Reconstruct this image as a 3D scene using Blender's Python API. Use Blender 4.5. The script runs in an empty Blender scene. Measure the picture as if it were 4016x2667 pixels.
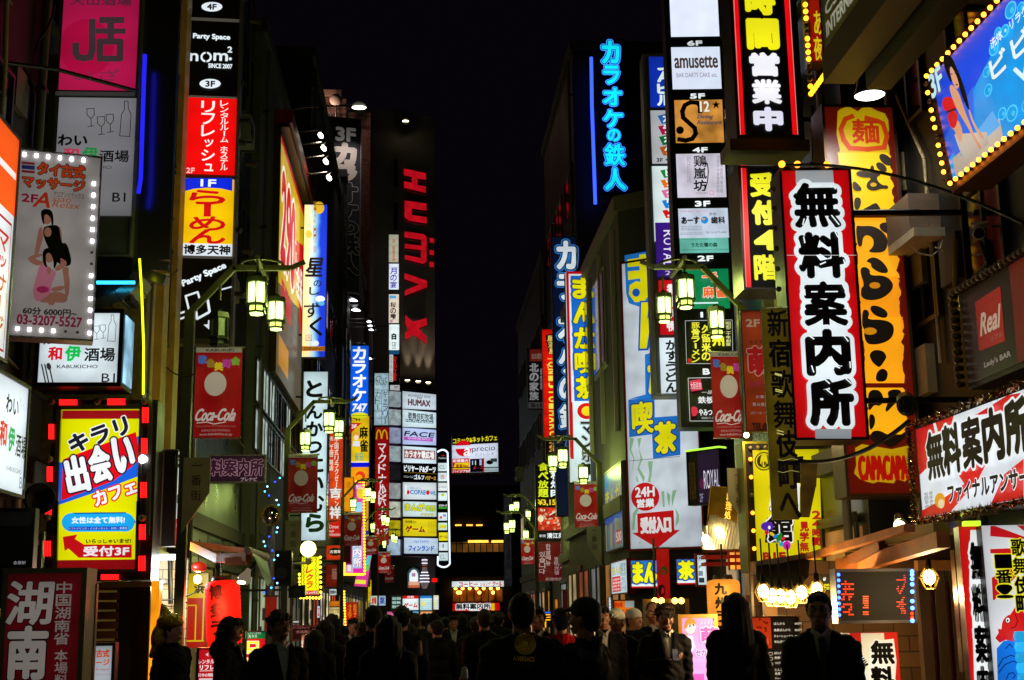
import bpy, bmesh, math, random
import numpy as np
from mathutils import Vector, Matrix, Euler
from mathutils.bvhtree import BVHTree
rnd = random.Random(7)
R = math.radians
sc = bpy.context.scene
C = sc.collection
# ---------------------------------------------------------------- camera, sky, exposure
FPX, CW, CH = 5188.0, 4016.0, 2667.0
CAMZ = 1.62
cam = bpy.data.objects.new('camera', bpy.data.cameras.new('camera'))
C.objects.link(cam)
CR = Matrix.Rotation(R(-3.94), 3, 'Z') @ Matrix.Rotation(R(101.72), 3, 'X') @ Matrix.Rotation(-0.014, 3, 'Z')
cam.matrix_world = Matrix.Translation((0, 0, CAMZ)) @ CR.to_4x4()
cam.data.sensor_width = 36
cam.data.lens = 36 * FPX / CW
cam.data.clip_start = 0.1
cam.data.clip_end = 2000
sc.camera = cam
wd = bpy.data.worlds.new('World'); sc.world = wd; wd.use_nodes = True
wn = wd.node_tree
sky = wn.nodes.new('ShaderNodeTexSky'); sky.sky_type = 'NISHITA'; sky.sun_disc = False
sky.sun_elevation = R(-6); sky.sun_rotation = R(200)
bgn = wn.nodes['Background']
glow = wn.nodes.new('ShaderNodeMix'); glow.data_type = 'RGBA'; glow.blend_type = 'ADD'; glow.inputs[0].default_value = 1   # city glow on the night sky
glow.inputs[7].default_value = (.036, .022, .046, 1)
wn.links.new(sky.outputs[0], glow.inputs[6]); wn.links.new(glow.outputs[2], bgn.inputs[0])
bgn.inputs[1].default_value = 0.05
sc.view_settings.view_transform = 'Standard'; sc.view_settings.look = 'None'
sc.view_settings.exposure = 0; sc.view_settings.gamma = 1
cy = sc.cycles
cy.use_denoising = True
cy.max_bounces = 5; cy.diffuse_bounces = 2; cy.glossy_bounces = 3; cy.transmission_bounces = 4
cy.sample_clamp_indirect = 3.0
cy.use_light_tree = True
# ---------------------------------------------------------------- pixels of the photo to points
FR = {}
for k, o in dict(A=(0,0,700),B=(600,0,700),C=(0,700,700),D=(600,700,700),E=(0,1400,700),F=(600,1400,700),G=(0,1967,700),H=(600,1967,700),
    I=(1000,350,800),J=(1100,1150,700),K=(1100,1800,700),L=(1500,1467,600),M=(1500,2067,600),N=(1900,1867,800),O=(1950,1100,700),
    P=(2150,100,700),Q=(2200,900,700),R=(2300,1550,700),S=(2400,2067,600),T=(2500,0,700),U=(2500,600,700),V=(2600,1100,700),W=(2600,1700,700),
    X=(2600,1967,700),Y=(2800,0,700),Z=(3316,0,700),a=(2900,600,700),b=(3316,700,700),c=(2950,1200,700),d=(3316,1400,700),e=(3316,1967,700)).items():
    FR[k] = (o[0], o[1], 1568.0 / o[2])
FR['z'] = (0, 0, 2361 / 4016.0)      # the whole photo as first seen
def full(fr, x, y):
    o = FR[fr]; return o[0] + x / o[2], o[1] + y / o[2]
def ray(fr, x, y):
    u, v = full(fr, x, y)
    return CR @ Vector(((u - CW / 2) / FPX, -(v - CH / 2) / FPX, -1.0))
CO = Vector((0, 0, CAMZ))
def pt(fr, x, y, Y=None, X=None):
    d = ray(fr, x, y)
    t = Y / d.y if Y is not None else X / d.x
    return CO + d * t
# ---------------------------------------------------------------- materials
def lin(h):
    if not isinstance(h, str): return tuple(h)
    h = h.lstrip('#')
    if len(h) == 3: h = ''.join(c * 2 for c in h)
    o = []
    for i in (0, 2, 4):
        c = int(h[i:i+2], 16) / 255
        o.append(c / 12.92 if c <= .04045 else ((c + .055) / 1.055) ** 2.4)
    return tuple(o)
MC = {}
def mat(col, e=0.0, rough=.55, metal=0.0, vary=0.0, ns=False, kind='', scale=3.0, bump=0.0, box=False):
    key = (col, e, rough, metal, vary, ns, kind, scale, bump, box)
    if key in MC: return MC[key]
    m = bpy.data.materials.new(('lit_' if e else 'paint_') + str(col).strip('#()').replace(', ', '_'))
    m.use_nodes = True; nt = m.node_tree; b = nt.nodes['Principled BSDF']
    c = lin(col); k = .25 if e else 1.0
    b.inputs['Base Color'].default_value = (c[0]*k, c[1]*k, c[2]*k, 1)
    b.inputs['Roughness'].default_value = rough; b.inputs['Metallic'].default_value = metal
    if e:
        b.inputs['Emission Color'].default_value = (*c, 1); b.inputs['Emission Strength'].default_value = e
        if ns: m.cycles.emission_sampling = 'NONE'
    co = None
    if vary or kind or bump or box:
        co = nt.nodes.new('ShaderNodeTexCoord')
    if vary:
        n = nt.nodes.new('ShaderNodeTexNoise'); n.inputs['Scale'].default_value = scale; n.inputs['Detail'].default_value = 6 if not e else 1.5
        nt.links.new(co.outputs['Object'], n.inputs['Vector'])
        mr = nt.nodes.new('ShaderNodeMapRange'); mr.inputs[1].default_value = .3; mr.inputs[2].default_value = .7
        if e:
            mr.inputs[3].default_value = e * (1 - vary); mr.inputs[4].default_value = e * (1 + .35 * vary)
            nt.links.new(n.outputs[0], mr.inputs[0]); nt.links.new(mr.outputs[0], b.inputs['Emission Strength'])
        else:
            mr.inputs[3].default_value = 1 - vary; mr.inputs[4].default_value = 1 + vary * .5
            mx = nt.nodes.new('ShaderNodeMix'); mx.data_type = 'RGBA'; mx.blend_type = 'MULTIPLY'; mx.inputs[0].default_value = 1
            mx.inputs[6].default_value = (*c, 1)
            nt.links.new(n.outputs[0], mr.inputs[0]); nt.links.new(mr.outputs[0], mx.inputs[7]); nt.links.new(mx.outputs[2], b.inputs['Base Color'])
            rr = nt.nodes.new('ShaderNodeMapRange'); rr.inputs[3].default_value = max(.05, rough - .15); rr.inputs[4].default_value = min(1, rough + .15)
            nt.links.new(n.outputs[0], rr.inputs[0]); nt.links.new(rr.outputs[0], b.inputs['Roughness'])
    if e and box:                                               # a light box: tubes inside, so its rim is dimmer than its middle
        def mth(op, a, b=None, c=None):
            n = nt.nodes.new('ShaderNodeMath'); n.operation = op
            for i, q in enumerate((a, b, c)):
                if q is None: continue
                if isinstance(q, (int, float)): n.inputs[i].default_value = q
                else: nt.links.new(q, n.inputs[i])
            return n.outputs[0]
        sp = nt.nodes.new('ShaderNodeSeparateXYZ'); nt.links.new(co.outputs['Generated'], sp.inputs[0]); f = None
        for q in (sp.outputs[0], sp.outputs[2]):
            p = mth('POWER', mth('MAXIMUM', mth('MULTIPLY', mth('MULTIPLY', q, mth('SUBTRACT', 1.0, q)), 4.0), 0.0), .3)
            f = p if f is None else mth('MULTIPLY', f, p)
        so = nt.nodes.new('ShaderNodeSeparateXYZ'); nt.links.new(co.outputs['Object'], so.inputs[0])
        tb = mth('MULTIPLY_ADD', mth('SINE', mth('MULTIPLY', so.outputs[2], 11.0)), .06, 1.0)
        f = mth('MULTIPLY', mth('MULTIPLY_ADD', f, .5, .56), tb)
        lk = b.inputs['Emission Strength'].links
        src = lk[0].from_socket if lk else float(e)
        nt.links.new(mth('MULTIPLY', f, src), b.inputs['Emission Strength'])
    if kind == 'tile':
        br = nt.nodes.new('ShaderNodeTexBrick'); br.inputs['Scale'].default_value = scale
        mp = nt.nodes.new('ShaderNodeMapping'); mp.vector_type = 'POINT'
        sx = nt.nodes.new('ShaderNodeSeparateXYZ'); ad = nt.nodes.new('ShaderNodeMath'); cx = nt.nodes.new('ShaderNodeCombineXYZ')
        nt.links.new(co.outputs['Object'], sx.inputs[0]); nt.links.new(sx.outputs[0], ad.inputs[0]); nt.links.new(sx.outputs[1], ad.inputs[1])
        nt.links.new(ad.outputs[0], cx.inputs[0]); nt.links.new(sx.outputs[2], cx.inputs[1]); nt.links.new(cx.outputs[0], br.inputs[0])
        br.inputs['Color1'].default_value = (*c, 1); br.inputs['Color2'].default_value = (c[0]*.6, c[1]*.6, c[2]*.65, 1)
        br.inputs['Mortar'].default_value = (c[0]*.25, c[1]*.25, c[2]*.25, 1); br.inputs['Mortar Size'].default_value = .012
        nt.links.new(br.outputs[0], b.inputs['Base Color'])
    if bump:
        n2 = nt.nodes.new('ShaderNodeTexNoise'); n2.inputs['Scale'].default_value = scale * 8; n2.inputs['Detail'].default_value = 4
        bp = nt.nodes.new('ShaderNodeBump'); bp.inputs['Strength'].default_value = bump; bp.inputs['Distance'].default_value = .02
        nt.links.new(co.outputs['Object'], n2.inputs['Vector']); nt.links.new(n2.outputs[0], bp.inputs['Height']); nt.links.new(bp.outputs[0], b.inputs['Normal'])
    MC[key] = m
    return m
def glassm():
    if 'gl' in MC: return MC['gl']
    m = mat('#06070a', 0, .08); m.node_tree.nodes['Principled BSDF'].inputs['IOR'].default_value = 1.5
    MC['gl'] = m; return m
METAL = lambda: mat('#6c6862', 0, .38, .8, .25)
DARK = lambda: mat('#141416', 0, .45, .3)
# ---------------------------------------------------------------- mesh builder
class MB:
    def __init__(s): s.v = []; s.f = []; s.mi = []; s.mats = []; s.sm = []
    def m(s, mt):
        if mt not in s.mats: s.mats.append(mt)
        return s.mats.index(mt)
    def add(s, vs, fs, mt, smooth=False):
        o = len(s.v); i = s.m(mt)
        s.v.extend([tuple(p) for p in vs]); s.f.extend([tuple(o + a for a in q) for q in fs]); s.mi.extend([i] * len(fs)); s.sm.extend([smooth] * len(fs))
    def box(s, x0, x1, y0, y1, z0, z1, mt, bv=0.0):
        if x0 > x1: x0, x1 = x1, x0
        if y0 > y1: y0, y1 = y1, y0
        if z0 > z1: z0, z1 = z1, z0
        vs = [(x0,y0,z0),(x1,y0,z0),(x1,y1,z0),(x0,y1,z0),(x0,y0,z1),(x1,y0,z1),(x1,y1,z1),(x0,y1,z1)]
        s.add(vs, [(0,3,2,1),(4,5,6,7),(0,1,5,4),(1,2,6,5),(2,3,7,6),(3,0,4,7)], mt)
    def bar(s, p0, p1, w, h, mt):
        p0 = Vector(p0); p1 = Vector(p1); d = (p1 - p0).normalized()
        u = Vector((0,0,1)) if abs(d.z) < .95 else Vector((0,1,0))
        a = d.cross(u).normalized() * w / 2; b = a.cross(d).normalized() * h / 2
        vs = [p + q for p in (p0, p1) for q in (-a-b, a-b, a+b, -a+b)]
        s.add(vs, [(0,1,2,3),(7,6,5,4),(0,4,5,1),(1,5,6,2),(2,6,7,3),(3,7,4,0)], mt)
    def cyl(s, p0, p1, r0, r1, mt, n=12, cap=True, smooth=True):
        p0 = Vector(p0); p1 = Vector(p1); d = (p1 - p0).normalized()
        u = Vector((0,0,1)) if abs(d.z) < .95 else Vector((1,0,0))
        a = d.cross(u).normalized(); b = a.cross(d).normalized()
        vs = []
        for p, r in ((p0, r0), (p1, r1)):
            for i in range(n):
                t = 2 * math.pi * i / n; vs.append(p + (a * math.cos(t) + b * math.sin(t)) * r)
        s.add(vs, [(i, n + i, n + (i+1) % n, (i+1) % n) for i in range(n)], mt, smooth)
        if cap: s.add(vs, [tuple(range(n)), tuple(range(2*n-1, n-1, -1))], mt)
    def tube(s, pts, r, mt, n=8):
        for a, b in zip(pts, pts[1:]):
            if (Vector(a) - Vector(b)).length > 1e-6: s.cyl(a, b, r, r, mt, n)
    def sph(s, c, r, mt, n=12, k=8, sx=1, sy=1, sz=1):
        vs = []; fs = []
        for j in range(k + 1):
            ph = math.pi * j / k
            for i in range(n):
                t = 2 * math.pi * i / n
                vs.append((c[0] + r*sx*math.sin(ph)*math.cos(t), c[1] + r*sy*math.sin(ph)*math.sin(t), c[2] + r*sz*math.cos(ph)))
        for j in range(k):
            for i in range(n):
                fs.append((j*n+i, (j+1)*n+i, (j+1)*n+(i+1) % n, j*n+(i+1) % n))
        s.add(vs, fs, mt, True)
    def lathe(s, prof, mt, n=20, c=(0,0,0)):
        vs = [(c[0] + r*math.cos(2*math.pi*i/n), c[1] + r*math.sin(2*math.pi*i/n), c[2] + z) for r, z in prof for i in range(n)]
        fs = [(j*n+i, j*n+(i+1) % n, (j+1)*n+(i+1) % n, (j+1)*n+i) for j in range(len(prof)-1) for i in range(n)]
        s.add(vs, fs, mt, True)
    def prism(s, pts, z0, z1, mt):
        n = len(pts); vs = [(p[0], p[1], z0) for p in pts] + [(p[0], p[1], z1) for p in pts]
        s.add(vs, [(i, (i+1) % n, n+(i+1) % n, n+i) for i in range(n)] + [tuple(range(n-1,-1,-1)), tuple(range(n, 2*n))], mt)
    def build(s, name, parent=None, loc=(0,0,0), rot=None):
        me = bpy.data.meshes.new(name); me.from_pydata(s.v, [], s.f)
        for m in s.mats: me.materials.append(m)
        if s.f:
            me.polygons.foreach_set('material_index', s.mi); me.polygons.foreach_set('use_smooth', s.sm)
        me.update()
        o = bpy.data.objects.new(name, me); C.objects.link(o); o.location = loc
        if rot: o.rotation_euler = rot
        if parent: o.parent = parent
        return o
def tag(o, label, cat=None, group=None, kind=None):
    if label: o['label'] = label
    if cat: o['category'] = cat
    if group: o['group'] = group
    if kind: o['kind'] = kind
    return o
def thing(name, label, cat, loc, rz=0, group=None):
    o = bpy.data.objects.new(name, None); C.objects.link(o); o.empty_display_size = .2
    o.location = loc; o.rotation_euler = (0, 0, rz)
    return tag(o, label, cat, group)
def copy_tree(o, parent=None):
    c = o.copy(); C.objects.link(c); c.parent = parent
    for ch in list(o.children): copy_tree(ch, c)
    return c
def lamp(kind, loc, col, power, parent=None, size=.05, aim=None, spot=None):
    l = bpy.data.lights.new('light', kind); l.energy = power; l.color = col[:3]
    if kind in ('POINT', 'SPOT'): l.shadow_soft_size = size
    if kind == 'SPOT': l.spot_size = R(spot or 80); l.spot_blend = .6
    o = bpy.data.objects.new('light', l); C.objects.link(o); o.location = loc
    if aim is not None: o.rotation_euler = (Vector(aim) - Vector(loc)).to_track_quat('-Z', 'Y').to_euler()
    if parent: o.parent = parent
    return o
# ---------------------------------------------------------------- lettering
TMP = bpy.data.scenes.new('scratch')
_fc = bpy.data.curves.new('t', 'FONT'); _fc.resolution_u = 3
_fo = bpy.data.objects.new('t', _fc); TMP.collection.objects.link(_fo)
GC = {}
def glyph(s):
    if s in GC: return GC[s]
    _fc.body = s; _fc.size = 1
    me = bpy.data.meshes.new_from_object(_fo)
    v = np.zeros(len(me.vertices) * 3); me.vertices.foreach_get('co', v); v = v.reshape(-1, 3)[:, :2]
    f = [tuple(p.vertices) for p in me.polygons]
    if len(v):
        lo, hi = v.min(0), v.max(0); sz = hi - lo
        v = v - (lo + hi) / 2
    else: sz = np.array([1, 1])
    bpy.data.meshes.remove(me)
    GC[s] = (v, f, np.maximum(sz, 1e-3)); return GC[s]
WALLX = (-4.3, 5.4)
class Sign:
    def __init__(s, name, label, cat, fr, rect, Y=None, X=None, yaw=0, th=.18, cab='#17171a', face='#ffffff', e=1.0, fw=.03, group=None, br=True, vary=.12, rim=None, uv=False, nocab=False):
        s.fr = fr; s.uvm = False; s.k = 0; s.e = 1.0 if (face and not callable(face) and max(lin(face)) < .02 and e > 0) else e; s.name = name; s.th = th
        x0, y0, x1, y1 = rect; xm, ym = (x0+x1)/2, (y0+y1)/2
        s.A = pt(fr, xm, ym, Y=Y, X=X); a = R(yaw); s.yaw = a
        s.d = Vector((math.cos(a), math.sin(a), 0)); s.n = s.d.cross(Vector((0,0,1)))
        s.x0 = s.loc(x0, ym)[0]; s.x1 = s.loc(x1, ym)[0]; s.z1 = s.loc(xm, y0)[1]; s.z0 = s.loc(xm, y1)[1]
        s.uvm = uv
        s.root = thing(name, label, cat, s.A + Vector((0, 0, s.z0)), a, group)
        s.L = MB(); s.bl = []
        s.off = s.z0
        w = s.x1 - s.x0; fw = min(fw, w * .15)
        cm = mat(cab, 0, .4, .5, .2); rm = mat(rim, 0, .4, .5, .2) if rim else cm
        H = s.z1 - s.z0
        if not nocab:
            cb = MB(); cb.box(s.x0, s.x1, 0, th, 0, H, cm)
            if fw > 0:
                p = .022
                cb.box(s.x0, s.x0+fw, -p, -.001, fw, H-fw, rm); cb.box(s.x1-fw, s.x1, -p, -.001, fw, H-fw, rm)
                cb.box(s.x0, s.x1, -p, -.001, 0, fw, rm); cb.box(s.x0, s.x1, -p, -.001, H-fw, H, rm)
            cb.build('cabinet', s.root)
        s.fw = fw
        if face:
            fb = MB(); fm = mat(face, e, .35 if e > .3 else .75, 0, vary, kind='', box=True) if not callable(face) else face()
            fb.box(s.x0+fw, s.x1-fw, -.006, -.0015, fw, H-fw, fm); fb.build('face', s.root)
        if br and abs(yaw) < 50 and s.root.location.z > 1.9:
            left = s.A.x < .3
            wx = WALLX[0] if left else WALLX[1]
            b = MB(); c_ = math.cos(a)
            ex = (wx - s.A.x) / c_
            edge = s.x0 if left else s.x1
            if (left and ex < edge) or (not left and ex > edge):
                for q in (.15, .85): b.bar((edge, th/2, H*q), (ex, th/2, H*q), .05, .05, DARK())
                b.build('bracket', s.root)
    def loc(s, x, y):
        if s.uvm: return s.x0 + (s.x1-s.x0) * x / 100, s.z1 - (s.z1-s.z0) * y / 100
        d = ray(s.fr, x, y); t = (s.A - CO).dot(s.n) / d.dot(s.n); p = CO + d * t - s.A
        return p.dot(s.d), p.z
    def put(s, pts2, faces, mt, lift=0):
        y = -.0075 - s.k * .0012 - lift
        s.L.add([(p[0], y, p[1] - s.off) for p in pts2], faces, mt)
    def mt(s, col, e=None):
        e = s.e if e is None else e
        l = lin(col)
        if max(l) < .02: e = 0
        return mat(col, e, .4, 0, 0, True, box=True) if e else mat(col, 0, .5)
    def R(s, col, x0=None, y0=None, x1=None, y1=None, e=None):
        xm = (x0+x1)/2 if x0 is not None and x1 is not None else (x0 if x0 is not None else x1)
        ym = (y0+y1)/2 if y0 is not None and y1 is not None else (y0 if y0 is not None else y1)
        if xm is None: xm = s._xm()
        if ym is None: ym = s._ym()
        a = s.loc(x0, ym)[0] if x0 is not None else s.x0 + s.fw
        b = s.loc(x1, ym)[0] if x1 is not None else s.x1 - s.fw
        t = s.loc(xm, y0)[1] if y0 is not None else s.z1 - s.fw
        u = s.loc(xm, y1)[1] if y1 is not None else s.z0 + s.fw
        s.k += 1; s.put([(a,u),(b,u),(b,t),(a,t)], [(0,1,2,3)], s.mt(col, e)); return s
    def _xm(s):
        if s.uvm: return 50
        p = s.A; return s.inv(p)[0]
    def _ym(s):
        if s.uvm: return 50
        return s.inv(s.A)[1]
    def inv(s, p):
        q = CR.transposed() @ (p - CO); u = CW/2 - FPX*q.x/q.z; v = CH/2 + FPX*q.y/q.z
        o = FR[s.fr]; return (u - o[0]) * o[2], (v - o[1]) * o[2]
    def P(s, col, pts, e=None):
        s.k += 1; q = [s.loc(*p) for p in pts]
        ar = sum(q[i][0]*q[(i+1) % len(q)][1] - q[(i+1) % len(q)][0]*q[i][1] for i in range(len(q)))
        if ar < 0: q = q[::-1]
        s.put(q, [tuple(range(len(q)))], s.mt(col, e)); return s
    def S(s, col, pts, e=None):
        for _ in range(2): pts = [q for a, b in zip(pts, pts[1:]+pts[:1]) for q in ((a[0]*.75+b[0]*.25, a[1]*.75+b[1]*.25), (a[0]*.25+b[0]*.75, a[1]*.25+b[1]*.75))]
        return s.P(col, pts, e)
    def O(s, col, cx, cy, rx, ry, e=None, n=22, rot=0):
        c_, s_ = math.cos(R(rot)), math.sin(R(rot))
        return s.P(col, [(cx + rx*math.cos(t)*c_ - ry*math.sin(t)*s_, cy + rx*math.cos(t)*s_ + ry*math.sin(t)*c_) for t in [2*math.pi*i/n for i in range(n)]], e)
    def N(s, col, pts, w, e=None, closed=False):
        s.k += 1
        q = [Vector(s.loc(*p)) for p in pts]
        if closed: q.append(q[0])
        x_, y_ = pts[0]; w = abs(s.loc(x_ + w, y_)[0] - s.loc(x_, y_)[0]) / 2
        mt_ = s.mt(col, e)
        for i, (a, b) in enumerate(zip(q, q[1:])):
            d = b - a
            if d.length < 1e-7: continue
            d.normalize(); n = Vector((-d.y, d.x)) * w; a2 = a - d*w*.6; b2 = b + d*w*.6
            s.put([a2-n, b2-n, b2+n, a2+n], [(0,1,2,3)], mt_, lift=(i % 2) * .0003)
        return s
    def _t(s, ch, cx, cz, w, h, col, b, ol, sh, rot, e, keep=False, em=None):
        v, f, sz = glyph(ch)
        if not f: return
        em = em or min(w, h); b = b if b < .035 else .035 + .55*(b-.035); b *= min(1, max(.5, 62/max(1, len(v))*max(1, len(ch)))); d = b * em
        if keep:
            k = min((w-2*d)/sz[0], (h-2*d)/sz[1]); kx = ky = k
        else: kx, ky = max(w-2*d, w*.3)/sz[0], max(h-2*d, h*.3)/sz[1]
        p = v * (kx, ky)
        if sh: p = p + np.stack([p[:, 1] * sh, np.zeros(len(p))], 1)
        if rot:
            c_, s_ = math.cos(R(rot)), math.sin(R(rot)); p = np.stack([p[:,0]*c_ - p[:,1]*s_, p[:,0]*s_ + p[:,1]*c_], 1)
        lay = [(c_, d + o_*em) for c_, o_ in ol] + [(col, d)]
        for n, (c_, dd) in enumerate(lay):
            m_ = s.mt(c_, e)
            sh_ = [(0, 0)]
            if dd > 0:
                N_ = 8 if dd < .05*em else 14 if dd < .09*em else 24
                sh_ += [(dd*math.cos(2*math.pi*i/N_), dd*math.sin(2*math.pi*i/N_)) for i in range(N_)]
                if dd > .07*em: sh_ += [(.5*dd*math.cos(2*math.pi*(i+.5)/8), .5*dd*math.sin(2*math.pi*(i+.5)/8)) for i in range(8)]
            for i, (ax, ay) in enumerate(sh_):
                q = p + (cx + ax, cz + ay)
                s.put(q.tolist(), f, m_, lift=n*.0022 + i*.00004)
    def T(s, t, col, x0, y0, x1, y1, b=0, ol=(), sh=0, rot=0, e=None):
        s.k += 1
        xm, ym = (x0+x1)/2, (y0+y1)/2; cx, cz = s.loc(xm, ym)
        w = abs(s.loc(x1, ym)[0] - s.loc(x0, ym)[0]); h = abs(s.loc(xm, y0)[1] - s.loc(xm, y1)[1])
        s._t(t, cx, cz, w, h, col, b, ol, sh, rot, e, em=h); s.k += 1 + 2*len(ol); return s
    def V(s, t, col, x0, y0, x1, y1, b=0, ol=(), e=None, x2=None, x3=None, sh=0, gap=.06, lean=0):
        """characters one under the other; x0,x1 at the top, lean = px the column drifts by the bottom"""
        n = len(t); h = (y1 - y0) / n; s.k += 1
        for i, ch in enumerate(t):
            if ch == ' ': continue
            ya = y0 + h*i; ym = ya + h/2; dx = lean * (i + .5) / n
            cx, cz = s.loc((x0+x1)/2 + dx, ym)
            w_ = abs(s.loc(x1, ym)[0] - s.loc(x0, ym)[0]); h_ = abs(s.loc((x0+x1)/2, ya)[1] - s.loc((x0+x1)/2, ya + h)[1]) * (1 - gap)
            small = ch in 'ッュョャっゅょゃ・'
            if ch == 'ー': s._t('ー', cx, cz, h_*.85, w_*.16 + 2*b*min(w_, h_), col, b, ol, sh, 90, e, em=min(w_, h_))
            elif ch == 'へ': s._t(ch, cx, cz, w_, h_*.6, col, b, ol, sh, 0, e, em=min(w_, h_))
            elif small: s._t(ch, cx + w_*.06, cz, w_*.66, h_*.66, col, b, ol, sh, 0, e, em=min(w_, h_))
            else: s._t(ch, cx, cz, w_, h_, col, b, ol, sh, 0, e, em=min(w_, h_))
        s.k += 1 + 2*len(ol); return s
    def scrib(s, col, x0, y0, x1, y1, rows, e=None, gl='営業時間深夜早朝年中無休新宿歌舞伎町電話予約', vert=False):
        """rows of print too small to read in the photograph"""
        for i in range(rows):
            if vert:
                w = (x1-x0)/rows; n = max(2, int((y1-y0)/w*.9)); s.V(''.join(gl[(i*5+j*3) % len(gl)] for j in range(n)), col, x0+w*i+w*.12, y0, x0+w*(i+1)-w*.12, y1, e=e)
            else:
                h = (y1-y0)/rows; n = max(2, int((x1-x0)/h*.9)); s.T(''.join(gl[(i*7+j*3) % len(gl)] for j in range(n)), col, x0, y0+h*i+h*.15, x1, y0+h*(i+1)-h*.15, e=e)
        return s
    def bulbs(s, pts, r, col='#ffb030', e=6, off=(), sock='#3a2412', name='bulb'):
        """bulbs on the face, each a part; off = the ones not lit"""
        mb = MB(); sq = name == 'square_lamp'
        if sq: mb.box(-r, r, -.01, .02, -r, r, mat(col, e, .3, 0, 0, True))
        else: mb.sph((0,0,0), r, mat(col, e, .3, 0, 0, True), 10, 6)
        mb.cyl((0,.0,0), (0,r*1.6,0), r*.7, r*.7, mat(sock, 0, .4, .6), 8)
        mo = MB(); mo.sph((0,0,0), r, mat('#6a5a40', 0, .12), 10, 6); mo.cyl((0,.0,0), (0,r*1.6,0), r*.7, r*.7, mat(sock, 0, .4, .6), 8)
        first = {}
        for i, p in enumerate(pts):
            x, z = s.loc(*p); k = i in off
            if k not in first:
                o = (mo if k else mb).build(name, s.root); first[k] = o
            else:
                o = first[k].copy(); C.objects.link(o); o.parent = s.root
            o.location = (x, -r*1.9, z - s.off)
        return s
    def done(s):
        if s.L.f: s.L.build('lettering', s.root)
        return s
def seg(p, q, n): return [(p[0]+(q[0]-p[0])*i/max(1,n-1), p[1]+(q[1]-p[1])*i/max(1,n-1)) for i in range(n)]
# ================================================================ the setting
g = MB(); g.box(-300, 300, -20, 600, -.3, 0, mat('#3a3a3c', 0, .45, 0, .35, scale=.7, bump=.25))
tag(g.build('street'), 'dark asphalt street running between the rows of lit signs', kind='structure')
for nm, xa, xb in (('pavement', -4.6, -2.35), ('pavement', 3.45, 5.6)):
    g = MB(); pm = mat('#5a5652', 0, .6, 0, .3, kind='tile', scale=1.6)
    g.box(xa, xb, 2, 97, 0.004, .12, pm)
    ke = xb if xa < 0 else xa
    g.box(ke - .08, ke + .08, 2, 97, .006, .135, mat('#77736d', 0, .7, 0, .25))
    tag(g.build(nm), 'paved footway with a kerb along the shop fronts', kind='structure')

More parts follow.
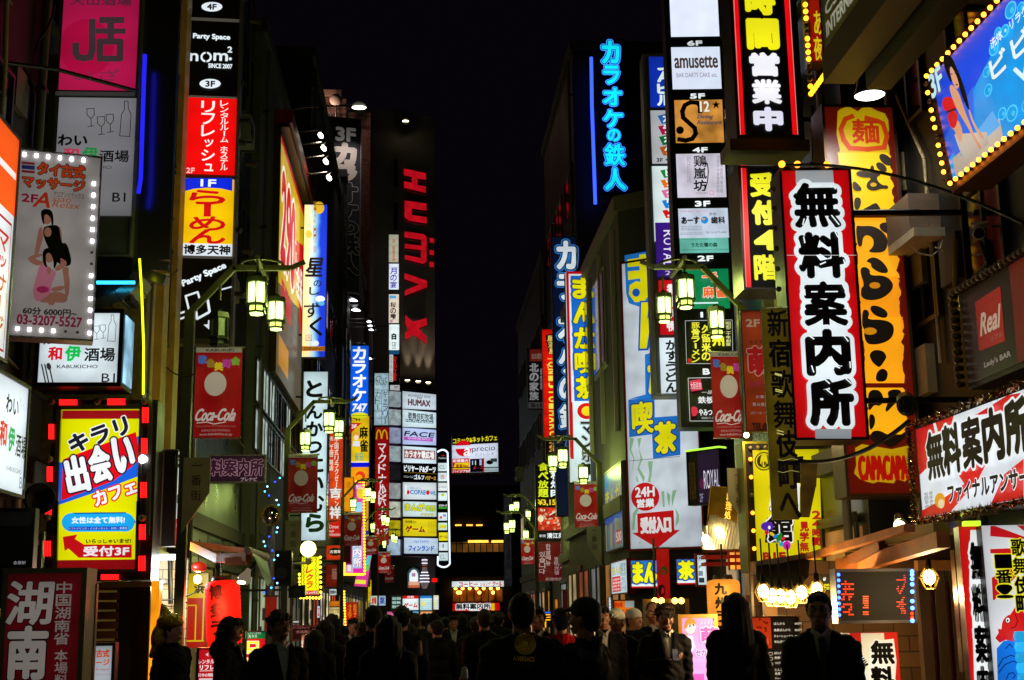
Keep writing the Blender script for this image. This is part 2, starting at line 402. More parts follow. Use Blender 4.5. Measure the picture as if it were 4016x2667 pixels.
def building(name, label, x, side, y0, y1, h, depth, wall, rows=(), bays=4, gap=.35, wcol=None, litw=(), front=True, parapet=True, pil=0, shop=None, wlit='#ffd9a0', pipes=1, front_rows=()):
    """x = facade towards the street, side -1 / +1; rows = (z0, z1) of window bands"""
    b = thing(name, label, 'building', (x, (y0+y1)/2, 0))
    off = (-x, -(y0+y1)/2, 0)
    m = MB(); xo = x + side*depth
    m.box(x, xo, y0, y1, 0, h, wall)
    trim = mat('#3b3733', 0, .7, 0, .3)
    if parapet: m.box(x - side*.12, xo, y0 - .06, y1 + .06, h, h + .35, trim)
    for i in range(pil):
        yy = y0 + (y1-y0)*(i+.5)/pil; m.box(x - side*.14, x, yy-.22, yy+.22, 3.2, h, wall)
    for z in (3.25,): m.box(x - side*.1, x, y0, y1, z, z+.28, trim)
    m.build('wall', b, off)
    fm = mat('#4a4744', 0, .4, .7, .2)
    k = 0
    for (za, zb) in rows:
        for j in range(bays):
            ya = y0 + (y1-y0)*(j+gap/2)/bays; yb = y0 + (y1-y0)*(j+1-gap/2)/bays
            w = MB(); t = .05; q = x - side*.06
            w.box(q, x + side*.02, ya-t, yb+t, za-t, za, fm); w.box(q, x + side*.02, ya-t, yb+t, zb, zb+t, fm)
            w.box(q, x + side*.02, ya-t, ya, za, zb, fm); w.box(q, x + side*.02, yb, yb+t, za, zb, fm)
            w.box(q + side*.015, x + side*.02, (ya+yb)/2-.025, (ya+yb)/2+.025, za, zb, fm)
            o = w.build('window', b, off)
            p = MB(); lit = k in litw
            p.box(x - side*.025, x - side*.008, ya, yb, za, zb, mat(wlit, .55, .3, 0, .5) if lit else glassm()); p.build('pane', o); k += 1
    # the wall that faces up the street
    for (za, zb, xa, xb) in front_rows:
        w = MB(); w.box(min(xa,xb)-.05, max(xa,xb)+.05, y0-.05, y0-.001, za-.05, zb+.05, fm); o = w.build('window', b, off)
        p = MB(); p.box(min(xa,xb), max(xa,xb), y0-.07, y0-.052, za, zb, glassm()); p.build('pane', o)
    if shop:
        n = max(1, int((y1-y0)/3)); 
        for j in range(n):
            ya = y0 + (y1-y0)*(j+.08)/n; yb = y0 + (y1-y0)*(j+.92)/n; c, e = shop[j % len(shop)]
            p = MB(); e = e * ((.16, .42, .08, .3, .6)[(j*7 + int(y0)) % 5] if y0 < 42 else (.8, 1.1, .3, .9, .6)[(j*7) % 5])
            p.box(x - side*.05, x - side*.002, ya, yb, .35, 2.55, mat(c, round(e, 3), .3, 0, .8, scale=1.9) if e > .03 else glassm())
            for q in range(5):                                   # goods and notices behind the glass
                yy = ya + (yb-ya)*((q*37+j*13) % 90/100 + .05); zz = .5 + (q*53 + j*29) % 150/100
                p.box(x - side*.056, x - side*.051, yy, yy+.25+(q % 3)*.12, zz, zz+.3+(j % 3)*.15, mat(('#a83020', '#d8c070', '#20304a', '#e0e0d8', '#206848')[(q+j) % 5], .12 if e > .1 else 0, .5))
            for q in (0, .5, 1): p.box(x - side*.09, x - side*.052, ya+(yb-ya)*q-.04, ya+(yb-ya)*q+.04, .13, 2.6, fm)
            p.box(x - side*.09, x - side*.052, ya, yb, 2.6, 2.72, fm); p.build('shop_window', b, off)
    for i in range(pipes):
        p = MB(); yy = y0 + .5 + (y1-y0-1)*i/max(1, pipes-1) if pipes > 1 else y0 + .4
        p.tube([(x - side*.12, yy, .2), (x - side*.12, yy, h-.3)], .055, mat('#5b564c', 0, .5, .3), 8)
        for z in range(2, int(h), 3): p.box(x - side*.18, x, yy-.08, yy+.08, z, z+.05, fm)
        p.build('drainpipe', b, off)
    return b, off
TILE = mat('#2b2320', 0, .5, 0, 0, kind='tile', scale=1.3)
OCH = mat('#d8b458', 0, .55, 0, .35, scale=2.5, bump=.2)
BLK = mat('#17171b', 0, .3, 0, .3, scale=1)
GRY = mat('#55554f', 0, .8, 0, .25, scale=2, bump=.3)
BRN = mat('#2f2824', 0, .6, 0, .3, kind='tile', scale=1.0)
b1, o1 = building('office_building', 'dark brown tiled building behind the pink and white lit signs', -4.8, -1, 4, 19.9, 24, 8, TILE, rows=((4.4, 5.6), (6.6, 7.8), (9.2, 10.6)), bays=7, gap=.5, shop=(('#ff9a3c', 0),), pipes=5)
b2, o2 = building('stone_building', 'ochre stone building with flat pilasters beside the tall floor directory', -4.36, -1, 19.95, 23.15, 26, 8, OCH, rows=((6.2, 7.8), (9.4, 11), (12.6, 14.2)), bays=2, gap=.6, pil=3, shop=(('#e8f4ff', .25),), pipes=1)
b3, o3 = building('office_building', 'black fronted building behind the tall floor directory with spotlights', -4.2, -1, 23.35, 31.2, 26, 8, BLK, rows=((9, 11), (13, 15), (17, 19)), bays=4, shop=(('#ffcf80', .2),), pipes=1)
b4, o4 = building('office_building', 'grey rendered building with two rows of shop windows under a slanted billboard', -4.0, -1, 31.25, 44, 16, 8, GRY, rows=((5.55, 6.5), (6.7, 7.7)), bays=9, gap=.14, litw=(0, 1, 4, 9, 10, 11, 14), wlit='#dff0e4', shop=(('#e8ffd0', .9), ('#ffffff', .7)), pipes=1)
b5, o5 = building('office_building', 'narrow brown tiled building behind the orange banner sign', -3.9, -1, 44.05, 60, 21, 8, BRN, rows=((6, 7.4), (9.5, 11), (13, 14.5)), bays=5, litw=(3, 12), wlit='#c8b0ff', shop=(('#ffe9b0', .9), ('#ff5a30', .8), ('#fff0e0', .9)))
b6, o6 = building('office_building', 'dark building behind the blue karaoke sign and the hamburger sign', -3.7, -1, 60.05, 96, 22, 8, BRN, rows=((6, 7.6), (10, 11.5), (14, 15.5)), bays=8, litw=(5, 13), shop=(('#ffe9b0', .9), ('#ffffff', .9), ('#ffd040', .9)))
# pink lit roof house behind
b = thing('roof_house', 'pink lit roof house with railing above the dark vertical banner', 'building', (-5, 84, 0))
p0 = pt('I', 288, 70, Y=84); p1 = pt('I', 885, 1130, Y=84); ptop = pt('I', 480, 90, Y=84)
m = MB(); PK = mat('#9a7468', 0, .8, 0, .2, kind='tile', scale=2)
m.box(p0.x, p1.x - 1.6, 83, 90, 22, p0.z - .4, PK); m.box(p1.x - 1.9, p1.x, 83.2, 90, 14, pt('I', 820, 172, Y=83).z, PK)
m.build('wall', b, (5, -84, 0))
m = MB(); m.box(p0.x - .5, p1.x - 1.9, 82.4, 90, p0.z - .39, p0.z, mat('#b09080', 0, .8, 0, .2)); m.build('roof', b, (5, -84, 0))
m = MB()
za = pt('I', 600, 118, Y=82).z; zb = pt('I', 600, 225, Y=82).z; xa = pt('I', 300, 150, Y=82).x; xb = pt('I', 860, 150, Y=82).x
for i in range(9): m.bar((xa+(xb-xa)*i/8, 82, zb), (xa+(xb-xa)*i/8, 82, za), .06, .06, METAL())
for q in (0, .35, .7, 1): m.bar((xa, 82, zb+(za-zb)*q), (xb, 82, zb+(za-zb)*q), .05, .05, METAL())
m.build('railing', b, (5, -84, 0))
m = MB(); q = pt('I', 622, 82, Y=81.8); m.sph(q, .42, mat('#d8c8c0', 0, .5), 16, 8, 1, .5, 1); m.cyl(q, q + Vector((0, .2, -1.4)), .06, .06, METAL()); m.build('dish_aerial', b, (5, -84, 0))
for xx in (330, 520): lamp('POINT', pt('I', xx, 175, Y=81.2), (1, .62, .45), 90, b, .1).location -= Vector((-5, 84, 0))
# the tall slab at the end of the street
b = thing('tower_block', 'tall blank slab with sloping top and red lettered street side', 'building', (0, 104, 0)); off = (0, -104, 0)
hm = mat('#8c8078', 0, .8, 0, .3, scale=.25)
q0 = pt('I', 885, 160, Y=100); q1 = pt('I', 1372, 215, Y=100)
m = MB(); xl, xr = q0.x, pt('z', 1003, 900, Y=100).x
xm = pt('I', 1140, 160, Y=100).x; pr = [(xl - 9, 0), (xr, 0), (xr, q1.z), (xm, q0.z), (xl - 9, q0.z)]
vs = [(x, 100, z) for x, z in pr] + [(x, 116, z) for x, z in pr]; n = len(pr)
m.add(vs, [(i, (i+1) % n, n+(i+1) % n, n+i) for i in range(n)] + [tuple(range(n-1, -1, -1)), tuple(range(n, 2*n))], hm); m.build('wall', b, off)
m = MB()
for k in range(9):
    z = 6 + k*3.6; m.box(xr - 3.2, xr - 2.9, 99.93, 99.99, z, z + 2.2, glassm())
m.build('vent_slot', b, off)
# red letters standing off the wall, and the lamps that wash it
red = mat('#d01020', .75, .4, 0, .3); redd = mat('#3a0a0c', 0, .5)
def wall_letters(mb, polys, dx=0):
    for P_ in polys:
        q = [pt('I', x, y, Y=99.6) for x, y in P_]
        n = len(q); vs = [(v.x, 99.5, v.z) for v in q] + [(v.x, 99.9, v.z) for v in q]
        mb.add(vs, [tuple(range(n))], red); mb.add(vs, [(i, n+i, n+(i+1) % n, (i+1) % n) for i in range(n)], redd)
LET = [[[(1145,612),(1315,650),(1312,700),(1250,690),(1248,738),(1314,752),(1312,800),(1146,760),(1146,710),(1205,722),(1205,678),(1145,664)]],
       [[(1150,858),(1318,882),(1318,936),(1205,920),(1205,970),(1320,985),(1320,1035),(1185,1015),(1150,985)]],
       [[(1150,1095),(1300,1118),(1320,1140),(1318,1330),(1290,1345),(1152,1310),(1152,1275),(1275,1300),(1277,1240),(1152,1225),(1152,1190),(1278,1205),(1278,1160),(1150,1142)],
        [(1340,1145),(1375,1150),(1378,1185),(1345,1182)],[(1340,1238),(1375,1242),(1376,1278),(1342,1275)],[(1340,1328),(1375,1332),(1376,1370),(1342,1368)]],
       [[(1150,1415),(1322,1475),(1322,1525),(1152,1590),(1152,1548),(1262,1502),(1150,1462)]],
       [[(1155,1738),(1218,1790),(1318,1760),(1320,1815),(1258,1838),(1318,1905),(1320,1960),(1225,1890),(1155,1925),(1155,1870),(1180,1858),(1155,1800)]]]
for P_ in LET:
    m = MB(); wall_letters(m, P_); m.build('letter', b, off)
for (x, y, e) in ((1157, 248, 1),):
    q = pt('I', x, y, Y=99.2); f = MB(); f.cyl(q + Vector((0,.7,.25)), q, .18, .28, DARK()); f.cyl(q - Vector((0,0,.02)), q + Vector((0,0,.02)), .24, .24, mat('#fff6c8', 12, .3)); ff = f.build('wall_lamp', b, off)
    l = lamp('SPOT', q + Vector((0, .35, 0)), (1, .93, .7), 2200, ff, .1, q + Vector((0, .65, -6)), 50)
for (fr, x, y) in (('J', 1115, 765), ('J', 1210, 775), ('J', 1298, 785)):
    q = pt(fr, x, y, Y=99.3); f = MB(); f.cyl(q + Vector((0,.5,-.25)), q, .16, .22, DARK()); f.cyl(q - Vector((0,0,.02)), q + Vector((0,0,.02)), .18, .18, mat('#ffe9b8', 12, .3)); ff = f.build('wall_lamp', b, off)
    lamp('SPOT', q + Vector((0, .3, .05)), (1, .85, .6), 900, ff, .1, q + Vector((0, .5, 6)), 30)
# block across the end
b = thing('end_building', 'low dark block across the end of the street with lit upper windows', 'building', (6, 134, 0)); off = (-6, -134, 0)
eb = mat('#2b2a2b', 0, .7, 0, .3, kind='tile', scale=.3)
def q(x, y, Y=130): return pt('M', x, y, Y=Y)
zt = pt('z', 1100, 1120, Y=130).z
m = MB(); m.box(-12, 40, 130, 150, 0, zt, eb)
for y in (5, 140, 270, 375, 505): z = q(950, y).z; m.box(-12, 40, 129.75, 129.99, z - .12, z + .12, mat('#3a3838', 0, .7))
m.build('wall', b, off)
m = MB()
for k in range(9):
    xa = q(700 + k*62, 70).x; xb = q(700 + k*62 + 52, 70).x; m.box(xa, xb, 129.9, 129.97, q(900, 128).z, q(900, 20).z, glassm())
    m.box(xa, xb, 129.9, 129.97, q(900, 262).z, q(900, 150).z, mat('#c88438', .12 if k in (0, 1, 8) else .28, .3, 0, .8, scale=.6))
m.build('window', b, off)
m = MB()
for xx in (775, 890, 990): a0, a1 = pt('L', xx-30, 1543, Y=129.8), pt('L', xx+35, 1555, Y=129.8); m.box(a0.x, a1.x, 129.7, 129.9, a1.z, a0.z, mat('#ffb040', 2.5)); 
for xx in (940, 1010, 1180): a0 = q(xx, 150); m.box(a0.x-.6, a0.x+.7, 129.7, 129.9, a0.z-.1, a0.z+.12, mat('#ffb040', 2.5))
m.build('strip_lamp', b, off)
m = MB()
for k in range(7):
    xa = q(722 + k*74, 700).x; xb = q(722 + k*74 + 64, 700).x; m.box(xa, xb, 129.9, 129.97, q(900, 765).z, q(900, 632).z, mat('#b05a18', .35, .4, 0, .9, scale=1.5))
m.build('bar_window', b, off)
for k, xx in enumerate((748, 820, 892, 962, 1035, 1108, 1180, 772, 795, 992, 1130)):
    a0 = q(xx, 628 if k < 7 else 672); m = MB(); m.sph((0,0,0), .16, mat('#ffb840', 8, .3, 0, 0, True), 8, 6); o = m.build('bulb', b, (a0.x-6, 129.6-134, a0.z))
# right hand row
r1, p1_ = building('restaurant_building', 'near dark brick building above the wooden noodle shop', 5.5, 1, 3, 14.6, 20, 8, mat('#0d0b0a', 0, .6, 0, .3, kind='tile', scale=1.0), rows=((4.7, 6.0), (7.0, 8.3), (9.3, 10.6)), bays=7, gap=.5, shop=(('#ff9030', .3),), pipes=3)
r2, p2_ = building('office_building', 'dark narrow building carrying the stacked floor signs', 5.0, 1, 14.65, 20.9, 24, 8, BLK, rows=((9.5, 11), (13, 14.5)), bays=3, shop=(('#ffb060', .45),), pipes=1)
b = thing('corner_building', 'grey corner building wrapped in blue and yellow cafe signs', 'building', (6, 30, 0)); off = (-6, -30, 0)
CB = mat('#403e38', 0, .7, 0, .25, scale=2, bump=.15)
m = MB(); m.prism([(3.95, 36), (3.95, 25.55), (5.35, 24.55), (13, 24.55), (13, 36)], 0, 9.6, CB); m.prism([(3.8, 36), (3.8, 25.5), (5.3, 24.4), (13, 24.4), (13, 36)], 3.55, 3.85, mat('#6a675f', 0, .6, .3, .2))
m.prism([(3.85, 36), (3.85, 25.5), (5.33, 24.45), (13, 24.45), (13, 36)], 9.6, 9.9, mat('#6a675f', 0, .6, .3, .2)); m.build('wall', b, off)
for k in range(3):
    m = MB(); m.box(3.9, 3.96, 27.5+k*2.6, 29.5+k*2.6, 6.8, 9, mat('#8a8a80', 0, .5, .3)); o = m.build('window', b, off); m = MB(); m.box(3.88, 3.895, 27.6+k*2.6, 29.4+k*2.6, 6.9, 8.9, glassm()); m.build('pane', o)
for k in range(5):
    m = MB(); m.bar((3.9, 26.2+k*2, 5.2), (3.9, 26.2+k*2, 9.4), .09, .05, mat('#b8b4a4', 0, .4, .5)); m.build('mullion', b, off)
m = MB(); m.box(5.6, 9, 24.3, 24.5, .3, 2.6, mat('#ffd8a0', .5, .4, 0, .6)); m.build('shop_window', b, off)
for k in range(4):
    m = MB(); m.box(3.86, 3.95, 26.2+k*2.4, 28.2+k*2.4, .4, 2.6, mat(('#ffb060', '#e8f0ff', '#ff7040', '#ffe0a0')[k], (.3, .12, .2, .4)[k], .3, 0, .8, scale=1.5))
    for q in (26.15, 27.2, 28.2): m.box(3.82, 3.86, q+k*2.4, q+.07+k*2.4, .15, 2.65, mat('#4a4744', 0, .4, .7, .2))
    m.build('shop_window', b, off)
r4, p4_ = building('karaoke_building', 'tall dark building carrying the blue neon vertical lettering', 5.4, 1, 44.5, 56, 21.6, 10, mat('#241d20', 0, .6, 0, .3, kind='tile', scale=.6), rows=((8, 9.5), (12, 13.5), (16, 17.5)), bays=3, front_rows=((8, 9.6, 9.8, 11.6), (12, 13.6, 9.8, 11.6)))
r5, p5_ = building('office_building', 'dark building behind the red brick patterned vertical sign', 4.6, 1, 36.05, 44.4, 9.5, 8, mat('#121113', 0, .6, 0, .3), rows=((5, 6.4),), bays=4, shop=(('#ffb060', .6), ('#e8f4ff', .7)))
r6, p6_ = building('office_building', 'far dark block beyond the unlit black vertical sign', 5.3, 1, 56.1, 72, 17, 10, mat('#0e0d10', 0, .6, 0, .3), rows=((5, 6.6), (9, 10.5), (13, 14.5)), bays=5, litw=(4, 15), shop=(('#ffb060', .6), ('#e8f4ff', .8), ('#ff6a40', .6)))

# conduits, junction boxes and cable trays on the walls one can see
for (b, off, x, side, ya, yb, za, zb, n) in ((r1, p1_, 5.5, 1, 8.5, 14.4, 3.4, 9.5, 18), (b1, o1, -4.8, -1, 10.5, 19, 3.5, 10, 18), (b2, o2, -4.36, -1, 20.2, 23, 3.5, 14, 8), (b3, o3, -4.2, -1, 23.6, 31, 4, 14, 10), (b4, o4, -4.0, -1, 31.6, 36, 3.6, 5.2, 5), (r2, p2_, 5.0, 1, 15, 20.6, 4, 13, 10)):
    m = MB(); cm_ = (mat('#6a6458', 0, .5, .4, .3), mat('#2a2826', 0, .6), mat('#8a7a5c', 0, .6, .1, .3))
    for i in range(n):
        y = rnd.uniform(ya, yb); z = rnd.uniform(za, zb); q = x - side*.05; c_ = cm_[i % 3]; k = rnd.random()
        if k < .35: m.tube([(q, y, z), (q, y, z + rnd.uniform(1, 3)), (q, y + rnd.uniform(-.8, .8), z + rnd.uniform(3, 3.6))], rnd.uniform(.012, .035), c_, 6)
        elif k < .7: m.box(x - side*rnd.uniform(.06, .14), x, y, y + rnd.uniform(.15, .5), z, z + rnd.uniform(.2, .6), c_)
        else: m.tube([(q, y, z), (q, min(yb, y + rnd.uniform(.8, 2.4)), z - rnd.uniform(0, .2))], .015, c_, 6)
    m.build('conduit', b, off)
# ================================================================ signs on the left hand row, near to far
BW = '#e9f4fb'
def hflip(): pass
s = Sign('shop_sign', 'orange and white lit panel flat on the nearest tiled wall', 'sign', 'z', (-40, 262, 30, 830), X=-3.5, yaw=90, th=.2, cab='#5a5a58', face='#eaf2f4', uv=True, br=False, vary=.3)
s.R('#ff5a10', 0, 0, 100, 36).R('#fff6ee', 30, 17, 92, 20).R('#b01020', 40, 40, 88, 41.2).R('#b01020', 86, 40, 88, 96).R('#b01020', 40, 95, 88, 96).V('マッサージ', '#c01828', 45, 46, 80, 90, b=.03).done()  # the white strip is glare painted onto the orange panel
s = Sign('bar_sign', 'glowing white bar panel seen edge on, flat on the wall', 'sign', 'z', (-35, 860, 60, 1140), X=-3.45, yaw=90, th=.15, cab='#2a2a2c', face='#e8f6ff', e=1.05, uv=True, br=False, vary=.12)
s.T('わい', '#0c0c14', 42, 16, 74, 32, b=.03).T('和', '#e02020', 30, 40, 48, 62, b=.04).T('伊', '#10a050', 51, 42, 68, 64, b=.04).T('酒場', '#101018', 70, 46, 98, 66, b=.02).T('KABUKICHO', '#505860', 50, 76, 88, 80).T('B1', '#8090a0', 84, 82, 97, 92)
for x in (74, 82, 88): s.O('#b8c8d0', x, 22 + (x-74)*.4, 2, 7).O(BW, x, 22 + (x-74)*.4, 1.3, 6.3)
s.done()
# Thai massage board with white lamps round it
s = Sign('massage_sign', 'white massage board framed with square white lamps, two women pictured', 'sign', 'z', (20, 351, 226, 783), Y=13.7, yaw=16, th=.22, cab='#8d8b86', face='#b9b2ac', e=.38, fw=.02, vary=.25)
s.fr = 'A'; RD, DR = '#c01c2c', '#a01840'
s.R('#902038', 190, 1425, 305, 1447).R('#20306c', 190, 1455, 305, 1490).R('#902038', 190, 1500, 305, 1522)
s.T('タイ古式', '#d8481c', 328, 1440, 750, 1560, b=.05, ol=[('#3a1410', .05)])
s.fr = 'C'; s.T('マッサージ', '#d8481c', 195, 0, 750, 105, b=.05, ol=[('#3a1410', .05)])
s.T('2F', DR, 188, 140, 335, 215, b=.06).T('A', '#c03818', 305, 125, 460, 262, b=.03, sh=.25).T('アジアンリラックス', '#7a3820', 470, 130, 740, 180, b=.01).T('sian', '#c06040', 465, 165, 625, 215, sh=.3).T('Relax', '#c06040', 465, 212, 705, 270, sh=.3)
SK, HR, PKD = '#a8705c', '#16100e', '#c8788c'
# woman standing, woman kneeling (flat picture)
s.S(SK, [(340,440),(372,430),(385,520),(345,640),(330,700),(298,700),(320,560)]).S(SK, [(510,420),(540,450),(545,560),(548,690),(540,780),(515,760),(520,600)])
s.S('#141014', [(380,440),(410,425),(470,415),(520,425),(530,520),(545,580),(575,572),(600,610),(636,765),(560,785),(470,720),(425,620),(380,520)]).O(SK, 420, 480, 32, 42).O(SK, 412, 355, 42, 58).S(HR, [(355,310),(372,282),(410,275),(450,288),(468,330),(470,420),(452,430),(448,350),(400,318),(385,345),(392,420),(372,400)])
s.S(SK, [(540,790),(605,780),(600,860),(615,900),(600,1060),(570,1040),(560,880)]).S(SK, [(440,970),(560,945),(570,980),(470,1010)])
s.S(SK, [(330,1090),(450,1000),(560,1010),(600,1060),(570,1105),(480,1095),(400,1100)]).S(PKD, [(345,760),(400,755),(430,790),(500,830),(470,900),(445,960),(455,1010),(340,1095),(300,1070),(285,990),(310,910)])
s.S(SK, [(232,715),(290,680),(370,668),(372,692),(300,710),(345,730),(390,740),(350,780),(290,765)]).S(SK, [(520,700),(590,740),(580,780),(490,835),(480,790),(540,750)]).O(SK, 430, 700, 40, 50).O(SK, 430, 820, 18, 35)
s.S(HR, [(370,680),(385,630),(430,618),(480,640),(510,700),(500,760),(470,820),(470,730),(440,660),(400,670),(405,760),(420,800),(380,770)]).O('#b02860', 375, 985, 55, 30).O(SK, 452, 1108, 30, 14)
s.T('60分 6000円~', '#2a2228', 200, 1148, 675, 1215, b=.04).T('03-3207-5527', '#98204c', 148, 1215, 722, 1305, b=.04)
lp = []
s.fr = 'A'; s.bulbs(seg((215,1362), (733,1413), 6), .016, '#f0f2ff', 12, name='square_lamp')
s.fr = 'C'; s.bulbs(seg((823,50), (785,1362), 14), .016, '#f0f2ff', 12, off=(6, 7), name='square_lamp').bulbs(seg((152,1322), (680,1356), 6), .016, '#f0f2ff', 12, off=(4, 5), name='square_lamp')
s.done()
# bar sign tower with rounded chrome side, pink on top
t = Sign('sign_tower', 'tall chrome edged sign column, pink lit panel above a dim white wine bar panel', 'sign', 'z', (128, -60, 316, 590), Y=16.0, th=.5, cab='#6d6b66', face=None, fw=.02)
t.fr = 'A'; t.R('#c01850', 535, -80, 1210, 795, e=.75).O('#ff1860', 760, 420, 240, 250, e=.35)
t.k += 1
t.N('#3a2a30', [(812,185),(812,440),(795,505),(735,515),(690,505),(668,470),(668,395)], 60).N('#3a2a30', [(890,180),(1075,180)], 60).N('#3a2a30', [(860,277),(1090,277)], 52).N('#3a2a30', [(975,185),(975,360)], 60).N('#3a2a30', [(880,370),(1060,370),(1055,520),(880,520)], 58, closed=True)
t.T('大山酒場', '#5a2038', 620, -20, 1160, 55, b=.04).T('いざ', '#7a2040', 640, 610, 1060, 715, b=.03)
t.R('#8a8784', 490, 812, 1190, 848, e=.12).R('#a8a6ac', 495, 865, 1180, 1900, e=.42)
def glass(s, x, y, k=1, c='#201c20', w=6):
    s.N(c, [(x-33*k,y),(x+30*k,y-4*k),(x+34*k,y+50*k),(x+4*k,y+88*k),(x-30*k,y+55*k)], w, closed=True).N(c, [(x+4*k,y+88*k),(x+6*k,y+150*k)], w).N(c, [(x-24*k,y+156*k),(x+32*k,y+150*k)], w)
def bottle(s, x, y, k=1, c='#201c20', w=6):
    s.N(c, [(x-15*k,y),(x+15*k,y),(x+18*k,y+70*k),(x+42*k,y+115*k),(x+30*k,y+310*k),(x-58*k,y+305*k),(x-42*k,y+115*k),(x-18*k,y+80*k)], w, closed=True)
glass(t, 800, 962); glass(t, 892, 1035); glass(t, 970, 1015); bottle(t, 1115, 898)
t.T('わい', '#14101a', 515, 1190, 775, 1290, b=.05).T('和', '#b02848', 560, 1310, 700, 1420, b=.04).T('伊', '#207838', 730, 1300, 865, 1420, b=.04).T('酒場', '#1c1a1e', 880, 1330, 1140, 1435, b=.03).T('KABUKICHO', '#3a383c', 560, 1465, 990, 1492)
t.fr = 'C'; t.T('B1', '#1e1820', 995, 135, 1110, 215, b=.01)
t.done()
m = MB(); xr = t.x1; Hh = t.z1 - t.z0
c0 = [(xr - .30*math.cos(a_) * 0 , 0, 0) for a_ in (0,)]
prof = [(xr+.16, Hh)] + [(xr+.16 - .62*(1-math.cos(a_)), -.38 - .0 - .62*math.sin(a_)+.38) for a_ in [i*math.pi/2/8 for i in range(9)]] + [(xr-.9, -.62)]
for (xa, za), (xb, zb) in zip(prof, prof[1:]): m.bar((xa, .22, za), (xb, .22, zb), .56, .14, mat('#8e8a84', 0, .2, .95))
m.build('chrome_edge', t.root)
m = MB(); m.box(t.x0, t.x1+.02, .03, .45, -.56, -.02, mat('#0c0c0e', 0, .3)); m.build('end_panel', t.root)
# box sign with lit side
s = Sign('bar_sign', 'white wine bar box sign with lit right flank under the massage board', 'sign', 'E', (312, -420, 1080, 262), Y=15.6, th=.55, cab='#101013', face='#dfeef5', e=1.0, fw=.05, vary=.3)
s.fr = 'C'; bottle(s, 990, 1200, .75, '#404850', 5); glass(s, 905, 1290, .75, '#505860', 5); glass(s, 850, 1300, .75, '#505860', 5)
s.T('わい', '#141018', 360, 1405, 600, 1460, b=.05).T('和', '#d81828', 425, 1480, 550, 1600, b=.05).T('伊', '#10c050', 575, 1470, 715, 1610, b=.05).T('酒場', '#141018', 745, 1490, 1015, 1610, b=.04)
s.fr = 'E'; s.T('KABUKICHO', '#181418', 505, 72, 862, 103, b=.02).T('B1', '#2a282c', 898, 148, 1015, 225, b=.01)
for x in (372, 400, 436): s.N('#2a2a2e', [(x, 70), (x+35, 230)], 12)
s.O('#2a2a2e', 436, 88, 20, 32, rot=-15)
s.done()
m = MB(); m.box(s.x1+.001, s.x1+.012, .05, .5, .06, s.z1-s.z0-.06, mat('#9fd8ff', 1.1, .3, 0, .7)); m.build('side_panel', s.root)
# meeting cafe sign with red tubes
s = Sign('cafe_sign', 'yellow sign with slanted white lettering, ringed with red neon tubes', 'sign', 'z', (112, 922, 356, 1338), Y=16, th=.45, cab='#2a2628', face=None, fw=.0)
s.fr = 'E'; s.R('#e8e800', 515, 445, 1232, 1570).fr = 'G'
s.R('#e8e800', 505, -20, 1222, 560); s.R('#8c0a10', 500, 512, 1214, 605)
s.fr = 'E'; s.R('#a01018', 548, 470, 1250, 545)
s.P('#1c60e0', [(528,930),(700,880),(1240,690),(1240,1040),(900,1170),(520,1300)]).P('#e80c18', [(558,900),(1195,660),(1240,900),(1000,1090),(540,1262)])
s.T('キラリ', '#1c1c28', 600, 600, 1140, 770, b=.06, ol=[('#f4f8fa', .05)], rot=21, sh=0)
s.T('出', '#f4fafc', 575, 860, 780, 1200, b=.05, ol=[('#301028', .04)], rot=14).T('会', '#f4fafc', 785, 770, 980, 1110, b=.05, ol=[('#301028', .04)], rot=14).T('い', '#f4fafc', 995, 695, 1185, 1020, b=.06, ol=[('#301028', .04)], rot=10)
s.T('カフェ', '#f4fafc', 820, 1125, 1212, 1258, b=.06, ol=[('#e81420', .09)], rot=20)
s.fr = 'G'; s.O('#083070', 880, 180, 318, 84).R('#083070', 640, 98, 1110, 265).O('#18a8f0', 640, 185, 90, 82).O('#18a8f0', 1105, 185, 85, 82).R('#18a8f0', 640, 108, 1110, 266)
s.T('女性は全て無料!', '#e8f4f8', 638, 135, 1105, 195, b=.05).R('#1048c0', 610, 222, 1130, 252).T('ソフトドリンク・インターネット・DVD・食事他', '#e0f0ff', 612, 227, 1126, 248)
s.P('#c81018', [(562,312),(690,292),(668,330),(745,380),(1165,380),(1165,495),(700,495),(612,415),(578,436)]).T('いらっしゃいませ!', '#101810', 765, 330, 1160, 370, b=.05).T('受付3F', '#f8f0f4', 742, 392, 1145, 482, b=.05)
s.k += 2
sil = MB(); H_ = s.z1 - s.z0
def rimbar(fr, a_, b_, w):
    p, q = s.loc(*a_), s.loc(*b_)
    sil.bar((p[0], -.035, p[1]-s.off), (q[0], -.035, q[1]-s.off), .05, w, mat('#8c8882', 0, .3, .9))
s.fr = 'E'; rimbar('E', (520,445), (1255,440), .06); rimbar('E', (1252,440), (1225,1568), .05); rimbar('E', (528,445), (490,1568), .05); rimbar('E', (1330,380), (1300,1568), .07)
s.fr = 'G'; rimbar('G', (500,610), (1215,607), .03); rimbar('G', (1225,0), (1212,607), .05); rimbar('G', (505,0), (492,605), .05)
sil.build('frame', s.root)
def neon_tube(s, fr, x0, y0, x1, y1):
    s.fr = fr; m = MB(); vert = abs(y1-y0) > abs(x1-x0); nm = mat('#ff1414', 2.6, .3)
    for o_ in (-.32, 0, .32):
        if vert: a_, b_ = s.loc((x0+x1)/2 + o_*(x1-x0), y0), s.loc((x0+x1)/2 + o_*(x1-x0), y1)
        else: a_, b_ = s.loc(x0, (y0+y1)/2 + o_*(y1-y0)), s.loc(x1, (y0+y1)/2 + o_*(y1-y0))
        m.cyl((a_[0], -.07, a_[1]-s.off), (b_[0], -.07, b_[1]-s.off), .011, .011, nm, 6)
    m.build('neon_tube', s.root)
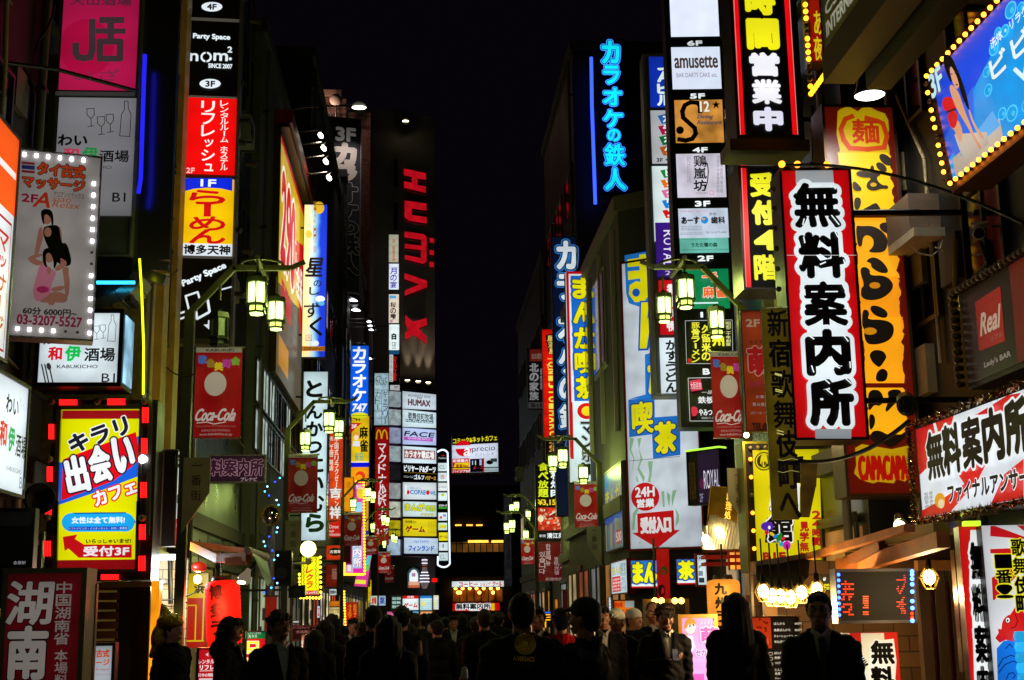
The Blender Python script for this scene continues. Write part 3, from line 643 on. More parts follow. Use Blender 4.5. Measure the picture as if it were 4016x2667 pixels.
for q in (('E',535,380,690,432), ('E',955,372,1110,432), ('E',440,598,490,728), ('E',425,970,478,1100), ('E',410,1240,468,1390), ('E',1256,452,1318,585), ('E',1248,722,1308,855), ('E',1240,1105,1304,1240), ('E',1232,1475,1292,1600),
          ('G',403,0,470,100), ('G',395,350,465,482), ('G',1228,205,1292,338), ('G',1222,480,1292,610), ('G',900,640,1052,690)): neon_tube(s, *q)
s.fr = 'E'; s.bulbs([(1268,905)], .05, '#ffffff', 10, name='globe').bulbs([(470,402), (872,400), (1282,398), (452,905), (435,1415), (1262,1420)], .045, '#fff', 1, off=range(9), name='globe'); s.done()
# floor directory tower
t = Sign('floor_directory', 'tall floor directory column, black panels above red and yellow lit ones', 'sign', 'z', (420, -80, 549, 800), Y=23.3, yaw=4, th=.45, cab='#5d5a55', face=None, fw=.05, rim='#8a857c')
t.fr = 'B'; bk = '#101014'
for (a_, b_) in ((-200, 160), (190, 845)): t.R(bk, None, a_, None, b_)
for (a_, b_) in ((160, 188), (845, 868)): t.R('#4a4640', None, a_, None, b_)
t.O(BW, 518, 62, 92, 42).T('4F', '#0a0a0c', 474, 36, 560, 88, b=.06).T('Party Space', BW, 352, 300, 680, 360, b=.05).T('n', BW, 322, 470, 400, 540, b=.06).O(BW, 468, 505, 50, 46).O(bk, 468, 505, 32, 30).R(bk, 462, 455, 474, 552).T('m', BW, 532, 470, 660, 540, b=.06).O(BW, 680, 522, 14, 13).T('2', BW, 655, 414, 698, 468, b=.05).T('SINCE 2007', BW, 487, 565, 698, 606, b=.04).O(BW, 503, 741, 93, 42).T('3F', '#0a0a0c', 460, 715, 548, 770, b=.06)
t.R('#f00a0a', None, 868, None, 1540).V('リフレッシュ', '#fff4f0', 425, 890, 545, 1530, b=.02).V('レンタルルーム', '#fff4f0', 592, 888, 664, 1260, b=.015).V('ホステル', '#fff4f0', 592, 1290, 658, 1505, b=.015).T('2F', '#f8d8d0', 294, 1480, 368, 1528, b=.02)
t.fr = 'D'; t.R('#f8c408', None, 10, None, 580).P('#0c28d8', [(262,5),(700,5),(698,118),(600,95),(480,88),(360,98),(260,125)]).T('1F', '#eef6ff', 420, 15, 558, 80, b=.05)
t.V('らーめん', '#d00c14', 320, 115, 640, 575, b=.06, gap=-.12).R('#dfe8f0', None, 580, None, 688).T('博多天神', '#0a0a0c', 272, 590, 682, 675, b=.05)
t.R('#4a4640', None, 688, None, 712).R(bk, None, 712, None, 1412).T('Party Space', BW, 240, 818, 662, 893, b=.07, rot=26)
t.N(BW, [(245,1190),(320,1165),(290,1040),(395,1005),(430,1120)], 18).N(BW, [(245,1240),(310,1215)], 18).N(BW, [(420,1070),(480,1050),(500,1180),(390,1240),(375,1120)], 22).N(BW, [(600,985),(690,960)], 14).N(BW, [(490,1000),(560,970),(540,1010)], 12)
t.P(BW, [(488,1252),(614,1252),(618,1290),(655,1292),(550,1380),(447,1292),(484,1288)]).T('B1', '#0a0a0c', 503, 1262, 605, 1322, b=.06)
t.done()
for k, (fr, x, y) in enumerate((('B', 830, 20), ('B', 940, 225), ('B', 790, 770), ('B', 850, 1105), ('B', 810, 1290), ('B', 910, 1480), ('D', 770, 490), ('D', 870, 675), ('D', 800, 1055))):
    p = pt(fr, x, y, Y=23.6); w = Vector((t.root.location.x + .6, 23.55, p.z + .05))
    r = thing('spot_lamp', 'small unlit spot lamp on an arm beside the tall floor directory', 'spotlight', w, 0, 'unlit spot lamps down the floor directory')
    m = MB(); m.tube([(0,0,0), (p.x-w.x-.12, 0, .02)], .014, METAL(), 6); m.build('arm', r)
    m = MB(); m.cyl((p.x-w.x-.16, -.02, .02), (p.x-w.x+.02, -.06, -.02), .045, .06, METAL(), 10); m.build('lamp_head', r)
# tubes of light on the stone building
m = MB(); m.tube([pt('A', 1272, 480, Y=15.85), pt('A', 1236, 1568, Y=15.85), pt('C', 1215, 130, Y=15.85)], .026, mat('#2424ff', 1.0)); tag(m.build('light_tube'), 'upright blue light tube on the corner beside the pink sign', 'light tube')
m = MB(); m.tube([pt('C', 1226, 705, Y=15.7), pt('C', 1245, 1000, Y=15.7), pt('C', 1262, 1480, Y=15.7), pt('E', 1258, 330, Y=15.7)], .014, mat('#e8f010', 2.2)); tag(m.build('light_tube'), 'upright yellow light tube beside the wine bar box sign', 'light tube')
m = MB(); m.tube([pt('C', 850, 914, Y=15.75), pt('C', 1185, 914, Y=15.75)], .022, mat('#30c8ff', 2.5)); tag(m.build('light_tube'), 'short level blue light tube over the wine bar box sign', 'light tube')
m = MB(); p = pt('C', 850, 860, Y=16.9); q = pt('C', 1270, 1568, Y=16.9); m.box(p.x-1.3, q.x, 16.9, 17.1, q.z-2.2, p.z, mat('#7a6a3a', 0, .35, .7, .3, bump=.5, scale=12)); o = m.build('metal_screen'); tag(o, 'perforated metal screen wall behind the wine bar box sign', 'screen')
m = MB(); 
for i in range(40): m.sph((p.x-1.0+i%20*.09, 16.895, p.z-.1-(i//20)*.3), .012, DARK(), 5, 4)
s = Sign('wall_sign', 'unlit grey wall sign with large thin letters on the metal screen', 'sign', 'C', (780, 975, 1150, 1150), Y=16.75, th=.06, cab='#6a6040', face='#56524e', e=.12, br=False); s.T('YPAX', '#26243a', 800, 1045, 1105, 1135, b=.03).done()  # faint emission on this unlit sign stands in for street light
# wall parts of the near building
for k, (x0, y0, x1, y1) in enumerate(((270, 480, 460, 1300),)):
    a_, b_ = pt('A', x0, y0, Y=16.2), pt('A', x1, y1, Y=16.2); m = MB(); m.box(a_.x, b_.x, 16.2, 16.4, b_.z, a_.z, mat('#7a7468', 0, .7, 0, .3)); tag(m.build('duct'), 'pale upright metal duct on the tiled wall behind the pink sign', 'duct')
def cable(label, pts, r=.012, col='#0a0a0a', name='cable'):
    m = MB(); m.tube(pts, r, mat(col, 0, .5), 6); return tag(m.build(name), label, 'cable')
def sag(a_, b_, d, n=14): return [a_.lerp(b_, i/n) - Vector((0, 0, d*4*(i/n)*(1-i/n))) for i in range(n+1)]
cable('thick black cable curving down the tiled wall by the pink sign', [pt('A', x, y, Y=15.3) for x, y in ((0,330),(80,450),(180,570),(250,680),(285,780),(290,900),(275,1100),(265,1290))], .03)
cable('thin black cable hanging beside the pale duct', [pt('A', x, y, Y=15.6) for x, y in ((480,40),(460,150),(400,280),(340,360),(310,450))], .014)
cable('straight black stay rod across the bottom of the pink panel', [pt('A', 0, 545, Y=14.6), pt('A', 500, 610, Y=15.2), pt('A', 1200, 800, Y=15.85)], .025)
# dark panel signs by the corner low down
s = Sign('bar_board', 'dark unlit bar board with small pale print above the red restaurant sign', 'sign', 'G', (-40, 60, 305, 585), Y=11.6, th=.1, cab='#2a2624', face='#101012', e=.05, br=False)  # unlit board: light on its face and print is put in as emission
s.T('会員制', '#d8d4e0', 120, 522, 225, 556, e=.5).R('#2c2a28', -20, 60, 290, 215, e=.1).done()
s = Sign('mahjong_sign', 'yellow banner with a red character partly hidden behind the wine bar sign', 'sign', 'E', (285, 310, 450, 1290), Y=18.2, th=.1, cab='#3a3010', face='#7a6408', e=.35, br=False); s.T('麻', '#c02810', 335, 395, 430, 520, b=.05).T('雀', '#c02810', 330, 560, 425, 680, b=.05).done()
# restaurant stand signs at street level
s = Sign('restaurant_sign', 'dark red standing sign with large pale brush characters on the pavement', 'sign', 'G', (0, 585, 745, 1700), Y=10.6, th=.3, cab='#8a867a', face='#6e1018', e=.32, fw=.04, br=False, vary=.5)
s.T('湖', '#b4aaa2', 62, 695, 470, 1085, b=.04, ol=[('#120608', .02)], sh=.05).T('南', '#b4aaa2', 62, 1090, 425, 1568, b=.04, ol=[('#120608', .02)]).V('中国湖南省', '#a89c94', 505, 700, 640, 1260, b=.02, lean=-30).V('本場料', '#a89c94', 485, 1300, 600, 1620, b=.02).done()
m = MB(); hh = s.z1 - s.z0; 
for xx in (s.x0+.05, s.x1-.05): m.bar((xx, .15, 0), (xx, .15, .12 - s.root.location.z), .06, .06, METAL())
m.build('leg', s.root)
s = Sign('menu_banner', 'narrow orange menu banner with food pictures beside the red standing sign', 'sign', 'G', (655, 722, 835, 1700), Y=10.9, th=.04, cab='#8a6a50', face='#9a6a38', e=.32, br=False, vary=.4)
s.R('#b84a1c', 660, 740, 830, 945).R('#c87838', 690, 760, 795, 800)
for i in range(3):
    for j in range(3): s.R(rnd.choice(('#6a4420', '#7a5a30', '#8a3c1c', '#58401e')), 668+j*54, 965+i*180, 715+j*54, 1080+i*180).O(rnd.choice(('#a88a50', '#8a2c14', '#c09a60')), 692+j*54, 1020+i*180, 17, 30)
s.scrib('#503010', 665, 1500, 830, 1600, 4).done()
s = Sign('massage_board', 'small white massage board with orange lettering low by the shutter', 'sign', 'G', (790, 1240, 1010, 1700), Y=13.2, th=.12, cab='#5a5650', face='#b8c0c8', e=.7, br=False)
s.T('古式', '#e05018', 845, 1300, 965, 1370, b=.06).T('ージ', '#e05018', 845, 1385, 965, 1440, b=.05).T('foreigner', '#c03838', 845, 1462, 970, 1488).T('リラックス', '#c06060', 845, 1508, 970, 1528).done()
# shutter and orange lit jamb
b = thing('shop_entrance', 'dark shop doorway with brown roller shutter and orange lit jamb', 'entrance', pt('G', 1080, 1100, Y=15.9) * 1.0)
b.location.z = .12; bo = tuple(-v for v in b.location)
p, q = pt('G', 760, 720, Y=16.0), pt('G', 1010, 1568, Y=16.0)
m = MB()
for i in range(26): z = .2 + i*.11; m.box(p.x, q.x, 16.0, 16.04, z, z+.085, mat('#5a3a1c', 0, .35, .5, .2)); 
m.build('shutter', b, bo)
p, q = pt('G', 1030, 745, Y=16.02), pt('G', 1290, 1568, Y=16.02); m = MB(); m.box(p.x, q.x, 16.02, 16.1, .13, p.z, mat('#0c0908', 0, .25)); m.build('door', b, bo)
p, q = pt('G', 1335, 700, Y=15.8), pt('G', 1372, 1568, Y=15.8); m = MB(); m.box(p.x, q.x, 15.8, 15.95, .13, p.z, mat('#ff9a10', 1.3, .3, 0, .6, scale=2.5)); m.build('light_strip', b, bo)
p, q = pt('G', 890, 705, Y=15.85), pt('G', 1330, 745, Y=15.85); m = MB(); m.box(p.x, q.x, 15.85, 16, q.z, p.z, mat('#8a6a20', 0, .4, .5, .2)); m.build('lintel', b, bo)
# horn loudspeaker
p = pt('G', 335, -745 + 80, Y=13.4)
r = thing('loudspeaker', 'round black horn loudspeaker between the white panel and the yellow sign', 'loudspeaker', pt('E', 340, 1230, Y=14.5))
m = MB(); m.lathe([(0,-.22),(.08,-.2),(.1,-.08),(.17,.08),(.17,.1),(.13,.09),(.03,.0)], DARK()); o = m.build('horn', r, rot=(R(105), 0, R(25))); m = MB(); m.bar((0,.1,0), (-.1,.6,.05), .04, .04, METAL()); m.build('bracket', r)
# ================================================================ left row, further along
# slanted billboard flat on the grey building
s = Sign('billboard', 'big yellow and red billboard flat along the grey building, seen at a slant', 'billboard', 'z', (634, 430, 692, 760), X=-3.82, yaw=90, th=.25, cab='#5a4a20', face=None, br=False, uv=True, fw=.08)
yA, yB = 34.2, 41.2
s.x0, s.x1 = yA - s.A.y, yB - s.A.y; s.z0, s.z1 = 7.9, 14.6
for ch in list(s.root.children): bpy.data.objects.remove(ch)
s.root.location.z = s.z0; s.off = s.z0 - s.A.z if False else s.z0
s.A.z = 0; H_ = s.z1 - s.z0
cb = MB(); cb.box(s.x0, s.x1, 0, .25, 0, H_, mat('#5a4a20', 0, .4, .5, .2)); cb.box(s.x0-.05, s.x1+.05, -.3, .2, H_+.12, H_+.5, mat('#7a1014', 0, .4)); cb.box(s.x0-.05, s.x1+.05, -.22, .2, H_, H_+.116, mat('#4a3c10', 0, .4, .5)); cb.build('cabinet', s.root)
s.R('#e8c018', 0, 4, 100, 100, e=.7).R('#8a7c62', 0, 48, 100, 100, e=.4).P('#e8c018', [(0,4),(100,4),(100,52),(60,58),(0,64)], e=.75).R('#c01010', 0, 3, 100, 6)
s.T('290', '#d02010', 4, 14, 62, 54, b=.06, ol=[('#fff4e0', .05)]).T('円', '#c82010', 60, 30, 76, 50, b=.05, ol=[('#fff4e0', .05)]).P('#d01818', [(64,28),(100,20),(100,60),(92,66)]).T('全品', '#fff4e0', 70, 34, 96, 52, b=.04)
s.scrib('#4a4a58', 50, 62, 98, 84, 4).R('#d89838', 4, 84, 40, 96, e=.8).scrib('#806020', 4, 64, 44, 80, 3)
s.T('居酒屋', '#c02010', 6, 60, 46, 72, b=.05).done()
for k, (hx, hy, ax, ay) in enumerate(((512,185,185,195), (515,365,228,348), (538,462,258,448), (555,565,282,548), (580,690,318,668))):
    p = pt('I', hx, hy, Y=38.5); a_ = pt('I', ax, ay, Y=38.5)
    r = thing('billboard_lamp', ['uppermost dark lamp on an arm over the yellow billboard', 'lit lamp second from the top on the yellow billboard arms', 'lit lamp in the middle of the yellow billboard arms', 'lit lamp fourth down on the yellow billboard arms', 'lowest lit lamp on the yellow billboard arms'][k], 'spotlight', a_, 0, 'arm lamps over the slanted billboard')
    d_ = p - a_; m = MB(); m.tube([(0,0,0), (.15,0,.1), (d_.x*.5,0,d_.z+.16), (d_.x-.1,0,d_.z+.22)], .02, METAL(), 6); m.build('arm', r)
    m = MB(); c = Vector((d_.x, 0, d_.z)); m.cyl(c + Vector((0.06,0,.2)), c + Vector((-.04,0,.04)), .05, .11, DARK(), 12)
    if k: m.cyl(c + Vector((-.035,-.01,.04)), c + Vector((-.05,-.02,.025)), .105, .1, mat('#fff6e0', 9, .3), 14)
    m.build('lamp_head', r)
    if k: lamp('SPOT', c + Vector((-.1, 0, -.05)), (1, .9, .7), 60, r, .08, c + Vector((-.35, .0, -1)), 95)
# vertical hanging sign boards
s = Sign('dining_sign', 'narrow lit blue to yellow sign with flowing brush lettering', 'sign', 'J', (196, -780, 405, 565), Y=40, th=.25, cab='#2a2420', face=None, e=1, fw=.015)
s.fr = 'D'
def gradface():
    if 'gf' in MC: return MC['gf']
    m = mat('#ffffff', .95, .35); m = m.copy(); nt = m.node_tree; b = nt.nodes['Principled BSDF']
    co = nt.nodes.new('ShaderNodeTexCoord'); sx = nt.nodes.new('ShaderNodeSeparateXYZ'); rp = nt.nodes.new('ShaderNodeValToRGB'); n = nt.nodes.new('ShaderNodeTexNoise'); n.inputs['Scale'].default_value = 1.2
    ad = nt.nodes.new('ShaderNodeMath'); ad.operation = 'MULTIPLY_ADD'; ad.inputs[1].default_value = .5; 
    nt.links.new(co.outputs['Generated'], sx.inputs[0]); nt.links.new(co.outputs['Object'], n.inputs['Vector']); nt.links.new(n.outputs[0], ad.inputs[0]); nt.links.new(sx.outputs[0], ad.inputs[2]); nt.links.new(ad.outputs[0], rp.inputs[0])
    cr = rp.color_ramp; cr.elements[0].position = .3; cr.elements[0].color = (*lin('#fff0a0'), 1); cr.elements[1].position = 1.1; cr.elements[1].color = (*lin('#1038d8'), 1)
    for p_, c_ in ((.5, '#f4ecc0'), (.72, '#a8dcf4'), (.92, '#3070e8')): e_ = cr.elements.new(p_); e_.color = (*lin(c_), 1)
    nt.links.new(rp.outputs[0], b.inputs['Emission Color']); nt.links.new(rp.outputs[0], b.inputs['Base Color']); MC['gf'] = m; return m
fb = MB(); fb.box(s.x0+.015, s.x1-.015, -.006, -.002, .015, s.z1-s.z0-.015, gradface()); fb.build('face', s.root)
s.O('#f0c030', 1460, 258, 45, 55, n=16).O('#f8d860', 1370, 490, 30, 36).V('PRIVATE', '#a87038', 1412, 200, 1436, 390).V('DINING', '#a87038', 1410, 410, 1436, 565).V('個室', '#b86840', 1408, 590, 1436, 650)
s.V('星', '#141020', 1345, 690, 1500, 870, b=.03, sh=.15).T('の', '#141020', 1410, 895, 1480, 950, b=.02).T('し', '#141020', 1372, 955, 1465, 1025, b=.03).T('ず', '#141020', 1325, 1090, 1470, 1225, b=.02).T('く', '#141020', 1375, 1215, 1490, 1385, b=.025).O('#f4fbff', 1470, 1060, 42, 28).O('#5ab8e8', 1480, 1100, 28, 20)
s.N('#b86838', [(1345,1378),(1395,1378),(1395,1425),(1345,1425)], 5, closed=True).T('大', '#b86838', 1352, 1385, 1390, 1420)
s.O('#ffffff', 1430, 1450, 28, 24).fr = 'J'; s.R('#c87c18', None, 468, None, 510).T('DINING', '#3a1c08', 212, 475, 388, 503, b=.03).N('#3a3020', [(345,515),(390,560)], 5).done()
s = Sign('cutlet_sign', 'tall white lit sign with six big black hiragana behind the lantern post', 'sign', 'J', (187, 685, 412, 2177), Y=39.5, th=.3, cab='#101012', face='#cfeaf0', e=1.0, fw=.02, vary=.12)
s.fr = 'F'
s.T('と', '#0a0a0c', 1345, 205, 1490, 355, b=.07).T('ん', '#0a0a0c', 1345, 425, 1490, 545, b=.06).T('か', '#0a0a0c', 1345, 565, 1495, 700, b=.06).T('つ', '#0a0a0c', 1335, 740, 1485, 850, b=.07).T('に', '#0a0a0c', 1345, 880, 1500, 1020, b=.06).T('い', '#0a0a0c', 1345, 1050, 1500, 1180, b=.07).T('む', '#0a0a0c', 1345, 1200, 1505, 1360, b=.06).T('ら', '#0c2a08', 1340, 1375, 1505, 1540, b=.08).done()
s = Sign('massage_banner', 'tall orange lit sign with white lettering beside the white hiragana sign', 'sign', 'J', (425, 1165, 550, 2000), Y=46, th=.2, cab='#3a1408', face='#e84818', e=.9, fw=.015, vary=.5)
s.V('中国式リラクゼーション', '#fff0e0', 475, 1255, 510, 1880, b=.02).V('癒し工房二号店', '#fff0e0', 428, 1255, 465, 1560, b=.02)
s.fr = 'K'; s.T('吉', '#ece4e0', 432, 250, 535, 345, b=.06, ol=[('#402018', .03)]).T('祥', '#ece4e0', 430, 415, 532, 525, b=.06, ol=[('#402018', .03)]).P('#d01010', [(428,560),(540,540),(530,688),(428,688)]).T('Chinese', '#ffe8e0', 428, 580, 510, 610, e=.9).T('style', '#ffe8e0', 428, 622, 470, 650).T('relaxation', '#ffe8e0', 428, 650, 535, 675).done()
s = Sign('curtain_sign', 'dark unlit vertical banner pair, pale outlined characters catching lamp light', 'sign', 'I', (515, 215, 812, 1560), Y=61, yaw=14, th=.3, cab='#14141a', face='#1c1c26', e=0, fw=.04, vary=.25, rim='#8a8890')
s.T('3F', '#efe8e4', 618, 292, 776, 402, b=.08, e=.10); W_ = '#c8bcb0'  # emission here and the paler first characters paint in lamp light
for i, (ch, a_, b_) in enumerate((('カ',418,580),('ラ',585,715),('オ',722,868),('ケ',862,1010),('の',1015,1120),('鉄',1115,1270),('人',1270,1425))):
    x0_ = 612 + i*4; s.T(ch, W_ if i < 2 else '#15151c', x0_, a_, x0_ + 165, b_, b=.06, ol=[('#d0c4bc', .055), ('#20202a', .03)] if i > 1 else [('#20181c', .03), ('#c8bcb4', .045)], e=0)
s.V('信頼産業エレガンス', '#6a6868', 525, 460, 575, 1240, e=0).done()
r = thing('flood_lamp', 'lit flood lamp on the frame over the dark vertical banner', 'floodlight', pt('I', 800, 140, Y=59.5))
m = MB(); m.cyl((0,.1,.15), (0,0,0), .2, .35, DARK(), 12); m.sph((0,-.03,-.02), .34, mat('#fffbe8', 7, .3), 14, 8, 1, .4, .25); m.build('lamp_head', r)
lamp('SPOT', (0,-.05,-.06), (1, .88, .84), 800, r, .2, (-1.2, 2.0, -9), 100); m = MB(); m.tube([(0,.15,.2), (-.2,.5,.3), (-2, .8, .35)], .04, METAL(), 6); m.build('arm', r)
s = Sign('curtain_sign', 'almost black banner face with dim outlined lettering beside the paler one', 'sign', 'I', (285, 215, 512, 1000), Y=62.5, th=.2, cab='#101014', face='#131319', e=0, fw=.03)
for i, ch in enumerate('3カラオケ'): s.T(ch if i else '3F', '#15151b', 300, 260 + i*150, 440, 380 + i*150, b=.05, ol=[('#55545c', .05)], e=0)
s.done()
for k, (fr, x, y) in enumerate((('J',650,62), ('J',675,148), ('J',788,250), ('J',798,287), ('J',806,322), ('J',792,575))):
    p = pt(fr, x, y, Y=66); r = thing('arm_lamp', ['upper lit lamp of a pair over the blue karaoke sign', 'lower lit lamp of a pair over the blue karaoke sign', 'top small lit lamp of three stacked by the dark wall', 'middle small lit lamp of three stacked by the dark wall', 'bottom small lit lamp of three stacked by the dark wall', 'lone lit lamp at the rounded top of the blue karaoke sign'][k], 'spotlight', p)
    m = MB(); k2 = 1 if k < 2 else .6; m.cyl((.1,0,.25*k2), (0,0,.02), .12*k2, .42*k2, DARK(), 12); m.sph((0,-.02,0), .3*k2, mat('#f4f8ff', 5, .3), 14, 8, 1, .5, .22); m.build('lamp_head', r); m = MB(); m.tube([(.1,0,.25*k2), (-2.0,.3,.3*k2)], .03, METAL(), 6); m.build('arm', r)
s = Sign('karaoke_sign', 'blue lit vertical karaoke sign with rounded top and white katakana', 'sign', 'J', (612, 458, 776, 1075), Y=64, th=.35, cab='#101018', face='#0c60f0', e=1.05, fw=.02, vary=.15)
s.V('カラオケ', '#f4faff', 632, 465, 752, 955, b=.05, ol=[('#0838a0', .02)]).T('747', '#f4faff', 630, 968, 758, 1040, b=.07, sh=.15).O('#e8e820', 694, 1075, 76, 28).done()
m = MB(); H_ = s.z1-s.z0; w_ = (s.x1-s.x0)/2; m.lathe([(0, .16), (w_*.5, .13), (w_*.98, .02), (w_, 0)], mat('#16161c', 0, .3, .4), 20, (0, .17, H_)); m.build('cap', s.root)
s = Sign('mahjong_sign', 'yellow lit mahjong sign with blue and orange panels under the blue karaoke sign', 'sign', 'J', (616, 1078, 778, 2240), Y=64.4, th=.3, cab='#2a2410', face='#f0c818', e=.95, fw=.015, vary=.15)
s.T('4F', '#101010', 640, 1072, 720, 1120, b=.07).P('#d81818', [(616,1140),(712,1140),(616,1232)]).T('3F', '#fff4f0', 622, 1152, 672, 1188, b=.05).V('麻雀', '#0c0c0c', 692, 1165, 770, 1400, b=.06).O('#f0a030', 665, 1255, 30, 35).O('#fbe0c0', 665, 1268, 22, 24).P('#e8ecf4', [(640,1300),(695,1300),(700,1345),(632,1345)]).T('雀荘', '#10a090', 650, 1400, 730, 1470, b=.01).R('#f4f4f4', None, 1480, None, 1486).R('#0810d8', None, 1488, None, 1528).R('#f8a010', None, 1528, None, 1940)
s.fr = 'K'; s.O('#e03818', 702, 150, 42, 42).O('#f8a010', 690, 168, 30, 30).R('#f0b020', None, 350, None, 640).R('#0c20d0', None, 632, None, 668).done()
s = Sign('orange_sign', 'plain orange lit sign panel behind the third lantern post', 'sign', 'K', (555, 160, 642, 466), Y=50, th=.15, cab='#6a3a08', face='#f8980c', e=.9, fw=.015); s.V('酒処', '#a05808', 580, 200, 615, 320).done()
# pink free information sign with bulb border
s = Sign('info_sign', 'magenta and blue lit sign edged with small orange bulbs', 'sign', 'K', (558, 190, 748, 1022), Y=52, th=.25, cab='#4a1408', face=None, fw=0)
s.R('#b8206a', 620, 200, 748, 1022, e=.8).R('#e040a0', 660, 220, 722, 460).O('#e8d030', 700, 300, 30, 50).R('#90d8f4', 660, 380, 718, 465).R('#f070c0', 660, 600, 722, 900).R('#8c1a60', 560, 915, 700, 1022, e=.8).R('#d8a0d0', 575, 930, 640, 1000).R('#e020b0', 640, 920, 735, 1000)
s.R('#9cd8f0', 630, 768, 715, 960).V('案内所', '#f0faff', 635, 690, 712, 955, b=.04, ol=[('#c02890', .04)]).T('無料', '#fff', 662, 225, 720, 270).R('#e8e8f0', 590, 930, 620, 985)
s.bulbs(seg((732,205), (740,1010), 30) + seg((665,200), (720,200), 4) + seg((565,1015), (725,1015), 10) + seg((562,920), (562,1000), 5), .05, '#ff9018', 5).done()
# gallery and hamburger column in front of the tall slab
s = Sign('gallery_sign', 'pale lit gallery sign divided into ruled squares', 'sign', 'J', (822, 700, 952, 1162), Y=82, th=.3, cab='#20242a', face='#b0d0dc', e=.85, fw=.02, vary=.3)
s.T('Chat', '#20282c', 838, 725, 935, 775, sh=.3).T('chdd', '#20282c', 845, 770, 930, 810, sh=.3)
for y in (850, 912, 972, 1035, 1098): s.N('#38505a', [(825,y),(950,y)], 3)
s.N('#38505a', [(888,850),(888,1160)], 3).V('カドー', '#283840', 830, 860, 880, 1030).V('ギャラリー', '#283840', 895, 855, 945, 1155).done()
s = Sign('burger_sign', 'dark red vertical sign with yellow arches and white katakana', 'sign', 'J', (828, 1175, 955, 2212), Y=81, th=.3, cab='#3a0808', face='#a00c10', e=.75, fw=.015, vary=.25)
s.N('#f8c010', [(842,1280),(848,1225),(862,1200),(876,1215),(884,1250),(888,1275),(893,1250),(902,1212),(916,1200),(932,1225),(938,1280)], 11)
s.V('マクドナルド', '#fff0f0', 858, 1318, 928, 1855, b=.02)
s.fr = 'K'; s.V('ハンバーガー', '#fff0f0', 862, 235, 930, 590, b=.02).T('2・3F', '#fff0f0', 845, 612, 945, 660, b=.04).done()
# narrow tenant column
t = Sign('tenant_column', 'thin tower of small lit tenant panels, white above gold', 'sign', 'J', (950, 0, 1047, 1945), Y=95, th=.5, cab='#26262a', face=None, fw=0)
t.fr = 'I'; t.R('#b8b8a0', 1029, 1118, 1103, 1330).V('第二東亜会館', '#c05030', 1055, 1150, 1078, 1325, b=.02); t.R('#e4f0fc', 1030, 1342, 1105, 1540).V('月の宴', '#5040b0', 1040, 1370, 1090, 1530, b=.03)
t.fr = 'J'; t.R('#e0d4c0', 952, 10, 1040, 262).V('桜の雫', '#101010', 965, 75, 1015, 235, b=.03).R('#50a8e0', 960, 20, 1015, 45).O('#d080a0', 975, 245, 12, 14); t.R('#e4f4f4', 954, 275, 1043, 500).T('白', '#0a0a0a', 975, 350, 1018, 410, b=.08).T('石屋', '#202020', 978, 430, 1015, 490); t.R('#184a70', 954, 502, 1043, 535)
t.R('#d8d8d4', 956, 540, 990, 778, e=.7).V('インターネットカフェ', '#404040', 962, 548, 984, 770).R('#101010', 992, 545, 1043, 775).V('GRANCYBER', '#d02020', 996, 555, 1020, 770, b=.02)
t.R('#c8c8c8', 962, 808, 1046, 1068, e=.75).T('3F', '#303030', 995, 815, 1035, 835, b=.03).V('カラオケの鉄人', '#8a8080', 985, 840, 1040, 1065, ol=[('#d0b8b8', .05)])
for (a_, b_) in ((1080, 1295), (1352, 1568)): t.R('#e8b428', 964, a_, 1048, b_).V('PASSAGE', '#b06818', 995, a_+8, 1022, b_-8).R('#e05818', 964, b_-2, 1048, b_+18)
t.T('2', '#e8c840', 996, 1318, 1014, 1340)
t.fr = 'K'; t.R('#e0c080', 970, 170, 1052, 432, e=.8).R('#f0e0c0', 985, 260, 1040, 380).V('ワインバー', '#907040', 998, 180, 1015, 330).O('#fff4d8', 1020, 320, 18, 25).done()
# directory panels of the tall slab
t = Sign('tenant_board', 'stacked lit tenant boards turned towards the street under three wall washers', 'sign', 'L', (205, 175, 555, 1870), Y=92, yaw=28, th=.5, cab='#3a1430', face=None, fw=0)
def pan(t, col, a_, b_, sl=35, e=.95, x0=205, x1=548):
    t.P(col, [(x0, a_), (x1, a_+sl), (x1, b_+sl*.4), (x0, b_)], e=e)
pan(t, '#d8e8f4', 175, 355); t.T('wonderful time', '#5a5a68', 262, 205, 490, 240).T('HUMAX', '#5a1020', 262, 262, 492, 330, b=.05); t.O('#801020', 362, 245, 6, 7).O('#801020', 378, 246, 6, 7).O('#801020', 394, 248, 6, 7)
pan(t, '#d8f0f8', 362, 540); t.T('歌舞伎町牧場', '#0a0a0c', 262, 400, 520, 470, b=.02).R('#304858', 235, 470, 520, 500).T('Mo-Mo-Paradise', '#d8f0f8', 242, 473, 512, 498, b=.03)
pan(t, '#bccdf8', 548, 720, 25); t.T('FACE', '#101028', 225, 592, 530, 645, b=.04, sh=.3).R('#b058b8', 218, 650, 515, 685).T('SHINJUKU', '#e8c8f0', 260, 655, 480, 680)
pan(t, '#d8ecf4', 738, 910, 22); t.R('#a86060', 220, 780, 538, 870, e=.7).T('カラオケ歌広場', '#f4f0f0', 226, 785, 530, 865, b=.04, ol=[('#805050', .02)])
pan(t, '#08080c', 930, 1010, 8); pan(t, '#08080c', 1020, 1095, 8); t.T('ビリヤード&ダーツ', '#f0f8ff', 218, 938, 545, 1008, b=.04).R('#a08020', 215, 1014, 548, 1017).T('シミュレーション', '#e0e8f0', 218, 1040, 315, 1065).T('ゴルフ', '#e8f4ff', 320, 1032, 425, 1082, b=.04).T('バグース', '#e8b048', 435, 1045, 545, 1088, b=.03)
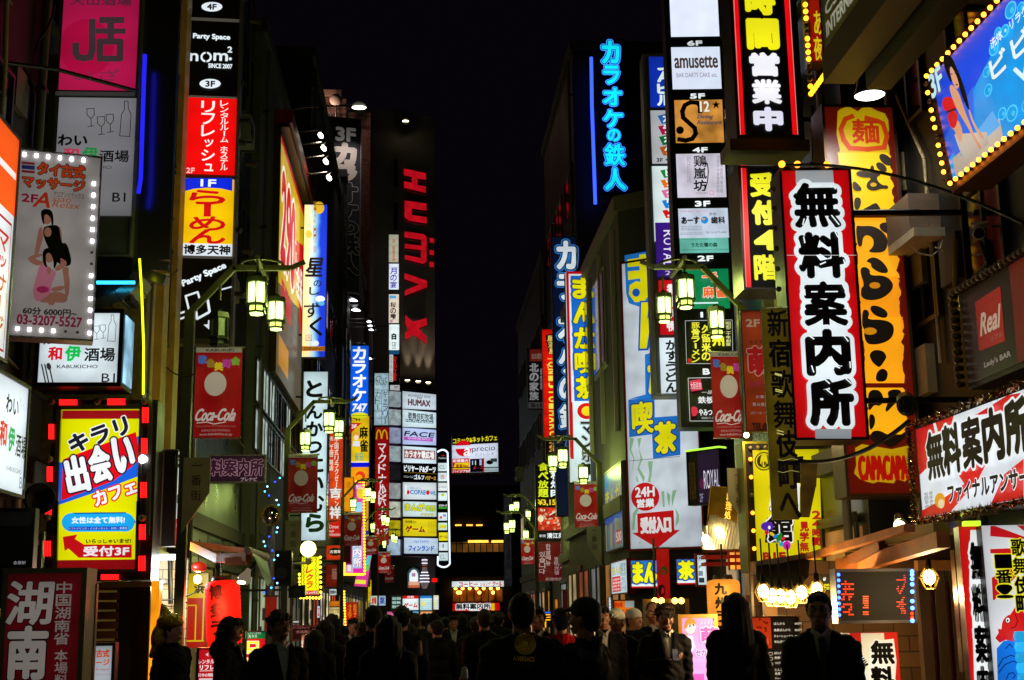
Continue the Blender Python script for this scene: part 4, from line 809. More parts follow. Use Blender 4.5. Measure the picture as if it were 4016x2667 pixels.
pan(t, '#d4e0e4', 1110, 1285, 6); t.T('新宿コパボウル', '#3a70b0', 280, 1158, 395, 1182).O('#d02028', 258, 1212, 16, 22).T('C', '#1878c8', 278, 1188, 318, 1232, b=.03).T('OPAB', '#1878c8', 320, 1188, 440, 1238, b=.03).O('#d02028', 461, 1215, 18, 24).T('WL', '#1878c8', 482, 1200, 545, 1242, b=.03).O('#f8fcfc', 235, 1200, 12, 34).O('#f8fcfc', 235, 1152, 8, 18)
pan(t, '#cfe4e4', 1305, 1460, 10); t.T('まんが', '#e8e020', 225, 1325, 425, 1405, b=.07, ol=[('#208040', .05)]).T('喫茶', '#c8d830', 435, 1345, 540, 1410, b=.07, ol=[('#208040', .04)]).T('ゲラゲラ', '#d8c828', 385, 1425, 515, 1460, b=.05, ol=[('#208040', .03)])
pan(t, '#e8d418', 1485, 1660, 6); t.T('地球最大!!', '#203018', 225, 1500, 340, 1530, b=.02).T('ゲーム', '#901818', 230, 1555, 430, 1625, b=.08); t.scrib('#a09018', 458, 1510, 548, 1630, 6)
t.fr = 'M'; pan(t, '#d0e8fc', 110, 272, 8, x0=215, x1=562); t.T('ジョイフルサウナ', '#2868d0', 315, 135, 468, 165, b=.02).T('フィンランド', '#1850d0', 258, 190, 520, 250, b=.05, sh=.1).done()
m = MB(); hs_ = t.z1 - t.z0
for i in range(9): m.box(t.x0-.9, t.x0-.05, .2, .5, hs_*(1-(i+.92)/9), hs_*(1-(i+.1)/9), mat(['#b0c0c8', '#c0d0d4', '#a8b4d8', '#b0c4c8', '#202024', '#b8c0c0', '#e8f0d8', '#d8c818', '#c8e8ff'][i], .6, .4, 0, .4))
m.box(t.x0-.95, t.x1, .5, .7, 0, hs_, mat('#3a1430', 0, .5)); m.build('side_panel', t.root)
# neon edged tenant pillar
t = Sign('tenant_pillar', 'slim pillar of small white tenant panels outlined in white neon', 'sign', 'L', (568, 790, 672, 1910), Y=88, th=.4, cab='#16161a', face=None, fw=0)
t.T('Pavilion', '#d0d8e0', 577, 852, 650, 870, b=.02).P('#c02020', [(590,840),(625,828),(645,842),(620,838)])
P8 = [(912,995,'#d8ecf0'), (1012,1098,'#d8ecf0'), (1115,1198,'#e0e8e8'), (1215,1298,'#d8f0f0'), (1318,1400,'#101814'), (1420,1502,'#d8e8f0'), (1524,1600,'#c8e0d0')]
for a_, b_, c_ in P8: t.R(c_, 570, a_, 664, b_)
t.T('CL', '#607070', 585, 932, 640, 975).T('香', '#c03840', 590, 1030, 640, 1080).T('La Notte', '#606468', 575, 1145, 655, 1168, sh=.3).O('#c8c020', 618, 1240, 15, 17).T('ビリヤード', '#e8f0f0', 580, 1335, 660, 1362, b=.03).R('#30a028', 575, 1365, 660, 1382).O('#d04040', 600, 1470, 12, 14).O('#8098d0', 635, 1450, 18, 14).R('#d8e020', 590, 1545, 650, 1580).T('ゲーム', '#c09010', 590, 1550, 650, 1575)
t.fr = 'M'
for a_, b_, c_ in ((56, 140, '#e8d818'), (158, 242, '#d8ecf0'), (262, 345, '#d8f0f0')): t.R(c_, 578, a_, 672, b_)
t.T('ゲーム', '#a05010', 585, 85, 665, 115, b=.04).O('#8aa0a8', 622, 195, 10, 22).T('CL', '#607070', 590, 285, 645, 325)
t.fr = 'L'; nm = MB(); 
def l3(fr, x, y): t.fr = fr; q = t.loc(x, y); return (q[0], -.03, q[1]-t.off)
nm.tube([l3('L',562,800), l3('L',585,785), l3('L',615,776), l3('L',645,783), l3('L',668,805), l3('L',684,1568), l3('M',690,380), l3('M',660,405), l3('M',628,412), l3('M',595,405), l3('M',566,388), l3('M',568,300)], .06, mat('#e0f0ff', 1.6), 6); nm.build('neon_tube', t.root); t.done()
# frame sign over the end of the street
s = Sign('cafe_board', 'lit board with yellow lettering over a red cup on dark sky at the street end', 'sign', 'L', (700, 618, 1198, 1020), Y=124, yaw=-14, th=.6, cab='#c8d8e0', face='#dce4f8', e=.95, fw=.12, rim='#d8ecf4', br=False, vary=.1)
s.P('#1c060a', [(712,638),(1185,618),(1187,706),(714,730)]).T('コミック&ネットカフェ', '#f0e420', 722, 642, 1176, 700, b=.04, rot=2.5).O('#d81018', 830, 762, 82, 82).P('#dce4f8', [(735,735),(930,728),(930,760),(735,768)]).T('a', '#ffffff', 835, 760, 905, 838, b=.03, sh=.2).T('precio', '#3a4450', 918, 735, 1155, 805, rot=2).T('アプレシオ', '#605868', 945, 808, 1145, 835, rot=2)
s.P('#d01020', [(716,870),(890,862),(890,1012),(716,1018)]).T('新宿最大', '#f8e8f0', 722, 872, 882, 905, b=.04).P('#f0d818', [(745,912),(884,906),(884,972),(722,978)]).T('直進30m', '#b02010', 752, 922, 880, 965, b=.04).T('ハイジアB1', '#f8f0f0', 722, 982, 886, 1012, b=.04)
s.R('#14101c', 898, 868, 1040, 1005).R('#d01020', 1030, 860, 1045, 1005).P('#b8d0d4', [(1048,865),(1182,858),(1184,998),(1048,1002)]).O('#181c20', 1100, 905, 35, 22).R('#303840', 1110, 865, 1175, 900).T('ダーツ', '#e84858', 930, 945, 1028, 975, b=.03).R('#c8d8f0', 920, 890, 928, 930).R('#c8d8f0', 950, 888, 960, 932).R('#a0b8d8', 995, 875, 1018, 935).scrib('#202830', 1048, 950, 1182, 998, 2).done()
m = MB(); hh = s.root.location.z
for xx in (s.x0+1.2, s.x1-1.2): m.bar((xx, .5, 0), (xx, .5, zt - hh), .18, .18, DARK())
m.build('post', s.root)
for nm_, lb, rc, fc, tx, tc, e in (('coffee_sign', 'white lit coffee shop fascia with red katakana at the street end', (705, 548, 1250, 620), '#eaf4f4', None, None, 1.0), ('info_sign', 'red lit fascia with outlined black characters low at the street end', (712, 772, 1208, 865), '#d80810', None, None, .95)):
    s = Sign(nm_, lb, 'sign', 'M', rc, Y=128.8, th=.8, cab='#2a2a2a', face=fc, e=e, fw=.06, br=False)
    if nm_[0] == 'c': s.T('コーヒー', '#c01818', 782, 562, 980, 612, b=.06).T('ショップ', '#c02828', 1000, 568, 1108, 606, b=.03).T('クール', '#c02020', 1125, 555, 1225, 610, b=.04, sh=.1)
    else: s.T('無料案内所', '#0a0a0c', 752, 782, 1108, 846, b=.06, ol=[('#f8fcfc', .09)]).R('#f0d010', 1115, 782, 1150, 855).O('#f4f4f4', 950, 855, 60, 10)
    s.done()
s = Sign('hall_sign', 'tall faded grey hall sign with vertical characters, unlit', 'sign', 'M', (1242, -330, 1325, 612), Y=100, th=.5, cab='#4a4a4c', face='#5a5862', e=.12, fw=.03, vary=.5)  # slight emission imitates light falling on the unlit face
s.fr = 'N'; s.V('新宿東宝会館', '#26242a', 165, 325, 200, 720, b=.02).done()
s = Sign('bar_fascia', 'barely visible grey bar lettering on the dark end block', 'sign', 'L', (960, 1375, 1220, 1455), Y=129.4, th=.15, cab='#242224', face='#28262a', e=0, fw=0, br=False); s.T('LUXOR Bar', '#5a545c', 970, 1385, 1212, 1445, b=.03, sh=.15, e=0).done()
# shop fronts under the tall slab
for lb, rc, fc, tx, tc in (('white and red lit game arcade panel at the end of the street', (202, 700, 374, 856), '#e8f4f8', 'ゲーム', '#d02020'), ('pale blue lit arcade poster between two other lit panels', (380, 700, 512, 856), '#c8ecf0', '', ''), ('cream lit arcade poster at the right of the arcade panels', (518, 696, 580, 850), '#e8e4d8', '', '')):
    s = Sign('arcade_panel', lb, 'sign', 'M', rc, Y=97, th=.2, cab='#202024', face=fc, e=1.0, fw=.03, br=False)
    x0_, y0_, x1_, y1_ = rc
    if tx: s.R('#d81818', x0_, y0_, x1_, y0_+34).T(tx, tc, x0_+18, y0_+75, x1_-15, y0_+128, b=.06).T('対戦', '#f8e8e8', x0_+50, y0_+5, x0_+120, y0_+28, b=.05)
    else: s.R('#2880d0' if x0_ < 500 else '#f0e8c0', x0_, y0_, x1_, y0_+30); s.scrib('#70a8b8', x0_+8, y0_+45, x1_-8, y1_-15, 5); s.R('#e8e090', x0_+12, y0_+60, (x0_+x1_)/2, y0_+110)
    s.done()
for lb, rc, fc, c2 in (('blue and white poster low behind the crowd', (268, 862, 372, 940), '#58b8f0', '#e8f080'), ('orange and white poster low behind the crowd', (385, 862, 515, 935), '#f8a050', '#f4f0e8'), ('pink lit poster low behind the crowd', (55, 868, 138, 945), '#f050a8', '#fff0f8'), ('green and white lit arcade board beside the game panel', (88, 700, 196, 850), '#16302c', '#d8fff0')):
    s = Sign('arcade_panel', lb, 'sign', 'M', rc, Y=96.5, th=.15, cab='#202024', face=fc, e=1.0, fw=.02, br=False); s.scrib(c2, rc[0]+10, rc[1]+12, rc[2]-10, rc[3]-12, 3).done()
s = Sign('pub_sign', 'arched lit pub sign with a pale emblem over an orange base', 'sign', 'M', (252, 408, 388, 628), Y=99, th=.4, cab='#1a1a1e', face=None, fw=0, br=False)
s.P('#3a5a64', [(256,625),(256,470),(280,430),(320,414),(360,430),(384,470),(384,625)], e=.6).O('#e8eef0', 320, 495, 45, 60).P('#e8eef0', [(275,500),(365,500),(365,560),(275,560)]).R('#e0a888', 268, 560, 378, 595).R('#c86040', 268, 596, 382, 622).O('#8090c8', 310, 490, 10, 22).O('#c07080', 328, 490, 10, 22); s.N('#50606a', [(280,470),(300,440),(322,432),(345,440),(362,470)], 8).done()
r = thing('bowling_pin', 'giant white bowling pin sign with red collar and bright stripes', 'sign', (pt('M', 432, 630, Y=98.5)))
zz = lambda y: pt('M', 432, y, Y=98.5).z - r.location.z; ww = lambda d: abs(pt('M', 432+d, 500, Y=98.5).x - pt('M', 432, 500, Y=98.5).x)
m = MB(); m.lathe([(0, zz(632)), (ww(22), zz(630)), (ww(40), zz(585)), (ww(46), zz(535)), (ww(40), zz(490)), (ww(26), zz(440)), (ww(22), zz(400)), (ww(27), zz(365)), (ww(28), zz(345)), (ww(20), zz(322)), (0, zz(316))], mat('#d8c8c0', .18, .4, 0, .3), 24); m.build('pin_body', r)
m = MB(); m.lathe([(ww(25), zz(440)), (ww(24), zz(425))], mat('#b01010', .3), 24); m.lathe([(ww(24), zz(412)), (ww(24), zz(396))], mat('#b01010', .3), 24); m.build('collar', r)
for y, d in ((338, 29), (371, 28), (465, 34), (497, 44), (528, 48), (562, 47)):
    m = MB(); m.lathe([(ww(d), zz(y+3)), (ww(d)+.03, zz(y)), (ww(d), zz(y-3))], mat('#e0e4ff', 2.2), 24); m.build('light_ring', r)
s = Sign('led_sign', 'small red glowing sign beside the giant bowling pin', 'sign', 'M', (505, 525, 562, 565), Y=98.5, th=.2, cab='#200', face='#ff1010', e=1.2, fw=0, br=False); s.T('空室', '#500', 512, 532, 556, 560).done()
# hanging banners and little signs further along the left pavement
s = Sign('info_board', 'purple unlit board with outlined characters on a grey beam', 'sign', 'F', (492, 858, 990, 1105), Y=19.5, th=.12, cab='#7a7468', face='#2e0a26', e=.45, fw=.02)  # no lamp inside: the glow is surrounding light put in as emission
s.T('料案内所', '#3a0c2c', 505, 895, 970, 1045, b=.035, ol=[('#d8a0b0', .025)]).T('プレナビ', '#e0b8c8', 770, 1058, 915, 1092, b=.03).done()
s = Sign('tele_sign', 'narrow yellow lit sign with red katakana and a red foot under the globe lamp', 'sign', 'H', (1300, 480, 1465, 825), Y=30, th=.2, cab='#3a3a08', face='#f4f408', e=1.05, fw=.012)
s.V('テレクラ', '#d81c10', 1345, 500, 1405, 765, b=.06, sh=.15).N('#287818', [(1325,490+i*22+0) for i in range(1)] + [(1322+(i%2)*8, 490+i*18) for i in range(16)], 5).N('#287818', [(1428+(i%2)*8, 490+i*18) for i in range(16)], 5).R('#c81420', 1345, 782, 1452, 822).T('リンハウス', '#fff0f0', 1348, 788, 1448, 815, b=.04)
s.bulbs(seg((1472,490), (1476,840), 9) + seg((1300,845), (1462,848), 7) + seg((1288,640), (1290,740), 4), .028, '#ffd830', 6).done()
s = Sign('cafe_sign', 'orange and red oval logo sign under the orange banner', 'sign', 'K', (400, 755, 535, 890), Y=45, th=.15, cab='#401008', face='#d83810', e=.8, fw=.015); s.O('#200808', 480, 815, 60, 35).T('古宮館', '#f8e8d8', 430, 800, 535, 828, b=.03).done()
s = Sign('poster_board', 'dark red poster board by the orange lit shop', 'sign', 'K', (398, 925, 500, 1130), Y=42, th=.1, cab='#1a1010', face='#901808', e=.6, fw=.015, vary=.7); s.T('麺', '#e0b090', 450, 960, 495, 1060, e=.4).done()
s = Sign('shop_banner', 'pink and green tilted banner hanging by the bulb edged sign', 'banner', 'K', (650, 840, 790, 1125), Y=56, th=.03, cab='#888', face=None, fw=0); s.P('#d83890', [(755,845),(802,840),(760,1125),(645,1115),(665,1030),(720,1010)]).P('#50d0d0', [(762,850),(800,848),(775,960),(740,960)]).P('#e8e040', [(660,1060),(750,1065),(748,1100),(655,1095)]).P('#60c060', [(750,930),(785,925),(770,985),(748,985)]).done()
s = Sign('restaurant_banner', 'red poster with gold coin pattern low beside the third lantern post', 'sign', 'K', (570, 1258, 680, 1410), Y=44.6, th=.05, cab='#300', face='#b81408', e=.75, fw=0, br=False); s.V('429', '#e88018', 590, 1270, 625, 1400, b=.04).V('餃子', '#f0a030', 640, 1270, 672, 1390, b=.03).bulbs(seg((560,1165), (572,1480), 14), .035, '#ff9820', 5).done()
# ================================================================ right hand row
YL, BL, NV = '#e8e010', '#1868c8', '#0c2890'
s = Sign('karaoke_neon', 'bright cyan neon vertical karaoke lettering high on the dark building', 'sign', 'P', (455, 120, 690, 1470), Y=44.1, th=.25, cab='#120e12', face='#0a0a14', e=0, fw=0, br=False, vary=0)
for i, (ch, a_, b_, x0_, x1_) in enumerate((('カ',125,345,455,640),('ラ',345,525,470,640),('オ',540,715,468,660),('ケ',735,910,470,668),('の',905,1030,505,645),('鉄',1035,1245,480,685),('人',1250,1460,480,695))):
    s.T(ch, '#10e8f8', x0_+12, a_+8, x1_-12, b_-8, b=.05, ol=[('#1838ff', .075), ('#60f0ff', .055), ('#0a28c8', .04)], e=1.1)
s.done()
m = MB(); m.tube([pt('P', 378, 280, Y=43.8), pt('P', 384, 700, Y=43.8), pt('P', 398, 1100, Y=43.8), pt('P', 414, 1568, Y=43.8)], .06, mat('#3050ff', 2.2)); tag(m.build('light_tube'), 'long blue light tube down the corner of the karaoke building', 'light tube')
m = MB(); m.tube([pt('P', 840, 860, Y=43.8), pt('P', 848, 1120, Y=43.8)], .03, mat('#2a20ff', 1.2)); tag(m.build('light_tube'), 'short blue light tube between the neon lettering and the blue sign', 'light tube')
s = Sign('bar_sign', 'dim dark sign with red serif capitals under the neon lettering', 'sign', 'U', (-20, 350, 95, 560), Y=43.5, th=.15, cab='#1a1416', face='#2a2224', e=.3, fw=.02, br=False); s.T('MAN', '#a82838', -65, 430, 80, 530, b=.04).done()
# far right to near
s = Sign('family_sign', 'black vertical sign with pale grey characters, almost unlit', 'sign', 'O', (265, 595, 412, 1130), Y=50, th=.25, cab='#101014', face='#0e0e12', e=.3, fw=.02)
s.R('#7a2018', 285, 605, 410, 710, e=.5).T('北の家族', '#c8b8b0', 300, 640, 400, 690, e=.4).V('北の家族', '#b8b8bc', 282, 725, 365, 1055, b=.06, e=.4).V('個室宴', '#a8a8ac', 375, 770, 410, 960, b=.04, e=.4).R('#585458', 272, 1070, 415, 1125, e=.4).T('B1F', '#16161a', 300, 1080, 405, 1115, b=.05).done()
s = Sign('izakaya_sign', 'red vertical sign with brick pattern and sideways yellow capitals', 'sign', 'O', (400, 428, 525, 1400), Y=45.5, th=.25, cab='#401008', face='#e81808', e=.95, fw=.01, vary=.35)
for i in range(28): s.N('#8a0c08', [(400, 440+i*35), (525, 440+i*35)], 2)
s.P('#301008', [(420,485),(480,470),(510,640),(455,655)]).V('居酒屋', '#f0d060', 435, 485, 500, 650, b=.03, lean=22).N('#f0c040', [(445,690),(510,690),(525,740),(505,800),(455,800),(440,740)], 8)
for i, ch in enumerate('ONIJYU-MARU'): 
    cx, cz = s.loc(480 + i*1.2, 740 + i*61); k = abs(s.loc(480, 700)[1] - s.loc(480, 760)[1]); s.k += 1; s._t(ch, cx, cz, k*.78, abs(s.loc(445,900)[0]-s.loc(515,900)[0]), '#ffe048', .05, [('#a02808', .04)], 0, -90, None, em=k)
s.done()
s = Sign('izakaya_sign', 'small dark panel with stacked orange floor numbers under the red brick sign', 'sign', 'O', (428, 1412, 525, 1560), Y=45.2, th=.2, cab='#201008', face='#180c08', e=.2, fw=.01); s.V('234', '#f0a040', 455, 1420, 500, 1550, b=.05).V('F', '#f0a040', 505, 1420, 522, 1450).done()
s = Sign('karaoke_sign', 'navy karaoke sign with white outlined katakana behind a column of white lamps', 'sign', 'z', (1277, 545, 1336, 1190), Y=37.5, th=.3, cab='#0c1020', face='#0a1430', e=.8, fw=.02)
s.fr = 'O'
for i, ch in enumerate('カラオケの鉄人'):
    pass
s.fr = 'z'
for ch, a_, b_ in (('カ', 555, 622), ('ラ', 632, 692), ('オ', 722, 790), ('ケ', 805, 862), ('の', 868, 925), ('鉄', 932, 990), ('人', 1000, 1060)):
    s.T(ch, '#eaf6ff', 1282+(a_-555)*.02, a_, 1330+(a_-555)*.02, b_, b=.06, ol=[('#3080d0', .075), ('#081028', .035)])
s.bulbs(seg((1311, 630), (1318, 1180), 46), .028, '#d0f4ff', 5, name='square_lamp').done()
s = Sign('cafe_sign', 'red edged vertical sign with fat yellow characters on blue, white lower half', 'sign', 'z', (1309, 628, 1384, 1112), Y=31, th=.3, cab='#2a1010', face='#e0f6f8', e=1.0, fw=.0, vary=.12, rim='#a01010')
s.fr = 'Q'; s.R('#d80c14', 62, 370, 328, 2000, e=.9); s.fr = 'O'; s.R('#d80c14', 640, 1060, 915, 1568, e=.9); s.fr = 'O'; 
s.fr = 'Q'; s.R('#e4f0f4', 80, 392, 310, 1520); s.fr = 'O'; s.R('#dcf4f8', 668, 1065, 900, 1640)
s.fr = 'Q'
for i, (ch, a_, b_, x_) in enumerate((('ま',418,612,98),('ん',635,830,104),('が',848,1050,112),('喫',1075,1268,118),('茶',1292,1492,125))):
    s.R(BL, x_-12, a_-10, x_+202, b_+18).T(ch, YL, x_, a_, x_+188, b_, b=.085, ol=[('#1868d8', .09), ('#081018', .03)])
s.fr = 'O'; s.O('#d81418', 785, 1150, 85, 72).O('#f0d820', 785, 1150, 48, 42)
s.V('マンボー', '#0a0a0c', 728, 1240, 848, 1720, b=.04, ol=[('#101010', .06), ('#e8f8f8', .035)], lean=20).done()
m = MB(); q = (s.x1+.05); m.box(q, q+.10, .05, .2, 0, s.z1-s.z0, mat('#c01010', .8, .4)); m.build('side_panel', s.root)
s = Sign('barbecue_sign', 'black grill restaurant sign with white and yellow characters over a meat picture', 'sign', 'z', (1235, 1072, 1308, 1250), Y=46.8, th=.3, cab='#141014', face='#0a0a0e', e=.3, fw=.01)
s.fr = 'N'; s.V('本格焼肉', '#e8f8f8', 508, -105, 602, 162, b=.07).V('食べ放題', '#d8e820', 412, -105, 492, 165, b=.06).R('#1c1808', 400, 170, 612, 236).T('¥3,150', '#e8c828', 410, 178, 580, 230, b=.05).R('#b02818', 412, 242, 612, 418)
for i in range(70):
    x_, y_ = rnd.uniform(425, 600), rnd.uniform(255, 408); s.O(rnd.choice(('#d83820', '#e87048', '#7a0c10', '#c8a078', '#e0b890', '#581010', '#d04830')), x_, y_, rnd.uniform(6, 18), rnd.uniform(5, 13), rot=rnd.uniform(0, 90), n=8)
s.N('#e8e0d8', [(500,300),(590,250)], 8).O('#f0e0b8', 430, 330, 22, 26).T('新宿', '#d8e0e8', 420, 450, 468, 472, b=.02).T('清江苑', '#f0f4f8', 478, 438, 610, 480, b=.06).done()
def cloth(name, label, fr, rect, Y, col, e, fn=None, yaw=0, wave=.03, top=True, group=None, cat='banner'):
    """a hanging cloth banner with a batten, gently waved, print on its face"""
    s = Sign(name, label, cat, fr, rect, Y=Y, yaw=yaw, face=None, br=False, fw=0, nocab=True, group=group)
    s.e = e; w = s.x1-s.x0; h = s.z1-s.z0; m = MB(); n = 10
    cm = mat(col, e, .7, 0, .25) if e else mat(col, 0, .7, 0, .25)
    vs = [(s.x0 + w*i/n, .004 + wave*math.sin(i*.9)*j, h*(1-j)) for j in (0, .5, 1) for i in range(n+1)]
    vs2 = [(x, y+.006, z) for x, y, z in vs]
    fs = [(j*(n+1)+i, (j+1)*(n+1)+i, (j+1)*(n+1)+i+1, j*(n+1)+i+1) for j in range(2) for i in range(n)]
    m.add(vs, fs, cm); m.add(vs2, [f[::-1] for f in fs], cm); m.build('cloth', s.root)
    if top: m = MB(); m.cyl((s.x0-.03, 0, h), (s.x1+.03, 0, h), .014, .014, METAL(), 8); m.cyl((s.x0-.01, 0, 0), (s.x1+.01, 0, 0), .01, .01, METAL(), 8); m.build('batten', s.root)
    s.wave = wave
    if fn: s.k = 4; s.x_l = wave; fn(s)
    if s.L.f:
        # lettering follows the waves of the cloth
        s.L.v = [(x, y + wave*math.sin((x-s.x0)/w*n*.9)*(1-z/h) - .004, z) for x, y, z in s.L.v]
        s.L.build('lettering', s.root)
    return s
def korean(s):
    s.V('환자수초박수', '#d8b8b8', 582, 518, 622, 720, b=.03, e=.5).V('한글메뉴', '#d8b8b8', 470, 520, 508, 690, b=.03, e=.5).V('安明光信', '#c8a8a8', 535, 620, 575, 760, b=.02, e=.5).V('있습니다', '#d8b8b8', 420, 580, 468, 755, b=.04, e=.5).T('新宿物語', '#c8b0b0', 470, 780, 600, 806, e=.5)
cloth('menu_banner', 'dark red cloth banner with Korean lettering hanging under the grill sign', 'N', (402, 505, 638, 808), 45.8, '#701018', .5, korean, wave=.06)
s = Sign('cafe_board', 'unlit board with faded yellow cafe lettering and a price on maroon', 'sign', 'N', (735, 682, 962, 885), Y=33, th=.12, cab='#6a1a14', face='#3a1010', e=.3, fw=.02)  # low emission replaces light caught by the unlit board
s.T('まんが喫茶', '#b0a040', 755, 705, 950, 750, b=.06, ol=[('#205888', .07)]).T('60分200円', '#a09030', 748, 780, 955, 822, b=.06).R('#8a8478', 745, 830, 952, 878).O('#388048', 785, 855, 22, 20).T('McRIE', '#605850', 812, 840, 945, 870, b=.02).done()
# corner cafe facade
def xyz_sign(nm, lb, **k): return Sign(nm, lb, 'sign', **k)
s = xyz_sign('cafe_wall_sign', 'huge white wall sign on the corner with fat yellow characters and a red arrow', fr='z', rect=(1440, 590, 1612, 1268), Y=24.75, yaw=-35, th=.14, cab='#5a4a40', face='#d4e0ea', e=.8, fw=.04, br=False, rim='#a02018', vary=.2)
s.fr = 'Q'
s.P(BL, [(560,225),(790,180),(820,2400),(585,2400)]) if False else None
s.P('#2078d0', [(560,228),(835,178),(838,640),(800,1040),(680,1060),(690,680),(600,650),(575,560)])
s.P(YL, [(585,265),(690,250),(690,222),(745,215),(750,245),(800,235),(800,305),(752,312),(754,355),(810,345),(810,420),(760,425),(770,520),(815,560),(815,640),(765,590),(735,635),(650,640),(598,570),(605,490),(660,455),(700,462),(698,430),(592,445),(590,368),(694,360),(692,322),(588,332)]).O('#1858b8', 662, 555, 34, 36).P('#1858b8', [(695,628),(788,625),(775,740),(840,700),(840,870),(800,850),(772,1062),(680,1066)]).P(YL, [(708,642),(776,640),(760,790),(800,735),(840,730),(840,845),(788,830),(756,1045),(695,1048)])
s.P('#2078d0', [(740,1100),(900,1050),(900,1480),(600,1490),(745,1450)]).T('が', YL, 765, 1075, 905, 1450, b=.08, ol=[('#1868c8', .05)])
s.fr = 'R'
s.P('#2070c8', [(372,40),(602,20),(605,195),(825,180),(830,525),(590,560),(580,345),(380,370)]).T('喫', YL, 402, 55, 592, 340, b=.07, ol=[('#0a2868', .035)]).T('茶', YL, 600, 230, 798, 515, b=.09, ol=[('#0a2868', .035)])
# leaves of water weed, red disc and the arrow
for pts in ([(388,375),(425,380),(400,480),(430,560),(405,690),(420,560),(385,480)], [(455,385),(490,375),(470,470),(500,560),(470,640),(520,720),(510,770),(455,650),(480,560)], [(545,585),(590,580),(580,700),(570,765),(545,765),(560,680)], [(440,710),(455,720),(465,765),(450,765)], [(665,850),(690,840),(695,985),(680,985)], [(715,850),(745,880),(735,985),(715,900)], [(765,840),(800,830),(775,920),(760,990),(755,900)], [(410,1185),(415,1040),(450,990),(480,985),(440,1060),(430,1180)], [(785,985),(820,1050),(820,1110),(790,1160),(800,1060)], [(470,1300),(485,1275),(480,1305)]): s.P('#8cb890', pts)
s.O('#c81018', 525, 893, 124, 124).T('24H', '#f0f8fc', 436, 805, 608, 895, b=.05).T('営業', '#f0f8fc', 450, 910, 605, 988, b=.07)
s.P('#c40c14', [(455,1042),(775,1012),(782,1185),(832,1186),(632,1345),(412,1212),(462,1207)]).T('受付入口', '#f4f0f0', 482, 1065, 755, 1215, b=.08)
s.N('#606060', [(385,580),(830,540)], 4).done()
s = xyz_sign('cafe_wall_sign', 'tall weathered poster panel with yellow lettering over blue waves, seen at a slant', fr='z', rect=(1395, 1075, 1437, 1270), X=3.85, yaw=-90, th=.1, cab='#5a564e', face='#7a98b0', e=.55, fw=.03, br=False, uv=True, vary=.5)
s.P('#3080d0', [(2,4),(98,4),(98,22),(70,12),(40,14),(2,24)]).T('まんが', '#d8c828', 8, 22, 92, 46, b=.07, ol=[('#2860b0', .05)]).N('#d8e8f0', [(2,58),(25,48),(50,56),(75,46),(98,54)], 5).P('#1850a8', [(2,58),(25,50),(50,58),(75,48),(98,56),(98,66),(60,62),(30,70),(2,64)])
for i in range(14): s.R(rnd.choice(('#b0a8a0', '#58687a', '#88a040', '#c8b060', '#9a8aa0')), 4+i*6.6, 66, 8+i*6.6, 97, e=.4)
s.T('500', '#f0e0e0', 68, 80, 96, 92, b=.05, ol=[('#c01010', .2)]).done()
for lb, rc, ch, chx in (('lit blue sign with fat yellow characters left of the red flag', (1453, 1290, 1520, 1358), 'まん', None), ('lit blue sign end with a fat yellow tea character behind the red flag', (1558, 1287, 1606, 1350), '茶', None)):
    s = xyz_sign('cafe_sign', lb, fr='z', rect=rc, Y=24.2, yaw=-8, th=.2, cab='#8a1010', face='#2a88d8', e=1.05, fw=.02, br=False)
    x0_, y0_, x1_, y1_ = rc; s.R('#d0141c', None, y1_-7, None, None).R('#e8f4f8', None, y1_-12, None, y1_-6)
    s.T(ch, '#ecec18', x0_+5, y0_+5, x1_-5, y1_-13, b=.08, ol=[('#1858c0', .07), ('#0a2030', .03)]).done()
s = xyz_sign('cafe_sign', 'red edged lit poster stack around the cafe corner, seen at a slant', fr='z', rect=(1410, 1292, 1448, 1370), X=3.8, yaw=-90, th=.15, cab='#8a1010', face='#c8e0ec', e=.9, fw=.02, br=False, uv=True); s.T('まんが', '#e8e020', 10, 15, 70, 40, b=.08, ol=[('#1858c0', .06)]).R('#d01818', 8, 46, 60, 92).scrib('#f0f0f0', 12, 50, 56, 90, 4).scrib('#303840', 64, 10, 96, 92, 3, vert=True).done()
s = xyz_sign('poster_board', 'red framed white poster with a small round arrow mark by the cafe', fr='S', rect=(858, 270, 985, 612), Y=22.5, th=.08, cab='#c01018', face='#d8ecf0', e=.95, fw=.04, br=False, rim='#c01018'); s.O('#303840', 900, 318, 24, 24).O('#d8ecf0', 900, 318, 20, 20).P('#101018', [(892,304),(892,332),(918,318)]).P('#88a898', [(885,400),(935,370),(935,390),(885,430)]).R('#303438', 890, 520, 945, 570).R('#788890', 885, 450, 930, 500).done()
# stacked floor signs
t = Sign('floor_sign_column', 'column of stacked tenant signs, blue top, coloured squares, purple, red and white panels', 'sign', 'z', (1494, 125, 1556, 913), Y=21.9, yaw=-3, th=.4, cab='#5a5a60', face=None, fw=.05, rim='#8a8a90')
t.fr = 'P'; t.R('#1030b0', 890, 268, 1085, 720).V('JAビル', '#dff4f0', 955, 295, 1080, 710, b=.09).R('#c8ccd0', 905, 748, 1090, 1215, e=.7)
for (x_, y_, c_, ch) in ((960,775,'#2870c8','カ'), (963,870,'#b81850','ラ'), (970,962,'#107838','オ'), (975,1055,'#c86018','ケ')): t.P(c_, [(x_,y_+20),(x_+125,y_-8),(x_+122,y_+72),(x_+38,y_+95)], e=.7).T(ch, '#f0f4f4', x_+45, y_+8, x_+112, y_+78, b=.06)
t.T('3F・4F', '#202430', 950, 1168, 1125, 1205, b=.05); t.R('#dcecec', 920, 1240, 1105, 1900, e=.9)
t.fr = 'U'
